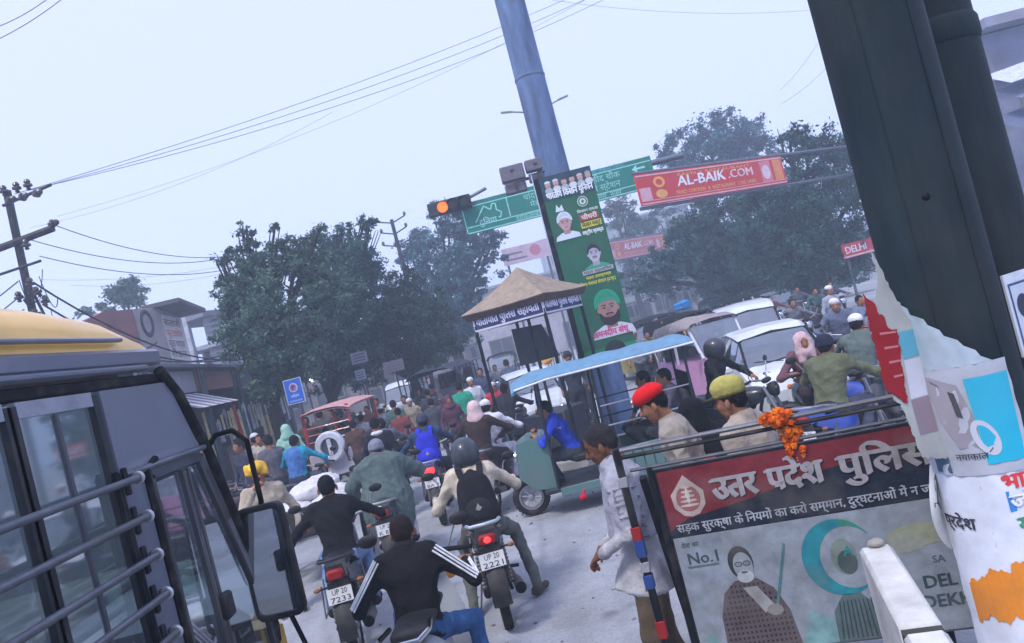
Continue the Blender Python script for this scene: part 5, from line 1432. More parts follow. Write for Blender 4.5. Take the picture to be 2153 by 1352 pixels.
# ------------------------------------------------------------------ green gantry sign, signal head
YG = 22.0
a, b = W(984, 503, YG), W(1381, 384, YG)
zb_ = (a.z + b.z) / 2; tp = (W(966, 446, YG).z + W(1365, 312, YG).z) / 2
sg = thing('gantry_sign', 'green overhead direction sign with white Hindi place names', 'road sign', (0, 0, 0))
fr = Frame((a.x, YG, zb_), (b.x - a.x, 0, 0), (0, 0, 1)); w, h = b.x - a.x, tp - zb_
m = MB(S(14, 120, 104)); m.prism([(0, 0), (w, 0), (w, h), (0, h)], -.05, 0, fr); m.build('panel', 'print', sg)
m = MB(); LG = S(150, 214, 204)
for x0_, y0_, x1_, y1_ in ((.03, .02, .06, h - .02), (.03, .02, w - .03, .05), (.03, h * .20, w - .03, h * .20 + .03), (.03, h * .84, w - .03, h * .84 + .03), (1.35, h * .20, 1.38, h * .84)): rect(m, fr, x0_, y0_, x1_, y1_, LG, .004)
hx, hy = .72, h * .48
hs = [(-.38, -.15), (-.05, .27), (.13, .12), (.2, .28), (.30, .26), (.29, .08), (.42, -.02), (.36, -.16), (.30, -.14)]
for p, q in zip(hs[:-1], hs[1:]):
    n_ = V((-(q[1] - p[1]), q[0] - p[0])).normalized() * .018
    m.poly([fr(hx + p[0] + n_.x, hy + p[1] + n_.y, .004), fr(hx + p[0] - n_.x, hy + p[1] - n_.y, .004), fr(hx + q[0] - n_.x, hy + q[1] - n_.y, .004), fr(hx + q[0] + n_.x, hy + q[1] + n_.y, .004)], LG)
write(m, fr, 'दुिनया', hx - .28, hy - .26, .24, LG, .004, .015); write(m, fr, 'चांदपुर', 1.85, h * .62, .24, LG, .004, .01); write(m, fr, 'मेरठ', 2.0, h * .36, .24, LG, .004, .01); write(m, fr, 'हािफजाबाद', 1.5, h * .05, .2, LG, .004, .01)
write(m, fr, 'कोटवाली', 3.0, h * .62, .24, LG, .004, .01); write(m, fr, 'शहीद चौक', 3.75, h * .60, .25, LG, .004, .01); write(m, fr, 'रेलवे स्टेशन', 3.6, h * .32, .25, LG, .004, .01); write(m, fr, 'नगर  नजर', 3.9, h * .05, .2, LG, .004, .01); write(m, fr, 'आवास िवकास िनगम', 3.7, h * .87, .16, S(90, 170, 190), .004, .01)
for cy_ in (h * .70, h * .42):
    shape(m, fr, [(w - .62, cy_), (w - .45, cy_ + .12), (w - .47, cy_ + .03), (w - .22, cy_ + .03), (w - .22, cy_ - .03), (w - .47, cy_ - .03), (w - .45, cy_ - .12)], LG, .004)
m.build('lettering', 'print', sg)
m = MB(S(110, 118, 130)); m.tube([fr(-.3, h * .8, -.25), fr(w + 1.0, h * .8, -.25)], .09, 10); m.tube([fr(-.3, h * .25, -.25), fr(w + 1.0, h * .25, -.25)], .09, 10)
m.tube([fr(w * .53, -zb_, -.3), fr(w * .53, h, -.3)], .16, 12)
for k in range(7): m.bar(fr(.1 + k * w / 6.3, .1, -.07), fr(.1 + k * w / 6.3, h * .9, -.07), .04, .04)
m.build('gantry_frame', 'metal', sg)
ts = thing('traffic_signal', 'horizontal signal head showing a lit amber lamp beside the green sign', 'traffic light', (0, 0, 0))
a, b = W(900, 444, YG - .2), W(990, 420, YG - .2)
fr = Frame(((a.x + b.x) / 2, YG - .2, (a.z + b.z) / 2), (1, 0, 0), (0, 0, 1)); w = b.x - a.x
m = MB(S(34, 32, 36)); m.box(fr(0, 0, -.1), (w, .22, .40), ch=.03); m.build('housing', 'plastic', ts)
for k, dx in enumerate((-.20, .10, .42)):
    cx = dx * w / 1.25
    m = MB(S(30, 30, 32)); m.lathe([(.17, 0), (.175, .12)], fr(cx, 0, .01), (0, -1, 0), 18, a0=0, a1=2 * math.pi); o = m.build('visor', 'plastic', ts)
    m = MB((S(60, 30, 20), S(40, 20, 20), S(24, 40, 30))[k]); m.ell(fr(cx, 0, .02), (.16, .03, .16), 18, 8); m.build('lens', 'amber_lamp' if k == 0 else 'plastic', o)
m = MB(S(110, 118, 130)); m.tube([fr(w * .45, .1, -.15), fr(w * .9, .25, -.15)], .05, 8); m.build('bracket', 'metal', ts)

# ------------------------------------------------------------------ overhead red shop banners
def hoarding(label, ptl, pbl, ptr, pbr, Y0, Y1, faded, wr=True):
    A, B_, C_, D_ = W(*pbl, Y0), W(*pbr, Y1), W(*ptr, Y1), W(*ptl, Y0)
    t = thing('overhead_banner', label, 'banner', (0, 0, 0), 0, 'red shop banners over the road')
    u = (D_ - A); u = V((0, 0, 1))
    fr = Frame(A, V((B_.x - A.x, B_.y - A.y, 0)), u); w = (V((B_.x, B_.y, 0)) - V((A.x, A.y, 0))).length; h = (D_.z - A.z + C_.z - B_.z) / 2
    A.z = (A.z + B_.z) / 2; fr.o = A
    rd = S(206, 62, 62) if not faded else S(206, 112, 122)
    m = MB(rd); m.prism([(0, 0), (w, 0), (w, h), (0, h)], -.06, 0, fr); m.build('panel', 'print', t)
    m = MB(); yl = S(236, 170, 90)
    rect(m, fr, 0, h * .92, w, h * .96, S(226, 190, 190), .004); rect(m, fr, 0, .02, w, h * .07, S(226, 170, 170), .004); rect(m, fr, 0, h * .12, w, h * .15, S(226, 150, 150), .004)
    rect(m, fr, .02, h * .15, w * .07, h * .55, S(222, 170, 180), .004); shape(m, fr, oval(w * .13, h * .68, w * .035, h * .18), yl, .005); shape(m, fr, oval(w * .13, h * .30, w * .035, h * .14), yl, .005); shape(m, fr, oval(w * .13, h * .68, w * .02, h * .10), rd, .006)
    write(m, fr, 'AL-BAIK', w * .24, h * .46, h * .48, S(236, 236, 240), .006, .035, width=w * .32, slant=.12); write(m, fr, '.COM', w * .58, h * .48, h * .40, S(236, 200, 200), .006, .04, width=w * .18)
    write(m, fr, 'FRIED CHICKEN  &  RESTAURANT  CIVIL LINES', w * .22, h * .20, h * .17, yl, .006, .02, width=w * .55); write(m, fr, 'FAMILY RESTAURANT', w * .25, h * .78, h * .13, yl, .006, .02, width=w * .5)
    rect(m, fr, w * .82, h * .15, w * .90, h * .9, S(214, 130, 136), .005); shape(m, fr, oval(w * .86, h * .5, w * .03, h * .25), S(226, 200, 206), .006); rect(m, fr, w * .92, h * .15, w * .985, h * .9, S(226, 140, 90), .005)
    m.build('lettering', 'print', t)
    m = MB(S(120, 120, 130)); E_ = w + (5.2 if not faded else 3); m.tube([fr(0, h + .05, -.1), fr(E_, h + .05, -.1)], .05, 8); m.tube([fr(0, -.05, -.1), fr(E_, -.05, -.1)], .05, 8); m.tube([fr(E_, -A.z, -.1), fr(E_, h + .1, -.1)], .12, 8)
    m.build('gantry_frame', 'metal', t)
hoarding('red and orange shop banner lettered in white, spanning the road beside the green sign', (1340, 375), (1352, 436), (1643, 320), (1655, 382), 20, 23.4, False)
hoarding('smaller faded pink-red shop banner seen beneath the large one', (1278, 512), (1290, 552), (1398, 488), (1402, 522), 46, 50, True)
t = thing('shop_sign', 'small red shop sign half hidden beside the steel column', 'sign', (0, 0, 0), 0); A = W(1776, 545, 26); fr = Frame(A, (1, .3, 0), (0, 0, 1))
m = MB(S(200, 70, 80)); m.prism([(0, 0), (1.3, 0), (1.3, .5), (0, .5)], -.05, 0, fr); m.build('panel', 'print', t)
m = MB(); write(m, fr, 'DELHI', .1, .16, .34, S(236, 226, 230), .004, .03); rect(m, fr, 0, .02, 1.3, .07, S(230, 200, 206), .003); m.build('lettering', 'print', t)
m = MB(S(120, 120, 126)); m.tube([fr(.2, -A.z, -.1), fr(.2, .5, -.1)], .05, 8); m.build('post', 'metal', t)

# ------------------------------------------------------------------ traffic police kiosk
KC = W(1145, 655, 12.1); K0 = V((KC.x, 12.1, 0)); th = rad(31); KS = 1.36
rL = V((-math.cos(th), math.sin(th), 0)); rR = V((math.sin(th), math.cos(th), 0))
kio = thing('police_kiosk', 'open traffic police kiosk on dark posts with a beige pyramid roof', 'kiosk', (0, 0, 0))
corn = [K0, K0 + rL * KS, K0 + (rL + rR) * KS, K0 + rR * KS]
for c in corn:
    m = MB(S(44, 46, 56)); m.tube([c, c + V((0, 0, 2.60))], .030, 8); m.build('post', 'metal', kio)
m = MB(S(44, 46, 56)); c = K0 + rL * KS * .45 + rR * .5; m.tube([c, c + V((0, 0, 2.55))], .026, 8); m.build('post', 'metal', kio)
apx = K0 + (rL + rR) * KS / 2 + V((0, 0, 3.42)); zE = 2.83; ov = .14
cen = K0 + (rL + rR) * KS / 2
ea = [V((c.x, c.y, 0)) + (V((c.x, c.y, 0)) - cen).normalized() * ov * 1.4 + V((0, 0, zE)) for c in corn]
for i in range(4):
    m = MB(S(150, 134, 118)); a, b = ea[i], ea[(i + 1) % 4]
    def rp(u, v, a=a, b=b): p = a.lerp(b, u).lerp(apx, v); return p + V((0, 0, -.05 * math.sin(math.pi * v) - .02 * math.sin(math.pi * u) * (1 - v)))
    m.grid(rp, 8, 8); m.grid(lambda u, v: tuple(V(rp(1 - u, v)) - V((0, 0, .012))), 8, 8); m.build('roof_panel', 'cloth', kio)
    m = MB(S(92, 76, 68)); q = lambda u, v, a=a, b=b: a.lerp(b, u) - V((0, 0, .14 * v)) + (cen - a.lerp(b, u)).normalized() * 0; m.grid(lambda u, v, a=a, b=b: tuple(a.lerp(b, u) - V((0, 0, .13 * v + .02 * math.sin(math.pi * u) * (1 - v))) + (V((cen.x, cen.y, a.z)) - a.lerp(b, u)).normalized() * .10 * v), 8, 3); m.build('roof_valance', 'cloth', kio)
for i, (c0, rv, s_) in enumerate(((corn[1], -rL, 1), (corn[0], rR, 1), (corn[3], rL, 1), (corn[2], -rR, 1))):
    f2 = Frame(c0 + V((0, 0, 2.52)), rv, (0, 0, 1)); w = KS
    m = MB(S(44, 42, 92)); m.prism([(.03, 0), (w - .03, 0), (w - .03, .24), (.03, .24)], -.01, .012, f2); fb = m.build('sign_board', 'print', kio)
    m = MB(S(206, 208, 222))
    for p, q in (((0, 0), (w, 0)), ((0, .25), (w, .25)), ((0, 0), (0, .27)), ((w, 0), (w, .27))): m.bar(f2(*p, .01), f2(*q, .01), .035, .03)
    m.build('sign_frame', 'paint', fb)
    if i < 2:
        m = MB(); write(m, f2, 'यातायात पुिलस सहायता', .05, .075, .19, S(222, 222, 240), .016, .03, width=w - .12); m.build('lettering', 'print', fb)
m = MB(S(66, 70, 78)); f2 = Frame(corn[1] + rR * .7 + V((0, 0, 1.75)), -rL, (0, 0, 1)); m.prism([(.25, 0), (1.05, .02), (.85, .62), (.25, .66)], -.02, 0, f2); m.build('side_board', 'metal', kio)
m = MB(S(66, 70, 78)); m.box(cen + V((0, 0, .45)), (.8, .8, .9), R=MX((rL, rR, V((0, 0, 1)))).transposed(), ch=.02); m.build('counter', 'metal', kio)
m = MB(S(150, 148, 146)); m.box(cen + V((0, 0, .08)), (1.7, 1.7, .16), R=MX((rL, rR, V((0, 0, 1)))).transposed(), ch=.02); m.build('plinth', 'concrete', kio)

# ------------------------------------------------------------------ parking sign
p0 = W(620, 822, 17.0)
t = thing('parking_sign', 'blue parking sign with a red ringed letter P on a post', 'sign', (p0.x, 17.0, 0))
fr = Frame((-.22, 0, p0.z - .28), (1, -.1, 0), (0, 0, 1))
m = MB(S(200, 208, 224)); m.prism([(0, 0), (.42, 0), (.42, .56), (0, .56)], -.015, 0, fr); m.build('panel', 'paint', t)
m = MB(); rect(m, fr, .015, .015, .405, .545, S(40, 98, 196), .002); shape(m, fr, oval(.21, .36, .10, .10), S(220, 190, 206), .003); shape(m, fr, oval(.21, .36, .082, .082), S(140, 110, 160), .004); write(m, fr, 'P', .165, .30, .16, S(40, 26, 60), .005, .02); write(m, fr, 'पािर्कंग', .11, .15, .07, S(196, 214, 240), .003, .02); rect(m, fr, .06, .05, .36, .08, S(120, 160, 220), .003); m.build('printed_face', 'print', t)
m = MB(S(120, 126, 136)); m.tube([(0, .04, 0), (0, .04, p0.z + .25)], .03, 8); m.build('post', 'metal', t)

# ------------------------------------------------------------------ lattice utility pole with insulators
pt_, pq = W(14, 400, 16), W(60, 690, 16)
up_ = thing('utility_pole', 'dark steel utility pole crowded with insulators and clamped wires', 'utility pole', (pq.x, 16, 0))
dx = pt_.x - pq.x; top = pt_.z
at = lambda z: V((dx * z / top, 0, z))
m = MB(S(46, 42, 46)); m.bar(at(0), at(top), .13, .12, ch=.01); m.build('shaft', 'metal', up_)
arms = ((7.75, -.1, 1.0, .0, .07), (6.85, -.8, .85, .0, .16), (6.35, -.6, .45, -.1, .06))
for z, x0_, x1_, sl, wd_ in arms:
    m = MB(S(50, 46, 52)); q = at(z); m.tube([q + V((x0_, -.08, -.12)), q + V((x1_, -.1, .05 + sl))], wd_ * .5, 8); m.build('cross_arm', 'metal', up_)
def insul(p, ax=(0, 0, 1), s_=1.0):
    m = MB(S(56, 44, 42)); m.lathe([(.02, -.12), (.05, -.10), (.03, -.06), (.09, -.04), (.09, 0), (.04, .02), (.07, .05), (.05, .10), (.01, .12)], p, ax, 10); m.v = m.v; m.build('insulator', 'paint', up_)
for x in (.0, .28, .52): insul(at(7.85) + V((x, -.1, .08)))
for x in (.18, .45, .75): insul(at(7.68) + V((x, -.22, -.02)), (1, -.2, .2))
insul(at(6.95) + V((.88, -.1, .05)), (1, 0, .1)); insul(at(6.8) + V((.25, -.15, -.1)))
for k in range(12):
    z = 5.9 - k * .22; insul(at(z) + V((.14 + .12 * (k % 3), -.12, 0)), (.3 * (-1) ** k, -.3, 1)); 
    if k % 2: insul(at(z) + V((-.16, -.1, 0)))
m = MB(S(46, 42, 46)); m.bar(at(6.1) + V((.05, -.1, 0)), at(5.2) + V((.35, -.1, -.3)), .05, .04); m.bar(at(5.3) + V((-.05, -.1, .3)), at(4.8) + V((.5, -.1, -.5)), .05, .04); m.build('brace', 'metal', up_)
m = MB(S(40, 38, 42)); rt_ = random.Random(2)
for k in range(16):
    z0 = rt_.uniform(4.2, 6.2); q = at(z0) + V((rt_.uniform(-.2, .5), -.12, 0)); e = q + V((rt_.uniform(-.5, .5), rt_.uniform(-.2, .1), rt_.uniform(-1.2, -.3)))
    m.tube(sag(q, e, rt_.uniform(.1, .5), 8), .010, 4, cap=False)
o = m.build('tangled_wire', 'rubber', up_); o['kind'] = 'stuff'
P16 = lambda z, x=0, y=-.1: V((pq.x, 16, 0)) + at(z) + V((x, y, 0))
def wire(pts, r, kind):
    m = MB(S(120, 124, 140) if kind in ('high', 'faint') else S(80, 82, 92) if kind != 'thick' else S(40, 40, 46)); m.tube(pts, r, 5, cap=False)
    lab = {'high': 'thin overhead wire running from the top insulators up over the road', 'low': 'thin drooping wire running from the pole to the leafy street tree', 'thick': 'thick twisted service cable sagging past the sloping roofed shop building', 'faint': 'faint distant wire crossing the open sky', 'stub': 'short service wire leaving the pole away from the road'}[kind]
    m.build('overhead_wire', 'rubber', None, label=lab, cat='wire', group='wires: ' + kind)
for i, (x, e) in enumerate(((.2, (1060, 20)), (.5, (1060, 32)), (.78, (1065, 42)))):
    b = W(*e, 21); a = P16(7.8, x); b2 = a + (b - a) * 1.6; wire(sag(a, b2, .45 + .1 * i, 24), .008, 'high')
for a, e, dr in ((P16(6.95, .9), (470, 540), .25), (P16(6.8, .3), (468, 543), .3), (P16(6.4, .45), (470, 568), .25)): wire(sag(a, W(*e, 21), dr), .010, 'low')
for a, e, dr in ((P16(5.9, .2), (520, 755), .55), (P16(5.4, .3), (500, 748), .6), (P16(5.0, .4), (470, 745), .5), (P16(4.6, .5), (330, 720), .35)): wire(sag(a, W(*e, 22), dr), .022, 'thick')
for k in range(5): a = P16(6.0 - .3 * k, -.1); wire(sag(a, a + V((-4, -2.5, -2.0)), .3), .014, 'stub')
for e0, e1, Y0, Y1, dr in (((60, 480), (700, 235), 30, 30, .5), ((120, 455), (1300, -40), 30, 30, .8), ((1160, 0), (1700, 22), 30, 30, .3), ((-20, 90), (140, -10), 12, 12, .05), ((-20, 62), (110, -10), 12, 12, .05), ((1640, 190), (1720, 90), 30, 30, .1), ((1640, 220), (1740, 140), 30, 30, .1), ((90, 588), (470, 560), 30, 30, .2), ((150, 600), (470, 575), 30, 30, .2)): wire(sag(W(*e0, Y0), W(*e1, Y1), dr, 20), .007, 'faint')
# second, bare pole among the trees and a double lamp far behind the mast
q0 = W(848, 560, 30); q1 = W(822, 462, 30)
t = thing('utility_pole', 'thin bare utility pole with a ladder of cross arms standing among the trees', 'utility pole', (q0.x, 30, 0)); tx = q1.z
m = MB(S(60, 62, 70)); m.tube([(0, 0, 0), (0, 0, tx)], [.12, .07], 8); m.build('shaft', 'metal', t)
for k, (z, l) in enumerate(((tx - .15, .55), (tx - .6, .5), (tx - 1.1, .55))):
    m = MB(S(60, 62, 70)); m.tube([(-l, 0, z + .18), (0, -.05, z), (l, 0, z + .18)], .03, 6); m.build('cross_arm', 'metal', t)
    for s_ in (-1, 1): m = MB(S(60, 60, 66)); m.lathe([(.02, -.08), (.06, -.04), (.06, .04), (.02, .10)], (s_ * l, 0, z + .25), (0, 0, 1), 8); m.build('insulator', 'paint', t)
q0 = W(1128, 237, 36)
t = thing('street_lamp', 'double-armed street lamp rising far behind the mast', 'street lamp', (q0.x, 36, 0))
m = MB(S(130, 138, 150)); m.tube([(0, 0, 0), (0, 0, q0.z)], [.12, .07], 8); m.tube([(-1.2, 0, q0.z + .35), (0, 0, q0.z)], .04, 6); m.tube([(1.2, 0, q0.z + .35), (0, 0, q0.z)], .04, 6); m.build('post', 'metal', t)
for s_ in (-1, 1): m = MB(S(120, 124, 134)); m.bar((s_ * 1.1, 0, q0.z + .33), (s_ * 1.65, 0, q0.z + .42), .16, .08, ch=.02); m.build('lamp_head', 'plastic', t)
# ------------------------------------------------------------------ buildings by the road
def block(t, name, c, d, col, rz=0, fin='plaster', ch=0.0):
    m = MB(col); m.box((0, 0, 0), d, ch=ch); o = m.build(name, fin, t); o.location = c; o.rotation_euler = (0, 0, rz); return o
def win(t, c, w, h, nrm, frame=S(120, 116, 112), glassy='windscreen', depth=.10):
    """window: frame pieces standing proud, recessed dark pane"""
    f = Frame(c, V((0, 0, 1)).cross(V(nrm)) * -1, (0, 0, 1)); f = Frame(c, V((-nrm[1], nrm[0], 0)), (0, 0, 1))
    m = MB(frame)
    for a, b in (((-w / 2, -h / 2), (w / 2, -h / 2)), ((-w / 2, h / 2), (w / 2, h / 2)), ((-w / 2, -h / 2), (-w / 2, h / 2)), ((w / 2, -h / 2), (w / 2, h / 2)), ((0, -h / 2), (0, h / 2))): m.bar(f(*a, .03), f(*b, .03), .07, .08)
    o = m.build('window', 'plaster', t)
    m = MB(S(46, 50, 56)); m.prism([(-w / 2, -h / 2), (w / 2, -h / 2), (w / 2, h / 2), (-w / 2, h / 2)], -.02, .008, f); m.build('pane', 'paint', o)
    return o
# sloping roofed red shop with the tall painted sign
A = W(331, 645, 25); B_ = W(185, 668, 22.0)
dirw = (V((B_.x - A.x, B_.y - A.y, 0))).normalized(); nr = V((dirw.y, -dirw.x, 0)); nr = nr if nr.y < 0 else -nr
bld = thing('shop_building', 'brick-red walled shop building with a tall painted sign panel and jutting roof slab', 'building', (0, 0, 0))
fr = Frame(V((A.x, A.y, 0)), -dirw, (0, 0, 1))
m = MB(S(140, 92, 88)); m.prism([(-8, 0), (0, 0), (0, A.z), (-2.4, A.z - .1), (-4.6, A.z - .75), (-8, A.z - 1.8)], -.25, 0, fr); m.build('wall', 'plaster', bld)
m = MB(S(150, 140, 140)); m.prism([(-1.2, A.z - 2.3), (0.0, A.z - 2.3), (0, A.z - .02), (-1.2, A.z - .06)], .0, .05, fr); m.build('plaster_panel', 'plaster', bld)
m = MB(S(52, 58, 58)); m.torus(fr(-.75, A.z - .55, .05), .24, .05, tuple(fr.n), 18, 6); m.v = [(p[0], p[1], A.z - .55 + (p[2] - A.z + .55) * 1.6) for p in m.v]; m.build('wall_emblem', 'plaster', bld)
C_ = W(392, 730, 28.5)
f2 = Frame(V((A.x, A.y, 0)), V((W(378, 660, 27.5).x - A.x, 2.5, 0)), (0, 0, 1)); wS = V((W(378, 660, 27.5).x - A.x, 2.5, 0)).length
m = MB(S(150, 142, 140)); m.prism([(0, 0), (wS, 0), (wS, A.z), (0, A.z)], -.3, -.02, f2); m.build('sign_wall', 'plaster', bld)
m = MB(S(196, 190, 186)); m.prism([(.05, A.z - 2.6), (wS - .05, A.z - 2.6), (wS - .05, A.z - .25), (.05, A.z - .25)], -.02, .02, f2); sp = m.build('sign_panel', 'print', bld)
m = MB()
for k, (tx_, c) in enumerate((('बालाजी', S(120, 70, 66)), ('फुटवियर', S(206, 84, 60)), ('जूता चप्पल', S(90, 90, 84)), ('सैंडल', S(80, 92, 70)), ('थोक व फुटकर', S(86, 92, 80)), ('िबजनौर', S(110, 92, 84)))): write(m, f2, tx_, .2, A.z - .62 - .36 * k, .34, c, .026, .02, width=wS * .75)
m.build('lettering', 'print', sp)
m = MB(S(92, 84, 84)); o1 = f2(-.5, A.z - .12, .55); m.bar(f2(-.3, A.z + .02, .2), f2(wS + .5, A.z - .08, .2), 1.2, .16, ch=.02); m.build('roof_slab', 'plaster', bld)
# unfinished concrete frame behind
u0 = W(405, 660, 33); un = thing('unfinished_building', 'unfinished pale concrete frame building with bare columns rising behind the shops', 'building', (0, 0, 0))
for i, (px, tp_) in enumerate(((398, 640), (448, 655), (462, 660), (492, 690))):
    q = W(px, 720, 33 + i * .6); tpz = W(px, tp_, 33 + i * .6).z
    m = MB(S(176, 178, 186)); m.box((q.x, q.y, tpz / 2), (.34, .34, tpz), ch=.02); m.build('column', 'concrete', un)
q = W(395, 672, 33); q2 = W(500, 672, 36)
m = MB(S(120, 122, 134)); m.bar((q.x - .3, q.y, q.z), (q2.x + .4, q2.y, q.z - .1), 3.0, .22); m.build('floor_slab', 'concrete', un)
m = MB(S(150, 152, 162)); m.bar((q.x, q.y, q.z - 1.35), (q2.x, q2.y, q.z - 1.35), 2.6, .18); m.build('floor_slab', 'concrete', un)
m = MB(S(150, 140, 138)); m.bar((q.x - .2, q.y + 1.2, q.z - 2.2), (q2.x, q2.y + 1.2, q.z - 2.2), .15, 1.5); m.build('infill_wall', 'plaster', un)
for k in range(7):
    b0 = W(446 + 2 * k, 668 + 12 * k, 33.2); m = MB(S(168, 170, 178)); m.bar(b0 + V((-.35, 0, 0)), b0 + V((.45, 0, 0)), .10, .10); m.build('shuttering_board', 'concrete', un)
for k in range(4):
    b0 = W(470 + 6 * k, 650, 34); m = MB(S(90, 84, 84)); m.tube([(b0.x, b0.y, u0.z - .5), (b0.x + .05, b0.y, b0.z + .3)], .02, 5); m.build('rebar', 'metal', un)
# row of low shops with projecting sheds, receding along the pavement
SHOPC = (S(128, 118, 112), S(112, 116, 122), S(140, 128, 116), S(104, 100, 104), S(126, 120, 124))
sx = lambda y: -6.9 - (y - 15.3) * .165
rgs = random.Random(4)
for k in range(6):
    y0 = 13.2 + k * 3.9; y1 = y0 + 3.8; xa, xb = sx(y0), sx(y1)
    names = ['shop stall with grey sheet-metal roof next to the utility pole', 'clothes shop with garments hanging along its open front', 'dark open-fronted shop behind the parking sign', 'shuttered shop under the leafy street tree', 'small shop with round signs fixed to its fascia', 'farthest low shop of the row along the pavement']
    t = thing('shop', names[k], 'shop', (0, 0, 0), 0, 'low shops along the pavement')
    r_ = V((xb - xa, y1 - y0, 0)); f = Frame((xa, y0, .14), r_, (0, 0, 1)); w = r_.length
    f.n = -f.n if f.n.x < 0 else f.n
    m = MB(SHOPC[k % 5]); m.prism([(0, 0), (w, 0), (w, 3.3), (0, 3.3)], -3.2, -3.0, f); m.build('back_wall', 'plaster', t)
    for x in (0.0, w - .18): m = MB(SHOPC[(k + 1) % 5]); m.prism([(x, 0), (x + .18, 0), (x + .18, 3.2), (x, 3.2)], -3.0, -.8, f); m.build('side_wall', 'plaster', t)
    m = MB(S(140, 146, 156)); m.add([f(-.15, 3.22, .25), f(w + .1, 3.22, .25), f(w + .1, 3.5, -3.2), f(-.15, 3.5, -3.2), f(-.15, 3.28, .25), f(w + .1, 3.28, .25), f(w + .1, 3.56, -3.2), f(-.15, 3.56, -3.2)], [(0, 3, 2, 1), (4, 5, 6, 7), (0, 1, 5, 4), (1, 2, 6, 5), (3, 0, 4, 7)]); m.build('roof_sheet', 'metal', t)
    m = MB((S(150, 150, 160), S(170, 120, 110), S(80, 92, 110), S(120, 128, 120), S(170, 166, 150), S(110, 100, 120))[k]); m.prism([(.05, 2.72), (w - .05, 2.72), (w - .05, 3.18), (.05, 3.18)], -.06, 0, f); m.build('fascia_board', 'print', t)
    m = MB(S(150, 152, 160))
    for q in range(10): m.add([f(.2 + q * .34, 2.68, .02), f(.54 + q * .34, 2.68, .02), f(.54 + q * .34, 2.30, .85), f(.2 + q * .34, 2.30, .85)], [(0, 1, 2, 3)], S(196, 198, 206) if q % 2 else S(120, 110, 116))
    if k in (0, 2, 3): m.build('striped_awning', 'cloth', t)
    for q in range(5):
        m = MB(rgs.choice((S(120, 90, 70), S(60, 70, 90), S(150, 140, 130), S(90, 40, 40)))); m.box(f(.5 + q * .72, .35 + .1 * (q % 3), -1.2), (.5, .5, .7 + .2 * (q % 3)), ch=.02); m.build('counter', 'plastic', t)
    for q in range(4):
        m = MB(S(110, 100, 92)); m.prism([(.3, .9 + q * .45), (w - .3, .9 + q * .45), (w - .3, .94 + q * .45), (.3, .94 + q * .45)], -2.98, -2.6, f); m.build('shelf', 'plastic', t)
    for x in (.08, w - .08): m = MB(S(90, 92, 98)); m.tube([f(x, 0, .12), f(x, 3.2, .12)], .04, 6); m.build('post', 'metal', t)
    if k < 4:
        for q in range(9):               # goods hung along the front, each liftable
            cx_ = .25 + q * .40; hgt = rgs.uniform(.5, 1.0); cw_, c_ = rgs.choice((('red', S(190, 40, 50)), ('white', S(200, 200, 205)), ('pale yellow', S(214, 196, 140)), ('slate', S(90, 90, 110)), ('grey', S(160, 160, 170)), ('teal', S(60, 110, 120))))
            m = MB(c_); zz = 2.25 - rgs.uniform(0, .3); fx_ = lambda u, v: f(cx_ + (u - .5) * (.22 + .12 * (1 - v)), zz - hgt * (1 - v), .18 + .04 * math.sin(u * 9 + q) * (1 - v)); m.grid(fx_, 6, 6)
            if q % 2 == 0: m.grid(lambda u, v: f(cx_ + (u - .5) * .46, zz - .06 - .2 * (1 - v) * abs(2 * u - 1) , .17), 6, 1)
            m.build('hanging_garment', 'cloth', None, 60, label=cw_ + ' garment hung for sale at the ' + ('stall beside the utility pole', 'clothes shop', 'dark shop behind the parking sign', 'shuttered shop under the tree')[k], cat='garment', group='garments hung for sale')
    if k in (2, 4):
        for q in range(2):
            m = MB(S(206, 206, 196)); c_ = f(1.0 + q * 1.5, 3.1, .35); m.lathe([(.001, .0), (.30, 0), (.33, .03), (.33, .08), (.001, .08)], c_, tuple(f.n), 22); o = m.build('round_sign', 'plastic', t); m = MB(S(90, 92, 96)); m.lathe([(.001, .085), (.22, .085), (.22, .088), (.001, .088)], c_, tuple(f.n), 22); m.build('sign_face', 'print', o)
# small hanging notices and a lit bulb among the trees
for px, py, Y, w, h, c in ((755, 752, 21, .45, .32, S(150, 152, 170)), (758, 788, 21, .28, .28, S(160, 166, 186)), (828, 770, 23, .62, .34, S(110, 104, 112))):
    q = W(px, py, Y); t = thing('street_notice', 'small pale notice board fixed on a thin post under the trees', 'notice', (q.x, Y, 0), 0, 'notices under the trees')
    m = MB(c); m.box((0, 0, q.z), (w, .04, h), ch=.005); m.build('panel', 'print', t); m = MB(S(90, 92, 100)); m.tube([(0, .04, 0), (0, .04, q.z)], .025, 6); m.build('post', 'metal', t)
    m = MB(S(90, 96, 120))
    for k in range(3): m.box((0, -.025, q.z + h * (.25 - .25 * k)), (w * .7, .006, h * .08))
    m.build('lettering', 'print', t)
q = W(655, 800, 19); t = thing('bare_bulb', 'lit white bulb hanging in the dark shop front', 'lamp', q); m = MB(); m.ell((0, 0, 0), (.055, .055, .06)); m.build('bulb', 'white_lamp', t); m = MB(BLK); m.tube([(0, 0, .05), (0, 0, .5)], .012, 6); m.build('flex', 'rubber', t)

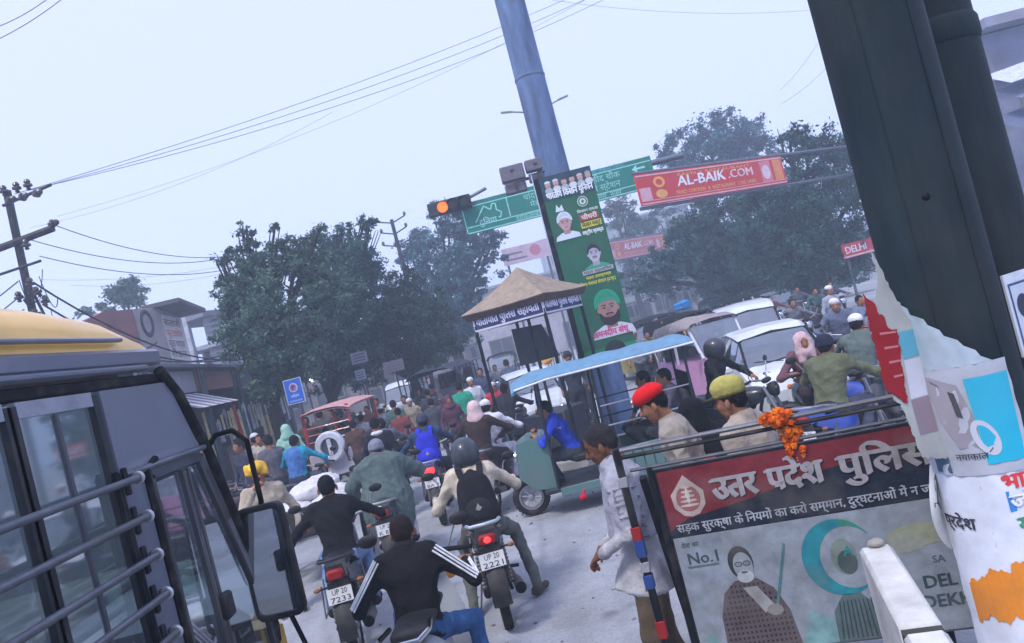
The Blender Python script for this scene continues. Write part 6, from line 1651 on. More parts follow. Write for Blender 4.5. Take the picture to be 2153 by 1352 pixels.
# grey blocks behind the steel columns
t = thing('grey_building', 'blurred grey multi-storey building behind the steel columns', 'building', (0, 0, 0))
q = W(2060, 55, 24); nX = q.x
m = MB(S(128, 130, 152)); m.box((nX + 5, 27.0, q.z / 2 - .15), (10, 6, q.z - .3)); m.build('wall', 'plaster', t)
m = MB(S(140, 142, 160)); m.box((nX + 5, 25.5, q.z - .1), (10.6, 4.4, .3)); m.build('roof_slab', 'plaster', t)
m = MB(S(150, 152, 172)); m.box((nX + 5, 23.8, q.z - 1.7), (10.4, .3, .25)); m.build('ledge', 'plaster', t)
for i in range(4):
    for k in range(2): win(t, (nX + 1.2 + 2.2 * i, 23.98, q.z - 3.0 - 2.9 * k), 1.1, 1.3, (0, -1, 0))
for k, (px, py) in enumerate(((2110, 165), (2130, 195), (2125, 255))):
    b0 = W(px, py, 22.5); m = MB((S(190, 194, 216), S(120, 126, 150), S(96, 104, 130))[k]); m.add([b0 + V((-.6, 0, .2)), b0 + V((2.4, 0, .5)), b0 + V((2.4, -1.1, -.1)), b0 + V((-.6, -1.1, -.35))], [(0, 1, 2, 3)]); m.build('awning', 'cloth', t)
# distant pale facades closing the street
for k, (px, py, Y, w, c, lb) in enumerate(((1100, 590, 60, 9, S(176, 168, 176), 'pale far building showing behind the kiosk roof'), (1290, 470, 70, 14, S(170, 176, 184), 'low far grey building between the banner and the trees'), (1560, 560, 58, 20, S(150, 152, 160), 'long far building half hidden by the roadside trees'), (700, 780, 46, 16, S(120, 112, 112), 'far shop row showing under the leafy trees'), (940, 740, 62, 12, S(150, 146, 150), 'far pale building beyond the queue of traffic'))):
    q = W(px, py, Y); t = thing('far_building', lb, 'building', (0, 0, 0), 0, 'far buildings closing the street')
    hh = max(q.z, 3.5); m = MB(c); m.box((q.x, Y + 3, hh / 2), (w, 6, hh)); m.build('wall', 'plaster', t); m = MB(tuple(x * .8 for x in c)); m.box((q.x, Y + 3, hh + .1), (w + .6, 6.6, .2)); m.build('roof_slab', 'plaster', t)
    for i in range(int(w // 2.2)): win(t, (q.x - w / 2 + 1.2 + 2.2 * i, Y - .01, hh - 1.6), 1.1, 1.2, (0, -1, 0))
    for i in range(int(w // 3)): win(t, (q.x - w / 2 + 1.6 + 3 * i, Y - .01, 1.3), 1.9, 2.0, (0, -1, 0))
t = thing('wall_poster_hoarding', 'pale pink roadside hoarding behind the kiosk roof', 'hoarding', (0, 0, 0)); q = W(1062, 560, 40); fr = Frame(q, (1, .2, 0), (0, 0, 1))
m = MB(S(206, 180, 196)); m.prism([(0, 0), (2.6, 0), (2.6, .9), (0, .9)], -.08, 0, fr); m.build('panel', 'print', t); m = MB(); shape(m, fr, oval(1.8, .5, .3, .3), S(196, 120, 140), .004); rect(m, fr, .2, .2, 1.3, .3, S(120, 110, 130), .004); rect(m, fr, .2, .5, 1.1, .6, S(120, 110, 130), .004); m.build('printed_face', 'print', t); m = MB(S(110, 110, 120)); m.tube([fr(.2, -q.z, -.1), fr(.2, .9, -.1)], .07, 6); m.tube([fr(2.4, -q.z, -.1), fr(2.4, .9, -.1)], .07, 6); m.build('post', 'metal', t)

# roadside iron railing under the far trees
def railing(p0, p1, n, label, h=1.1):
    t = thing('railing', label, 'fence', (0, 0, 0)); p0, p1 = V(p0), V(p1)
    for z in (.15, h - .08): m = MB(S(90, 94, 104)); m.bar(p0 + V((0, 0, z)), p1 + V((0, 0, z)), .04, .04); m.build('rail', 'metal', t)
    proto = None
    for k in range(n + 1):
        q = p0.lerp(p1, k / n)
        if proto is None: m = MB(S(80, 84, 96)); m.bar((0, 0, 0), (0, 0, h), .025, .025); proto = m.build('bar', 'metal', t); proto.location = q
        else: o = proto.copy(); COL.objects.link(o); o.parent = t; o.location = q
railing((3.6, 19.5, .1), (7.2, 21.5, .1), 34, 'iron bar railing beside the queueing auto rickshaws', 1.3)
railing((-1.2, 27, .1), (1.6, 28.5, .1), 24, 'pale iron bar railing far down the road behind the kiosk', 1.2)

# ------------------------------------------------------------------ trees
def tree(label, base, height, blobs, col, n, leaf=.13, trunk=.22, seed=1, lean=(0, 0), bare=.0, group='street trees', tcol=S(56, 50, 48)):
    """blobs: (x, y, z, rx, ry, rz) relative to base"""
    t = thing('tree', label, 'tree', base, 0, group)
    rg = random.Random(seed); rn = np.random.default_rng(seed)
    zc = min(b[2] - b[5] * .3 for b in blobs)
    m = MB(tcol)
    fork = V((lean[0], lean[1], max(1.6, zc * .8)))
    m.tube([(0, 0, 0), (lean[0] * .3 + .05, lean[1] * .3, fork.z * .5), fork], [trunk * 1.25, trunk, trunk * .8], 9)
    for b in blobs:
        c = V(b[:3]); mid = fork.lerp(c, .5) + V((rg.uniform(-.2, .2), rg.uniform(-.2, .2), .2))
        m.tube([fork, mid, c], [trunk * .55, trunk * .35, trunk * .12], 6)
        for _ in range(5):
            e = c + V((rg.uniform(-.8, .8) * b[3], rg.uniform(-.8, .8) * b[4], rg.uniform(-.5, .85) * b[5])); m.tube([mid.lerp(c, .6), mid.lerp(e, .6), e], [trunk * .18, trunk * .10, .012], 5)
    m.build('trunk', 'bark', t)
    vol = np.array([b[3] * b[4] * b[5] for b in blobs]) ** .8; cnt = (n * vol / vol.sum()).astype(int)
    P, Cc = [], []
    for b, k in zip(blobs, cnt):
        nc = max(6, k // 95)                            # leaf clumps inside the blob, denser near the surface
        d = rn.normal(size=(nc, 3)); d /= np.linalg.norm(d, axis=1)[:, None]
        r = rn.random(nc) ** .45
        cl = np.array(b[:3]) + d * r[:, None] * np.array(b[3:6]) * (1 + .18 * rn.normal(size=(nc, 1)))
        sz = (.08 + .15 * rn.random(nc)) * (min(b[3:6]) ** .5) * .85
        w_ = rn.integers(0, nc, k)
        p = cl[w_] + rn.normal(size=(k, 3)) * sz[w_][:, None] * np.array([1, 1, .75])
        tone = (.45 + 1.1 * rn.random(nc))[w_]
        P.append(p); Cc.append(np.clip(np.array(col)[None, :] * (tone * (.8 + .4 * rn.random(k)))[:, None], .004, .6))
    P = np.concatenate(P); Cc = np.concatenate(Cc); k = len(P)
    P[:, 2] = np.maximum(P[:, 2], .6)
    a = rn.normal(size=(k, 3)); a[:, 2] *= .7; a /= np.linalg.norm(a, axis=1)[:, None]
    nrm = rn.normal(size=(k, 3)) + np.array([0, 0, .6]); b_ = np.cross(a, nrm); b_ /= np.maximum(np.linalg.norm(b_, axis=1), 1e-6)[:, None]
    L = leaf * (.5 + 1.1 * rn.random(k) ** 1.5)[:, None]
    dn = np.array([0, 0, -1.0])
    v = np.stack([P - a * L * .5, P + b_ * L * .27 + dn * L * .05, P + a * L * .5 + dn * L * .18, P - b_ * L * .27 + dn * L * .05], 1).reshape(-1, 3)
    me = bpy.data.meshes.new('crown'); me.vertices.add(4 * k); me.vertices.foreach_set('co', v.ravel())
    me.loops.add(4 * k); me.loops.foreach_set('vertex_index', np.arange(4 * k)); me.polygons.add(k); me.polygons.foreach_set('loop_start', np.arange(k) * 4); me.polygons.foreach_set('loop_total', np.full(k, 4))
    ca = me.color_attributes.new('Col', 'FLOAT_COLOR', 'POINT'); c4 = np.ones((k, 4, 4), np.float32); c4[:, :, :3] = Cc[:, None, :]; ca.data.foreach_set('color', c4.ravel())
    me.update(calc_edges=True); me.materials.append(MATS['leaf']); put('crown', me, t)
    return t
def blobs_px(base, Y, lst):
    """crown lobes from their place (px, py, radius in photograph pixels, depth offset)"""
    out = []
    for px, py, r, dy in lst:
        q = W(px, py, Y + dy); R_ = r * Y / FPX
        out.append((q.x - base[0], q.y - base[1], q.z - base[2], R_ * 1.05, R_ * 1.0, R_ * .95))
    return out
DG, MG, OL, BG_ = S(54, 86, 78), S(84, 110, 92), S(92, 110, 88), S(66, 102, 108)  # far crowns' paler, bluer tones have distance haze mixed into the colour
b0 = W(588, 905, 19); base = (b0.x, 19, .14)
tree('leafy street tree with an open ragged top growing by the pavement shops', base, 8, blobs_px(base, 19, [(520, 510, 28, 0), (495, 540, 26, .5), (598, 512, 26, .3), (655, 502, 30, .5), (625, 530, 24, .2), (535, 545, 24, .2), (560, 560, 50, 0), (640, 560, 60, .6), (500, 610, 34, -.3), (545, 640, 62, -.4), (600, 680, 66, -.6), (530, 710, 52, -.4), (690, 610, 55, .3), (570, 760, 46, -.6), (520, 580, 30, .2), (577, 478, 13, .2), (672, 480, 14, .3), (510, 482, 13, .1), (480, 660, 36, 0), (500, 715, 44, -.4), (625, 735, 60, -.4), (560, 795, 40, -.6), (655, 690, 50, .2), (610, 790, 40, -.3), (470, 590, 18, 0), (465, 545, 16, 0)]), MG, 48000, .095, .20, 11)
b0 = W(700, 850, 24); base = (b0.x, 24, 0)
tree('dense dark tree standing behind the leafy street tree', base, 9, blobs_px(base, 24, [(740, 528, 46, 0), (776, 482, 26, .4), (702, 515, 34, .3), (765, 465, 14, .3), (720, 482, 18, .2), (745, 580, 62, 0), (690, 600, 60, -.5), (660, 680, 60, -.6), (740, 660, 60, -.3), (780, 560, 30, .4), (700, 735, 60, -.3), (760, 725, 60, -.2), (675, 775, 45, -.5), (795, 640, 45, .3), (740, 790, 40, -.2)]), DG, 40000, .11, .25, 12)
b0 = W(870, 800, 25); base = (b0.x, 25, 0)
tree('low rounded tree with reddish new leaves beside the bare utility pole', base, 6, blobs_px(base, 25, [(840, 600, 42, 0), (880, 640, 55, 0), (820, 660, 55, -.4), (870, 700, 60, -.4), (920, 670, 40, .3), (800, 710, 45, -.5), (905, 730, 40, -.2), (850, 765, 42, -.3), (790, 765, 42, -.3), (940, 720, 36, .2)]), S(58, 80, 66), 34000, .10, .2, 13)
b0 = W(960, 740, 36); base = (b0.x, 36, 0)
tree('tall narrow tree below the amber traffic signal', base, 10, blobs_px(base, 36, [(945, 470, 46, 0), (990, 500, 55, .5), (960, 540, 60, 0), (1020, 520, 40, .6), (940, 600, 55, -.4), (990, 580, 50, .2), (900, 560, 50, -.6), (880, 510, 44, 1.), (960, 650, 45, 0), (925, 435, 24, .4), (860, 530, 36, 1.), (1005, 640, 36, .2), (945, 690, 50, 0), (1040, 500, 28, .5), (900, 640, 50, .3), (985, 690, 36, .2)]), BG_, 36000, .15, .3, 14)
b0 = W(258, 640, 34); base = (b0.x, 34, 0)
tree('small round tree rising behind the sloping shop roof', base, 8, blobs_px(base, 34, [(262, 610, 30, 0), (245, 625, 24, .2), (290, 625, 24, .1), (225, 650, 16, 0), (180, 655, 12, 0)]), OL, 5000, .16, .16, 15)
b0 = W(1510, 560, 44); base = (b0.x, 44, 0)
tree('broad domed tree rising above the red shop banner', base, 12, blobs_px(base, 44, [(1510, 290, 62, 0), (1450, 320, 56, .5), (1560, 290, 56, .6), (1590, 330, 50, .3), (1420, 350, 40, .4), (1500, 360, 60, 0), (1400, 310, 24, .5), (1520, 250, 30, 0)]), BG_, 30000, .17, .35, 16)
b0 = W(1700, 600, 27); base = (b0.x, 27, 0)
tree('large dark tree crowding up to the steel column', base, 10, blobs_px(base, 27, [(1700, 320, 62, 0), (1760, 320, 50, .4), (1650, 400, 60, 0), (1740, 410, 75, -.3), (1680, 490, 75, -.4), (1780, 490, 55, 0), (1600, 480, 60, .2), (1740, 560, 60, -.5), (1660, 290, 30, .3), (1800, 400, 40, .5), (1800, 560, 45, 0), (1620, 560, 60, .2), (1690, 600, 45, -.4), (1580, 420, 40, .4), (1770, 370, 50, .2)]), DG, 46000, .125, .3, 17)
b0 = W(1540, 610, 32); base = (b0.x, 32, 0)
tree('dark spreading tree in the haze below the red shop banner', base, 7, blobs_px(base, 32, [(1480, 470, 52, 0), (1540, 500, 62, 0), (1460, 540, 50, -.4), (1600, 560, 60, .4), (1520, 570, 60, -.5), (1430, 490, 36, .4), (1660, 590, 40, 0), (1560, 440, 50, .4), (1500, 420, 40, .4), (1400, 560, 45, 0), (1580, 610, 45, 0), (1350, 590, 40, .3)]), DG, 36000, .14, .28, 18)
b0 = W(1340, 620, 52); base = (b0.x, 52, 0)
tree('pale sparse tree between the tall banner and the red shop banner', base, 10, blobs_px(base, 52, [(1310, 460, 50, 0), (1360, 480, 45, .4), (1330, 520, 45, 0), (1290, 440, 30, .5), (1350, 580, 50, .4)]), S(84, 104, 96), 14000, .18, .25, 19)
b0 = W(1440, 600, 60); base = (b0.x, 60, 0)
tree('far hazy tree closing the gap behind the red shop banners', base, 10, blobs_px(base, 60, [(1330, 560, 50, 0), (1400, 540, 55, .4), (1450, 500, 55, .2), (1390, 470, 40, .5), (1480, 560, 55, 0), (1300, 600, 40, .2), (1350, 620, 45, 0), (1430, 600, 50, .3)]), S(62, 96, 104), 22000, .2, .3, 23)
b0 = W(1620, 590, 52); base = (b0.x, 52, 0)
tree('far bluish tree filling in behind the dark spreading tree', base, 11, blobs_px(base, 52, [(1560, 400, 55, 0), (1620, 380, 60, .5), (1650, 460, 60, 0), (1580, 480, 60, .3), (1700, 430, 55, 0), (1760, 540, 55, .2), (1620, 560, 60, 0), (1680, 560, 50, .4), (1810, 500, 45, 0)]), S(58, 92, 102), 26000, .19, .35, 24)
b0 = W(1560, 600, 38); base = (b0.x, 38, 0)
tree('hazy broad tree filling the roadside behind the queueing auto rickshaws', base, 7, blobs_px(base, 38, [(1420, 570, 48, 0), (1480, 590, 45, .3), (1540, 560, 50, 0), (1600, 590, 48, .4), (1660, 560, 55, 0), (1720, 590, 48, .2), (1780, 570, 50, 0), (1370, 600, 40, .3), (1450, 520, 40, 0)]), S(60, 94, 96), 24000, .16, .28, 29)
# ------------------------------------------------------------------ traffic and people
def pr(lean=0.08, seat=.78, wide=.34, reach=.40, hz=1.02, **k):
    J = pose_ride(lean, seat, wide, reach, hz)
    lean *= .6; seat -= .03
    J['pel'] = (0, 0, seat + .07); J['chest'] = (0, .03 + lean, seat + .37); J['neck'] = (0, .05 + lean * 1.4, seat + .52); J['head'] = (0, .08 + lean * 1.8, seat + .625)
    J.update(k); return J
def fwd(rz): return V((-math.sin(rz), math.cos(rz), 0))
def on(loc, rz, back): return V(loc) + fwd(rz) * back
def rider(label, loc, rz, jacket, trousers, back=-.24, **k):
    kw = dict(k); J = kw.pop('J', None) or pr(reach=.44)
    return person(label, on(loc, rz, back), rz, J, jacket, trousers, **kw), J

# A: helmeted rider with the black backpack, both feet down
la, ra = V((-.71, 6.88, 0)), rad(6)
motorcycle('black commuter motorcycle carrying the helmeted rider with the black backpack', la, ra, S(28, 30, 32), ('UP 20', '2221'), 'spot', 0, rail=S(205, 214, 222), flap=S(128, 132, 142))
JA = pr(.10, .78, .36, .44, kneeR=(.27, .36, .58), footR=(.34, .16, .07), kneeL=(-.22, .34, .55), footL=(-.25, .08, .07), elbR=(.38, .24, 1.0), hanR=(.36, .50, 1.02), elbL=(-.36, .14, .96), toeR=(.6, .8, 0))
(pA_, oA), _ = rider('helmeted rider in a cream jacket and olive trousers, both feet on the road', la, ra, S(196, 184, 166), S(96, 98, 92), J=JA, lod=0, gloves=S(40, 40, 44), shoe=S(78, 68, 60))
helmet(pA_, oA['T'], oA['R'], S(44, 50, 58), 0)
m = MB(S(30, 34, 40)); B = Body(); T, R = oA['T'], oA['R']
B.ell(T(0, .085, .02), (.105, .06, .055), S(20, 22, 26), .01, R); wear(pA_, 'visor', B, .012, 'paint')
backpack('black backpack on the cream-jacketed rider', pA_, JA, S(30, 28, 32), S(40, 38, 42))

# B: black leather jacket
lb_, rb = V((-2.02, 7.0, 0)), rad(9)
motorcycle('black motorcycle with a wide red tail lamp under the rider in the black leather jacket', lb_, rb, S(34, 34, 40), ('UP 20', '7233'), 'dull', 0, rail=S(70, 70, 76), flap=S(96, 100, 130))
JB = pr(.12, .78, .36, .44, elbL=(-.42, .14, 1.0), elbR=(.42, .20, 1.03))
rider('bareheaded rider in a black leather jacket and pale blue jeans', lb_, rb, S(24, 24, 28), S(116, 140, 176), J=JB, lod=0, hair=S(20, 18, 20))
# C: nearest rider, white-striped track jacket, on a scooter
lc, rc = V((-1.0, 4.84, 0)), rad(1)
scooter('white and grey scooter under the rider in the striped track jacket', lc, rc, S(196, 200, 206), script='HONDA')
def stripes(B, j, shL, shR):
    w_ = S(224, 226, 230)
    B.tor(j['neck'] + V((0, -.015, -.04)), j['neck'] + V((0, 0, .02)), .085, .08, .078, .075, S(40, 34, 36), .015)
JC = pr(.10, .76, .33, .40, elbL=(-.38, .06, .95), elbR=(.40, .10, .96), kneeR=(.30, .36, .62), footR=(.34, .2, .10))
(pC, oC), _ = rider('bareheaded rider in a black track jacket with white sleeve stripes and jeans', lc, rc, S(26, 25, 28), S(54, 92, 140), J=JC, lod=0, extra=stripes, back=-.20, hair=S(38, 28, 28))
pC.scale = (.94, .94, .94)
jc = {k: V(v) for k, v in JC.items()}; shc = jc['chest'] + (jc['chest'] - jc['pel']).normalized() * .10
for s_, el, ha in ((-1, jc['elbL'], jc['hanL']), (1, jc['elbR'], jc['hanR'])):
    sh = shc + V((.162 * s_, 0, 0)); ax_ = (el - sh).normalized(); oo = (V((s_ * .8, -.75, .25)) - ax_ * V((s_ * .8, -.75, .25)).dot(ax_)).normalized(); sd2 = ax_.cross(oo)
    for q in (-1, 0, 1):
        m = MB(S(226, 228, 232)); pts = [sh.lerp(el, t_ / 6) + (oo + sd2 * .36 * q).normalized() * (.073 - .0125 * t_ / 6) for t_ in range(7)] + [el.lerp(ha, t_ / 6) + (oo + sd2 * .36 * q).normalized() * (.0605 - .010 * t_ / 6) for t_ in range(1, 6)]
        m.tube(pts, .0065, 6); m.build('sleeve_stripe', 'cloth', pC)
# D: rider wrapped in a grey-green shawl
ld, rd_ = V((-1.92, 9.05, 0)), rad(4)
motorcycle('motorcycle under the rider wrapped in the grey-green shawl', ld, rd_, S(40, 42, 46), ('UP 20', 'K 881'), 'dull', 1)
SHW = S(84, 98, 96)
def wrap(B, j, shL, shR):
    B.tor(j['pel'] + V((0, -.03, -.12)), j['chest'] + V((0, 0, .08)), .30, .24, .23, .17, SHW, .06); B.tor(j['pel'] + V((0, -.06, -.26)), j['pel'] + V((0, -.02, 0)), .27, .24, .30, .24, SHW, .06)
    B.cap(shL, j['elbL'], .11, .10, SHW, .06); B.cap(shR, j['elbR'], .11, .10, SHW, .06)
    B.tor(j['neck'] + V((0, -.02, -.05)), j['neck'] + V((0, 0, .03)), .13, .12, .10, .10, S(130, 112, 118), .03)
(pD, oD), _ = rider('rider wrapped in a wide grey-green shawl and a grey knitted cap', ld, rd_, SHW, S(180, 176, 186), lod=1, extra=wrap, J=pr(.06, .80), folds=.012)
cap_hat(pD, oD['T'], oD['R'], S(120, 124, 136), 'wool')
# E: blue backpack
le, re_ = V((-1.64, 11.25, 0)), rad(3)
motorcycle('motorcycle with a brightly lit red tail lamp under the rider with the blue backpack', le, re_, S(70, 84, 110), ('UP 20', 'BA 9'), 'lit', 0, rail=S(150, 170, 196))
JE = pr(.08, .80)
(pE, oE), _ = rider('rider in a dark blue jacket and chequered head wrap', le, re_, S(46, 66, 96), S(44, 46, 54), lod=1, J=JE)
cap_hat(pE, oE['T'], oE['R'], S(60, 64, 78), 'wool')
backpack('royal blue backpack with a printed stripe on the back of a rider', pE, JE, S(44, 48, 176), S(52, 58, 196))
# F: two up, brown jacket pillion with a pink shawl
lf, rf_ = V((-.70, 11.0, 0)), rad(-14)
motorcycle('motorcycle carrying the white-clad driver and the pillion in the pink shawl', lf, rf_, S(60, 30, 34), ('UP 20', 'AS 12'), 'dull', 1)
(pF, oF), _ = rider('pillion passenger in a dark brown jacket with a pink shawl over the head', lf, rf_, S(62, 48, 46), S(60, 56, 56), lod=1, back=-.56, J=pr(.04, .84, .20, .22, .98))
cap_hat(pF, oF['T'], oF['R'], S(206, 178, 178), 'shawl')
(pF2, oF2), _ = rider('motorcycle driver in a white kurta and white skullcap, a pillion behind him', lf, rf_, S(206, 204, 214), S(200, 198, 208), lod=1, back=-.08)
cap_hat(pF2, oF2['T'], oF2['R'], S(214, 212, 218), 'skull')
# lone rider near the kiosk post
lg, rg_ = V((-.42, 14.1, 0)), rad(-20)
motorcycle('dark motorcycle with a lit red tail lamp stopped beside the kiosk post', lg, rg_, S(40, 40, 44), ('UP 20', 'E 41'), 'lit', 1)
rider('rider in a dark charcoal jacket waiting beside the kiosk post', lg, rg_, S(44, 46, 52), S(50, 54, 60), lod=2)
# G: man in the yellow hat, hand at his mouth
JG = pose_stand(1.66); JG.update(elbR=(.30, .12, 1.10), hanR=(.06, .24, 1.44), elbL=(-.30, -.02, 1.08), hanL=(-.27, .10, .86))
pG, oG = person('man in a beige overcoat with a yellow cap, hand raised to his mouth', (-3.08, 8.25, 0), rad(205), JG, S(178, 164, 146), S(150, 138, 128), lod=0, look=(.35, 1, .05), long_coat=.74, moustache=S(30, 24, 24))
cap_hat(pG, oG['T'], oG['R'], S(224, 176, 60), 'turban', 0)
# handcart with white sacks
ct = thing('handcart', 'wooden handcart loaded with white sacks beside the man in the yellow cap', 'cart', (-3.02, 9.8, 0), rad(8))
for x in (-.5, .5): wheel(ct, (x * 1.05, .1, .32), .32, .06, spokes=16, fast=True)
m = MB(S(62, 54, 50)); m.box((0, 0, .62), (.95, 1.5, .06), ch=.01); m.build('deck', 'plastic', ct)
for x in (-.48, .48): m = MB(S(52, 50, 50)); m.box((x, 0, .78), (.04, 1.5, .34), ch=.01); m.build('side_board', 'plastic', ct)
m = MB(S(52, 50, 50)); m.box((0, -.74, .78), (.92, .04, .34), ch=.01); m.build('tail_board', 'plastic', ct)
m = MB(S(90, 84, 78)); m.tube([(-.35, .75, .65), (-.35, 1.4, .95), (.35, 1.4, .95), (.35, .75, .65)], .02, 6); m.build('handle', 'metal', ct)
rgs = random.Random(8)
for k, (x, y, z) in enumerate(((-.22, -.4, .86), (.22, -.38, .86), (-.2, .15, .86), (.22, .2, .87), (0, -.15, 1.04), (.05, .35, 1.02))):
    B = Body(); B.ell((0, 0, 0), (.26, .33, .15), S(206, 204, 206), .03); B.cap((-.1, .30, .02), (.05, .38, .05), .05, .03, S(190, 188, 190), .03); o = soft_object('sack', [(B, .025)], 'cloth', .014, k, label='stuffed white sack lying on the wooden handcart', cat='sack', group='white sacks on the handcart')
    o.location = V((-3.02, 9.8, z)) + MX.Rotation(rad(8), 3, 'Z') @ V((x, y, 0)); o.rotation_euler = (0, 0, rgs.uniform(-.5, .5))
# turquoise jacket, black jacket with white scarf
def hoodie(c):
    return lambda B, j, a, b: B.ell(j['neck'] + V((0, -.08, -.04)), (.12, .07, .08), c, .03)
lt, rt = V((-3.95, 12.7, 0)), rad(-15)
motorcycle('parked-looking motorcycle under the man in the turquoise hooded jacket', lt, rt, S(40, 44, 60), ('UP 20', 'T 20'), 'dull', 1)
def turq(B, j, shL, shR): B.tor(j['pel'], j['chest'] + V((0, -.03, .05)), .15, .14, .16, .14, S(70, 110, 168), .03); hoodie(S(60, 90, 140))(B, j, shL, shR)
rider('man in a turquoise and blue hooded jacket seen from behind', lt, rt, S(26, 140, 170), S(50, 56, 70), lod=1, J=pr(.06, .90, .36, .36), extra=turq)
pK, oK = person('man in a black jacket with a white scarf round his neck', (-2.42, 11.6, 0), rad(10), pose_stand(1.62), S(34, 34, 42), S(56, 62, 80), lod=1)
cap_hat(pK, oK['T'], oK['R'], S(206, 206, 212), 'muffler')
# red framed tempo with white spare wheel
q = W(690, 918, 16)
tp = thing('red_tempo', 'red framed passenger tempo with a white covered spare wheel on its back', 'tempo', (q.x, 16.1, 0), rad(-6), 'three and four wheelers ahead')
for x in (-.5, .5): wheel(tp, (x, .5, .26), .26, .13, spokes=0, alloy=True, fast=True)
RD = S(176, 44, 50)
m = MB(S(196, 190, 204)); m.box((0, .05, .62), (1.12, .10, .55), ch=.03); m.build('tail_panel', 'paint', tp)
for s_ in (-1, 1):
    m = MB(RD); m.box((s_ * .55, 1.0, .66), (.05, 1.9, .6), ch=.02); m.build('side_panel', 'paint', tp)
    m = MB(RD); m.bar((s_ * .52, .05, .9), (s_ * .50, .05, 1.80), .07, .06, ch=.01); m.build('post', 'paint', tp)
    m = MB(RD); m.bar((s_ * .52, 1.9, .9), (s_ * .50, 1.9, 1.80), .07, .06, ch=.01); m.build('post', 'paint', tp)
m = MB(S(196, 150, 150)); m.grid(lambda u, v: ((u - .5) * 1.2, -.1 + 2.2 * v, 1.86 - .10 * (2 * abs(u - .5)) ** 3 - .05 * (2 * abs(v - .5)) ** 4), 10, 10); m.grid(lambda u, v: ((.5 - u) * 1.2, -.1 + 2.2 * v, 1.82 - .10 * (2 * abs(u - .5)) ** 3 - .05 * (2 * abs(v - .5)) ** 4), 10, 10); m.build('canopy', 'cloth', tp)
for z in (1.15, 1.30, 1.45): m = MB(RD); m.tube([(-.5, .05, z), (.5, .05, z)], .015, 6); m.build('back_bar', 'paint', tp)
m = MB(S(206, 208, 220)); m.lathe([(.30, -.08), (.33, -.03), (.33, .06), (.29, .10), (.20, .10), (.19, .06)], (.0, -.06, 1.0), (0, -1, 0), 28); o = m.build('spare_wheel_cover', 'plastic', tp)
m = MB(S(60, 64, 84)); m.lathe([(.001, .05), (.19, .05)], (.0, -.06, 1.0), (0, -1, 0), 24); m.build('dark_face', 'plastic', o); m = MB(S(206, 208, 220)); m.box((0, -.13, 1.0), (.09, .02, .36), ch=.005); m.build('white_bar', 'plastic', o)
m = MB(S(54, 50, 54)); m.box((0, .5, .62), (.95, .4, .1), ch=.03); m.box((0, .32, .9), (.95, .08, .4), ch=.03); m.build('bench', 'plastic', tp)
for k, (dx, c) in enumerate(((-.22, S(60, 50, 46)), (.14, S(50, 60, 70)))):
    person(('passenger in brown', 'passenger in grey-blue')[k] + ' sitting inside the red tempo', V((q.x, 16.1, 0)) + V((dx, .55, .02)), rad(-6), pr(0, .66, .2, .3, .85), c, S(50, 50, 56), lod=2)

for k, (x, y, c, lb) in enumerate(((-2.28, 1.75, (150, 120, 90), 'bus passenger in a tan shirt by the barred window'), (-2.3, 2.55, (70, 84, 110), 'bus passenger in blue-grey by the barred window next to the door'), (-3.5, .95, (120, 60, 60), 'bus passenger in maroon on the far side of the bus'), (-3.4, 3.32, (60, 66, 60), 'bus driver in a dark green shirt at the steering wheel'))):
    person(lb, (x, y - .05, .41), 0, pr(0, .78, .2 if k < 3 else .18, .3 if k < 3 else .46, .9 if k < 3 else .95), S(*c), S(56, 58, 66), lod=1 if k < 2 else 2, group='people in the bus')
# vehicles further on
car('white van-like hatchback facing the junction beside the leafy trees', (W(845, 840, 28).x, 29, 0), rad(178), S(206, 210, 216), TALL, light='box')
pk = thing('pickup_truck', 'dark pickup with a railed load bed seen from behind', 'truck', (W(930, 800, 20).x, 21.5, 0), rad(-12), 'three and four wheelers ahead')
for x in (-.62, .62):
    for y in (-1.0, 1.4): wheel(pk, (x, y, .3), .3, .16, spokes=0, alloy=True, fast=True)
m = MB(S(52, 46, 50)); m.box((0, -.4, .72), (1.5, 2.3, .12), ch=.02); m.build('bed', 'paint', pk)
m = MB(S(96, 44, 50)); m.box((0, -1.55, .95), (1.5, .05, .45), ch=.01); m.build('tailgate', 'paint', pk)
for s_ in (-1, 1):
    m = MB(S(60, 52, 56)); m.box((s_ * .74, -.4, .95), (.05, 2.3, .4), ch=.01); m.build('side_board', 'paint', pk)
    m = MB(S(70, 72, 80))
    for k in range(7): m.tube([(s_ * .74, -1.5 + .37 * k, 1.1), (s_ * .74, -1.5 + .37 * k, 1.9)], .018, 5)
    m.tube([(s_ * .74, -1.55, 1.9), (s_ * .74, .75, 1.9)], .02, 6); m.build('side_rack', 'metal', pk)
m = MB(S(170, 174, 186)); m.loft([[(-.72, .8, .5), (.72, .8, .5), (.66, .8, 1.9), (-.66, .8, 1.9)], [(-.72, 1.9, .5), (.72, 1.9, .5), (.64, 1.6, 1.85), (-.64, 1.6, 1.85)]]); m.build('cab', 'paint', pk)
m = MB(); m.add([(-.55, .79, 1.3), (.55, .79, 1.3), (.52, .79, 1.75), (-.52, .79, 1.75)], [(0, 1, 2, 3)]); m.build('rear_window', 'windscreen', pk)
m = MB(S(56, 62, 76)); m.grid(lambda u, v: ((u - .5) * 1.45, -1.5 + 2.2 * v, 1.95 + .08 * math.sin(u * 7) * math.sin(v * 5) - .15 * (2 * abs(u - .5)) ** 4), 12, 12); m.build('tarpaulin', 'cloth', pk)
car('white hatchback behind the police kiosk with its roof and windscreen showing', (W(1110, 800, 17).x, 18.2, 0), rad(186), S(206, 212, 216), HATCH)
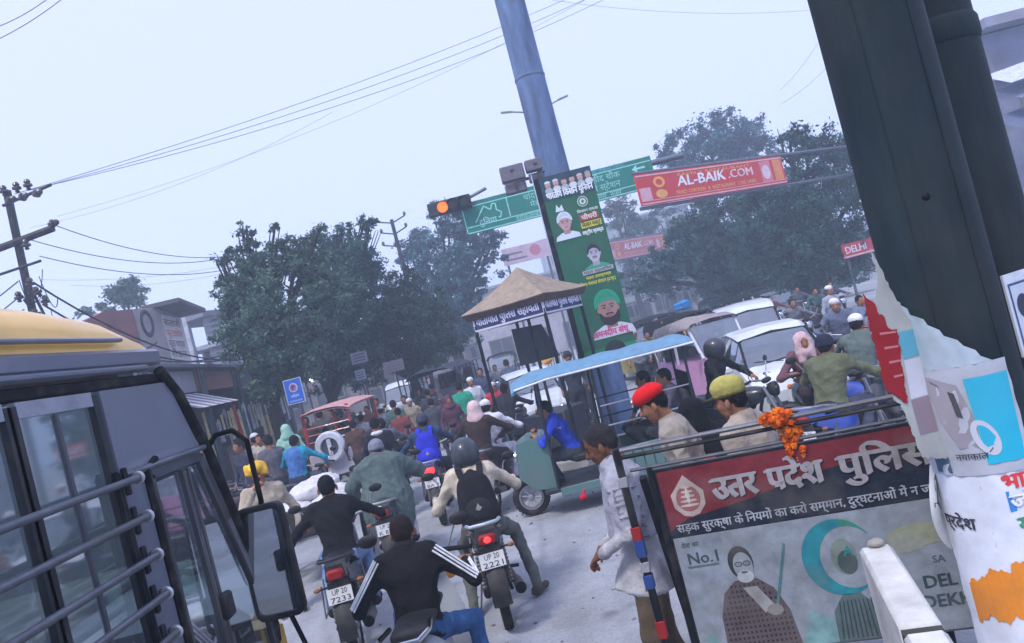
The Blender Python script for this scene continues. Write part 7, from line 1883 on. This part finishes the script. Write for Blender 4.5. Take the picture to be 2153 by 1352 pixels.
o = thing('flower_bundle', 'orange-yellow bundle tied on top of the white hatchback behind the kiosk', 'bundle', W(1150, 757, 18.5)); B = Body(); B.ell((0, 0, 0), (.16, .14, .12), S(222, 160, 70), .02); B.cap((-.05, 0, .1), (.08, 0, .16), .06, .04, S(228, 176, 90), .03); wear(o, 'cloth_wrap', B, .02, 'cloth', .02)
car('white hatchback with round headlights stopped facing the barricade', (3.95, 12.35, 0), rad(172), S(212, 216, 220), HATCH, plate=('UP 20 Q 7714',))
car('tall white van queueing behind the round-headlight hatchback', (5.25, 17.6, 0), rad(170), S(206, 212, 218), TALL, light='box')
# electric rickshaw crossing, blue canopy
er = V((.78, 9.75, 0)); e_rickshaw('electric rickshaw with a pale blue canopy crossing in front of the kiosk', er, rad(88), S(98, 140, 168), S(84, 118, 116))
pU, oU = person('rickshaw driver in a bright blue jacket leaning over the handlebar', er + V((-.42, 0, -.02)), rad(88), pr(.16, .70, .30, .42, 1.02, footL=(-.14, .30, .42), footR=(.14, .30, .42), kneeL=(-.16, .38, .72), kneeR=(.16, .38, .72)), S(44, 72, 190), S(60, 62, 70), lod=1)
for k, (x, c) in enumerate(((.75, S(60, 52, 52)), (.95, S(84, 80, 90)))):
    person(('passenger in brown', 'passenger in grey')[k] + ' on the rear seat of the blue-canopied rickshaw', er + V((x, .18 - .4 * k, 0)), rad(88), pr(0, .72, .18, .3, .85), c, S(52, 52, 58), lod=2)
for (px, py, Y, rz, lo, upc, lb) in ((1478, 715, 15.5, 190, S(206, 150, 190), S(214, 214, 220), 'auto rickshaw with a pinkish-white body next to the white hatchback'), (1425, 640, 21, 200, S(50, 110, 70), S(200, 180, 60), 'green auto rickshaw with a dark hood behind the iron railing'), (1560, 640, 23, 170, S(190, 196, 206), S(196, 200, 210), 'pale grey auto rickshaw beyond the tall white van'), (1380, 660, 27, 195, S(60, 64, 74), S(190, 170, 70), 'dark auto rickshaw far behind the railing'), (1330, 690, 24, 186, S(170, 150, 60), S(60, 90, 70), 'yellow and green auto rickshaw behind the tall green banner')):
    q = W(px, py, Y); auto(lb, (q.x, Y, 0), rad(rz), lo, upc, S(150, 140, 140) if 'pink' in lb else BLK)
q = W(1425, 640, 21); q = V((q.x + .15, 21.2, 1.93)); o = thing('blue_sack', 'bright blue sack riding on an auto rickshaw roof', 'sack', q); B = Body(); B.tor((0, 0, -.1), (0, 0, .08), .26, .18, .24, .17, S(58, 128, 190), .03, flat=True); B.ell((.06, 0, .09), (.16, .14, .07), S(62, 132, 194), .05); wear(o, 'cloth_wrap', B, .022, 'cloth', .016)
# M: pedestrian in the pale kurta and striped shawl
JM = pose_stand(1.68, .0, .06); JM['head'] = (0, .09, 1.56); JM['neck'] = (0, .045, 1.44); JM.update(elbL=(-.27, .02, 1.12), elbR=(.27, .02, 1.12), hanL=(-.12, .24, .98), hanR=(.16, .26, .92), curlL=.5, curlR=.6)
def shawlM(B, j, shL, shR):
    c1_, c2_ = S(160, 160, 170), S(104, 104, 116)
    B.tor(j['chest'] + V((0, -.01, -.22)), j['chest'] + V((0, 0, .12)), .225, .165, .20, .13, c1_, .02, flat=True); B.tor(j['neck'] + V((0, -.03, -.08)), j['neck'] + V((0, 0, -.0)), .12, .11, .09, .09, c1_, .03)
    B.cap(shL, j['elbL'].lerp(shL, .3), .095, .085, c1_, .03); B.cap(shR, j['elbR'].lerp(shR, .3), .095, .085, c1_, .03)
    for k in range(8):
        for s_, sh_, el_ in ((-1, shL, j['elbL']), (1, shR, j['elbR'])): q_ = sh_.lerp(el_, .05 + k * .085) + V((.098 * s_, 0, 0)) * (1 - .02 * k); B.cap(q_ + V((0, .045, 0)), q_ + V((0, -.045, 0)), .009, .009, c2_, .004)
    for k in range(6):
        z = -.20 + .055 * k
        for s_ in (-1, 1): B.cap(j['chest'] + V((.232 * s_, .09, z)), j['chest'] + V((.232 * s_, -.09, z)), .008, .008, c2_, .004)
pM, oM = person('greying pedestrian in a long white kurta and striped shawl, brown trousers', (.40, 4.38, 0), rad(82), JM, S(184, 182, 186), S(98, 84, 68), lod=0, look=(.0, 1, -.38), long_coat=.74, extra=shawlM, hair=S(46, 44, 46), skin=SKIN2, loose=1.12, bulk=.9, moustache=S(60, 56, 56), shoe=S(60, 50, 44), folds=.008)
o = soft_object('pink_flower', [(Body().ell((0, 0, 0), (.035, .03, .03), S(216, 40, 70), .01).cap((0, 0, .02), (.03, 0, .06), .015, .012, S(216, 50, 80), .01).cap((0, 0, 0), (0, 0, -.10), .006, .006, S(60, 110, 60), .01), .007)], 'flower', .003, label='small pink-red flower held out by the pedestrian in the white kurta', cat='flower'); o.location = W(1226, 1045, 4.3); o.scale = (.7, .7, .7)
# N, O, P: officers behind the barricade
JN = pose_stand(1.76, .05); JN['head'] = (0, .19, 1.61); JN['neck'] = (0, .11, 1.49)
def sash(B, j, shL, shR): B.tor(j['pel'] + V((0, 0, .13)), j['pel'] + V((0, 0, .21)), .20, .155, .205, .155, S(186, 30, 34), .01, flat=True)
pN, oN = person('police officer in a khaki jacket with a red beret and red belt, head bowed', (.96, 5.1, 0), rad(75), JN, S(158, 148, 138), S(120, 110, 90), lod=0, look=(-.1, 1, -.35), bulk=1.1, extra=sash, moustache=HAIR)
cap_hat(pN, oN['T'], oN['R'], S(206, 26, 30), 'beret', 0)
m = MB(S(214, 200, 170)); q = oN['T'](.045, .115, .085); m.ell(q, (.016, .016, .02), 10, 6); m.build('badge', 'chrome', pN)
pO, oO = person('person wrapped in black from head to waist beside the red-bereted officer', (1.16, 5.45, 0), rad(20), pose_stand(1.52, .08), S(22, 22, 26), S(30, 30, 34), lod=1, bulk=1.1, long_coat=.5)
cap_hat(pO, oO['T'], oO['R'], S(22, 22, 26), 'shawl')
JP = pose_stand(1.70, .04); JP['head'] = (0, .13, 1.56)
pP, oP = person('police officer in a khaki jacket and khaki peaked cap seen from behind', (1.30, 4.72, 0), rad(50), JP, S(168, 156, 142), S(120, 110, 90), lod=0, look=(-.15, 1, -.1), bulk=1.1, extra=sash)
cap_hat(pP, oP['T'], oP['R'], S(176, 168, 92), 'police', 0)
# Q, R, S, T: riders before the white car
lq, rq = V((2.52, 9.75, 0)), rad(-128)
motorcycle('black motorcycle turning across the front of the round-headlight hatchback', lq, rq, S(36, 36, 42), ('UP 20', 'N 55'), 'dull', 1)
(pQ, oQ), _ = rider('helmeted rider in a black jacket turning in front of the white hatchback', lq, rq, S(30, 30, 34), S(44, 46, 52), lod=1, J=pr(.06, .88))
helmet(pQ, oQ['T'], oQ['R'], S(44, 46, 54))
lr, rr2 = V((3.42, 9.35, 0)), rad(176)
scooter('dark teal scooter facing the barricade, ridden by the woman in the headscarf', lr, rr2, S(44, 62, 72), lod=1)
(pR, oR), _ = rider('woman in a pale pink headscarf and maroon coat riding a scooter', lr, rr2, S(110, 76, 84), S(70, 56, 62), lod=1, J=pr(.04, .72, .30, .40, 1.0))
B = Body(); T, R = oR['T'], oR['R']; sc_ = S(196, 166, 168)
B.ell(T(0, -.03, .035), (.105, .105, .11), sc_, .02, R); B.ell(T(0, -.01, -.13), (.13, .12, .10), sc_, .05, R); B.cap(T(-.085, .03, .02), T(-.07, .07, -.22), .035, .05, sc_, .03); B.cap(T(.085, .03, .02), T(.07, .07, -.22), .035, .05, sc_, .03); wear(pR, 'headscarf', B, .012, 'cloth', .004)
ls, rs_ = V((3.12, 7.95, 0)), rad(-48)
motorcycle('motorcycle with blue side panels under the rider in the olive sweater', ls, rs_, S(40, 84, 190), ('UP 20', 'L 61'), 'dull', 0)
(pS, oS), _ = rider('rider in an olive knitted sweater and dark cap, back to the barricade', ls, rs_, S(96, 100, 76), S(70, 74, 92), lod=0, J=pr(.12, .78, .36, .44), bulk=1.08)
cap_hat(pS, oS['T'], oS['R'], S(38, 40, 56), 'wool')
lt2, rt2 = V((3.95, 9.0, 0)), rad(-40)
motorcycle('motorcycle ahead of the olive-sweater rider, ridden by the man in the white skullcap', lt2, rt2, S(60, 60, 66), ('UP 20', 'R 09'), 'dull', 1)
(pT, oT), _ = rider('rider in a grey-green jacket and white skullcap beside the olive-sweater rider', lt2, rt2, S(92, 104, 100), S(80, 84, 90), lod=1, J=pr(.10, .82))
cap_hat(pT, oT['T'], oT['R'], S(222, 222, 228), 'skull')
lt3, rt3 = V((5.25, 12.6, 0)), rad(165)
motorcycle('oncoming motorcycle next to the white hatchback, ridden by the man in the white cap', lt3, rt3, S(50, 52, 60), ('UP 20', 'S 18'), 'dull', 1)
(pV, oV), _ = rider('oncoming rider in a slate jacket with a white cap', lt3, rt3, S(96, 104, 124), S(70, 76, 90), lod=1, J=pr(.06, .84))
cap_hat(pV, oV['T'], oV['R'], S(214, 206, 210), 'skull')

# parked motorcycles along the pavement
pk0 = motorcycle('parked motorcycle in the jumble along the shop pavement', (-5.2, 11.2, 0), rad(-60), S(60, 30, 34), ('UP 20', 'P 1'), 'dull', 1, group='motorcycles parked along the shops', lean=-8)
rgp = random.Random(21)
for k in range(11):
    o = dup(pk0); o.location = (-4.9 - .1 * k + rgp.uniform(-.25, .25), 11.9 + k * .72, 0); o.rotation_euler = (0, rad(-8), rad(-60 + rgp.uniform(-14, 14)))
# people further away: (px head top, py, Y, rz, jacket, trousers, hat, words)
FAR = [(512, 850, 15.0, 200, (150, 60, 66), (60, 60, 70), None, 'shopper in a red kurta by the hanging garments'),
       (540, 870, 14.2, 160, (170, 164, 150), (90, 86, 84), None, 'shopper in cream at the clothes shop'),
       (596, 880, 15.2, 30, (150, 196, 176), (70, 80, 80), 'shawl', 'woman in a pale green shawl beside the parking sign'),
       (665, 850, 18.5, 10, (90, 88, 96), (60, 60, 66), None, 'man in grey behind the red tempo'),
       (770, 850, 19.5, 170, (120, 70, 60), (70, 62, 60), None, 'man in a rust jacket near the white van-like hatchback'),
       (800, 860, 18.0, 20, (150, 156, 170), (60, 62, 74), 'skull', 'man in a pale jacket and skullcap by the trees'),
       (822, 838, 17.0, 0, (70, 96, 92), (50, 54, 60), None, 'man in a dark teal jacket walking towards the white van-like hatchback'),
       (895, 815, 19.0, 5, (60, 58, 70), (50, 50, 58), None, 'man in charcoal behind the dark pickup'),
       (985, 790, 17.5, 190, (200, 200, 208), (150, 150, 160), 'skull', 'man in white walking past the pickup'),
       (1005, 760, 19.5, 170, (70, 74, 96), (60, 60, 70), None, 'tall man in navy crossing behind the pickup'),
       (962, 800, 16.2, 10, (44, 150, 120), (60, 66, 66), None, 'person in a bright green jersey near the pickup'),
       (1033, 800, 16.0, 180, (190, 50, 66), (90, 86, 96), 'skull', 'person in a red jacket walking near the kiosk'),
       (1180, 700, 15.4, 180, (70, 72, 80), (60, 62, 66), 'wool', 'stout man in dark grey standing behind the kiosk'),
       (1215, 700, 16.2, 170, (96, 96, 102), (60, 62, 66), None, 'man in a grey coat behind the kiosk post'),
       (1060, 745, 21.0, 10, (84, 92, 110), (60, 64, 72), None, 'distant walker in slate blue on the road'),
       (1395, 700, 18.0, 120, (90, 92, 104), (60, 64, 72), None, 'man in grey by the iron railing'),
       (1330, 690, 18.6, 160, (120, 124, 134), (60, 64, 72), 'skull', 'man in pale grey under the tall green banner'),
       (1735, 598, 17.0, 200, (150, 156, 170), (70, 76, 90), 'skull', 'man in a pale shirt under the dark tree'),
       (1805, 640, 13.5, 190, (110, 120, 140), (70, 76, 90), None, 'man in slate walking beside the torn placard'),
       (738, 880, 15.0, 12, (84, 60, 50), (60, 54, 52), None, 'man in a brown jacket near the red tempo'),
       (560, 905, 12.9, 40, (96, 92, 100), (60, 62, 70), None, 'man in a mauve-grey pullover among the parked motorcycles')]
FAR += [(500, 905, 13.6, 150, (60, 62, 76), (50, 52, 60), None, 'man in a navy pullover at the stall front'), (530, 900, 14.8, 20, (196, 190, 180), (120, 116, 112), 'skull', 'man in a cream kurta and skullcap near the parked motorcycles'),
        (640, 872, 17.0, 185, (84, 70, 60), (60, 56, 54), None, 'man in a tan jacket under the parking sign'), (705, 862, 18.4, 200, (60, 84, 70), (56, 60, 60), 'wool', 'man in a green jacket and wool cap by the red tempo'),
        (755, 872, 16.8, 350, (170, 166, 176), (80, 80, 92), None, 'man in a pale shirt walking behind the red tempo'), (785, 882, 14.6, 190, (56, 50, 56), (46, 46, 52), None, 'man in a plum-black jacket ahead of the shawled rider'),
        (835, 862, 15.6, 8, (120, 60, 60), (60, 56, 60), None, 'man in a brick-red sweater beside the blue-backpack rider'), (860, 838, 18.4, 175, (150, 140, 120), (90, 86, 80), 'skull', 'man in a sand kurta and skullcap before the white van-like hatchback'),
        (905, 842, 16.0, 12, (70, 72, 80), (52, 54, 60), None, 'man in ash grey between the rider in navy and the pickup'), (940, 828, 15.4, 185, (96, 60, 76), (64, 56, 64), 'shawl', 'woman in a wine shawl beside the pickup'),
        (930, 795, 22.5, 180, (150, 152, 164), (80, 84, 96), None, 'distant man in light grey beyond the pickup'), (870, 800, 25.0, 0, (60, 70, 92), (56, 58, 66), None, 'distant man in steel blue on the road'), (690, 845, 23.0, 180, (110, 96, 80), (66, 62, 60), None, 'distant man in khaki by the far shops'), (725, 850, 22.0, 10, (70, 62, 70), (54, 52, 58), None, 'distant man in dim violet by the far shops')]
for px, py, Y, rz, jc, tc_, hat, lb in FAR:
    q = W(px, py, Y); h_ = min(1.76, max(1.5, q.z))
    o, w_ = person(lb, (q.x, Y, 0.0), rad(rz), pose_stand(1.66, .02, .12 if rz < 90 else .0), S(*jc), S(*tc_), lod=2)
    k = h_ / 1.70; o.scale = (k, k, k)
    if hat: cap_hat(o, w_['T'], w_['R'], S(*jc) if hat == 'shawl' else S(206, 206, 212) if hat == 'skull' else S(60, 60, 66), hat, 2)

# more traffic in the distance
rgq = random.Random(31)
for k, (px, py, Y, rz, c, tcx) in enumerate(((905, 800, 24, 0, (90, 60, 60), 'maroon'), (945, 780, 26, 4, (60, 70, 90), 'navy'), (1035, 755, 26, 180, (150, 150, 156), 'pale grey'), (880, 820, 22, 175, (70, 84, 70), 'moss green'), (1350, 660, 21, 190, (150, 120, 60), 'mustard'), (1450, 650, 18.5, 175, (60, 62, 70), 'black'), (1400, 640, 30, 185, (90, 100, 130), 'denim blue'), (1620, 625, 24, 180, (120, 70, 70), 'brick red'), (1680, 620, 26, 178, (84, 90, 100), 'slate grey'), (1720, 630, 21, 186, (60, 90, 84), 'dark green'), (790, 850, 23, 170, (170, 160, 140), 'cream'), (715, 870, 20.5, 10, (100, 90, 110), 'mauve'), (800, 880, 13.2, 5, (90, 96, 108), 'pewter'), (850, 850, 20.0, 178, (190, 186, 190), 'off-white'), (1750, 612, 23, 182, (70, 76, 92), 'ink blue'), (1660, 606, 17.8, 184, (110, 112, 120), 'silver grey'), (1300, 668, 26, 184, (80, 70, 66), 'cocoa'))):
    q = W(px, py, Y); o = dup(pk0, label='motorcycle under the distant rider in ' + tcx, group='motorcycles further off'); o.location = (q.x, Y, 0); o.rotation_euler = (0, 0, rad(rz))
    rider('distant motorcycle rider in a ' + tcx + ' jacket', (q.x, Y, 0), rad(rz), S(*c), S(56, 58, 66), lod=2)
for (px, py, Y, rz, lo, upc, lb) in ((1590, 612, 31, 184, S(170, 176, 186), S(196, 200, 210), 'distant pale auto rickshaw under the dark spreading tree'), (1500, 612, 34, 178, S(190, 170, 80), S(60, 90, 70), 'distant yellow auto rickshaw under the dark spreading tree'), (1050, 740, 31, 178, S(180, 150, 60), S(60, 90, 70), 'distant yellow auto rickshaw beyond the pale railing'), (985, 760, 30, 5, S(60, 100, 80), S(190, 170, 70), 'distant green auto rickshaw ahead of the pickup'), (1680, 590, 30, 182, S(60, 110, 84), S(190, 170, 70), 'distant green auto rickshaw beside the dark tree')):
    q = W(px, py, Y); auto(lb, (q.x, Y, 0), rad(rz), lo, upc)
car('distant silver hatchback beyond the pale grey auto rickshaw', (W(1640, 620, 29).x, 29, 0), rad(178), S(170, 176, 184), HATCH)
car('distant red hatchback ahead of the pickup on the road', (W(920, 780, 33).x, 33, 0), rad(180), S(150, 50, 50), HATCH)
# grit and paper scraps on the road
m = MB(); rgl = random.Random(12)
for k in range(300):
    x, y = rgl.uniform(-3.2, 1.2), rgl.uniform(4.2, 13); s_ = rgl.uniform(.006, .022) if k % 50 else rgl.uniform(.02, .04)
    if k % 50: m.ell((x, y, s_ * .3), (s_, s_ * .8, s_ * .5), 6, 4, tuple(rgl.uniform(.12, .4) for _ in range(1)) * 3)
    else:
        a_ = rgl.uniform(0, 6.28); c_ = rgl.choice((S(200, 200, 196), S(170, 150, 110), S(120, 90, 90), S(90, 110, 130)))
        m.add([(x + s_ * math.cos(a_ + q_) * (1 + .3 * (i_ % 2)), y + s_ * math.sin(a_ + q_), .006 + .012 * (i_ % 2)) for i_, q_ in enumerate((0, 1.4, 3.0, 4.6))], [(0, 1, 2, 3)], c_)
m.build('road_grit', 'concrete', None, kind='stuff')

# ------------------------------------------------------------------ the hazy air
hz = bpy.data.materials.new('haze'); hz.use_nodes = True; t = hz.node_tree
for n in list(t.nodes):
    if n.type != 'OUTPUT_MATERIAL': t.nodes.remove(n)
pv = t.nodes.new('ShaderNodeVolumePrincipled'); pv.inputs['Color'].default_value = (.72, .85, 1, 1); pv.inputs['Density'].default_value = .0062; pv.inputs['Anisotropy'].default_value = .2
t.links.new(pv.outputs[0], t.nodes['Material Output'].inputs['Volume'])
MATS['haze'] = hz
m = MB(); m.box((0, 290, 7.5), (812, 832, 17)); m.build('haze', 'haze', None, kind='stuff')
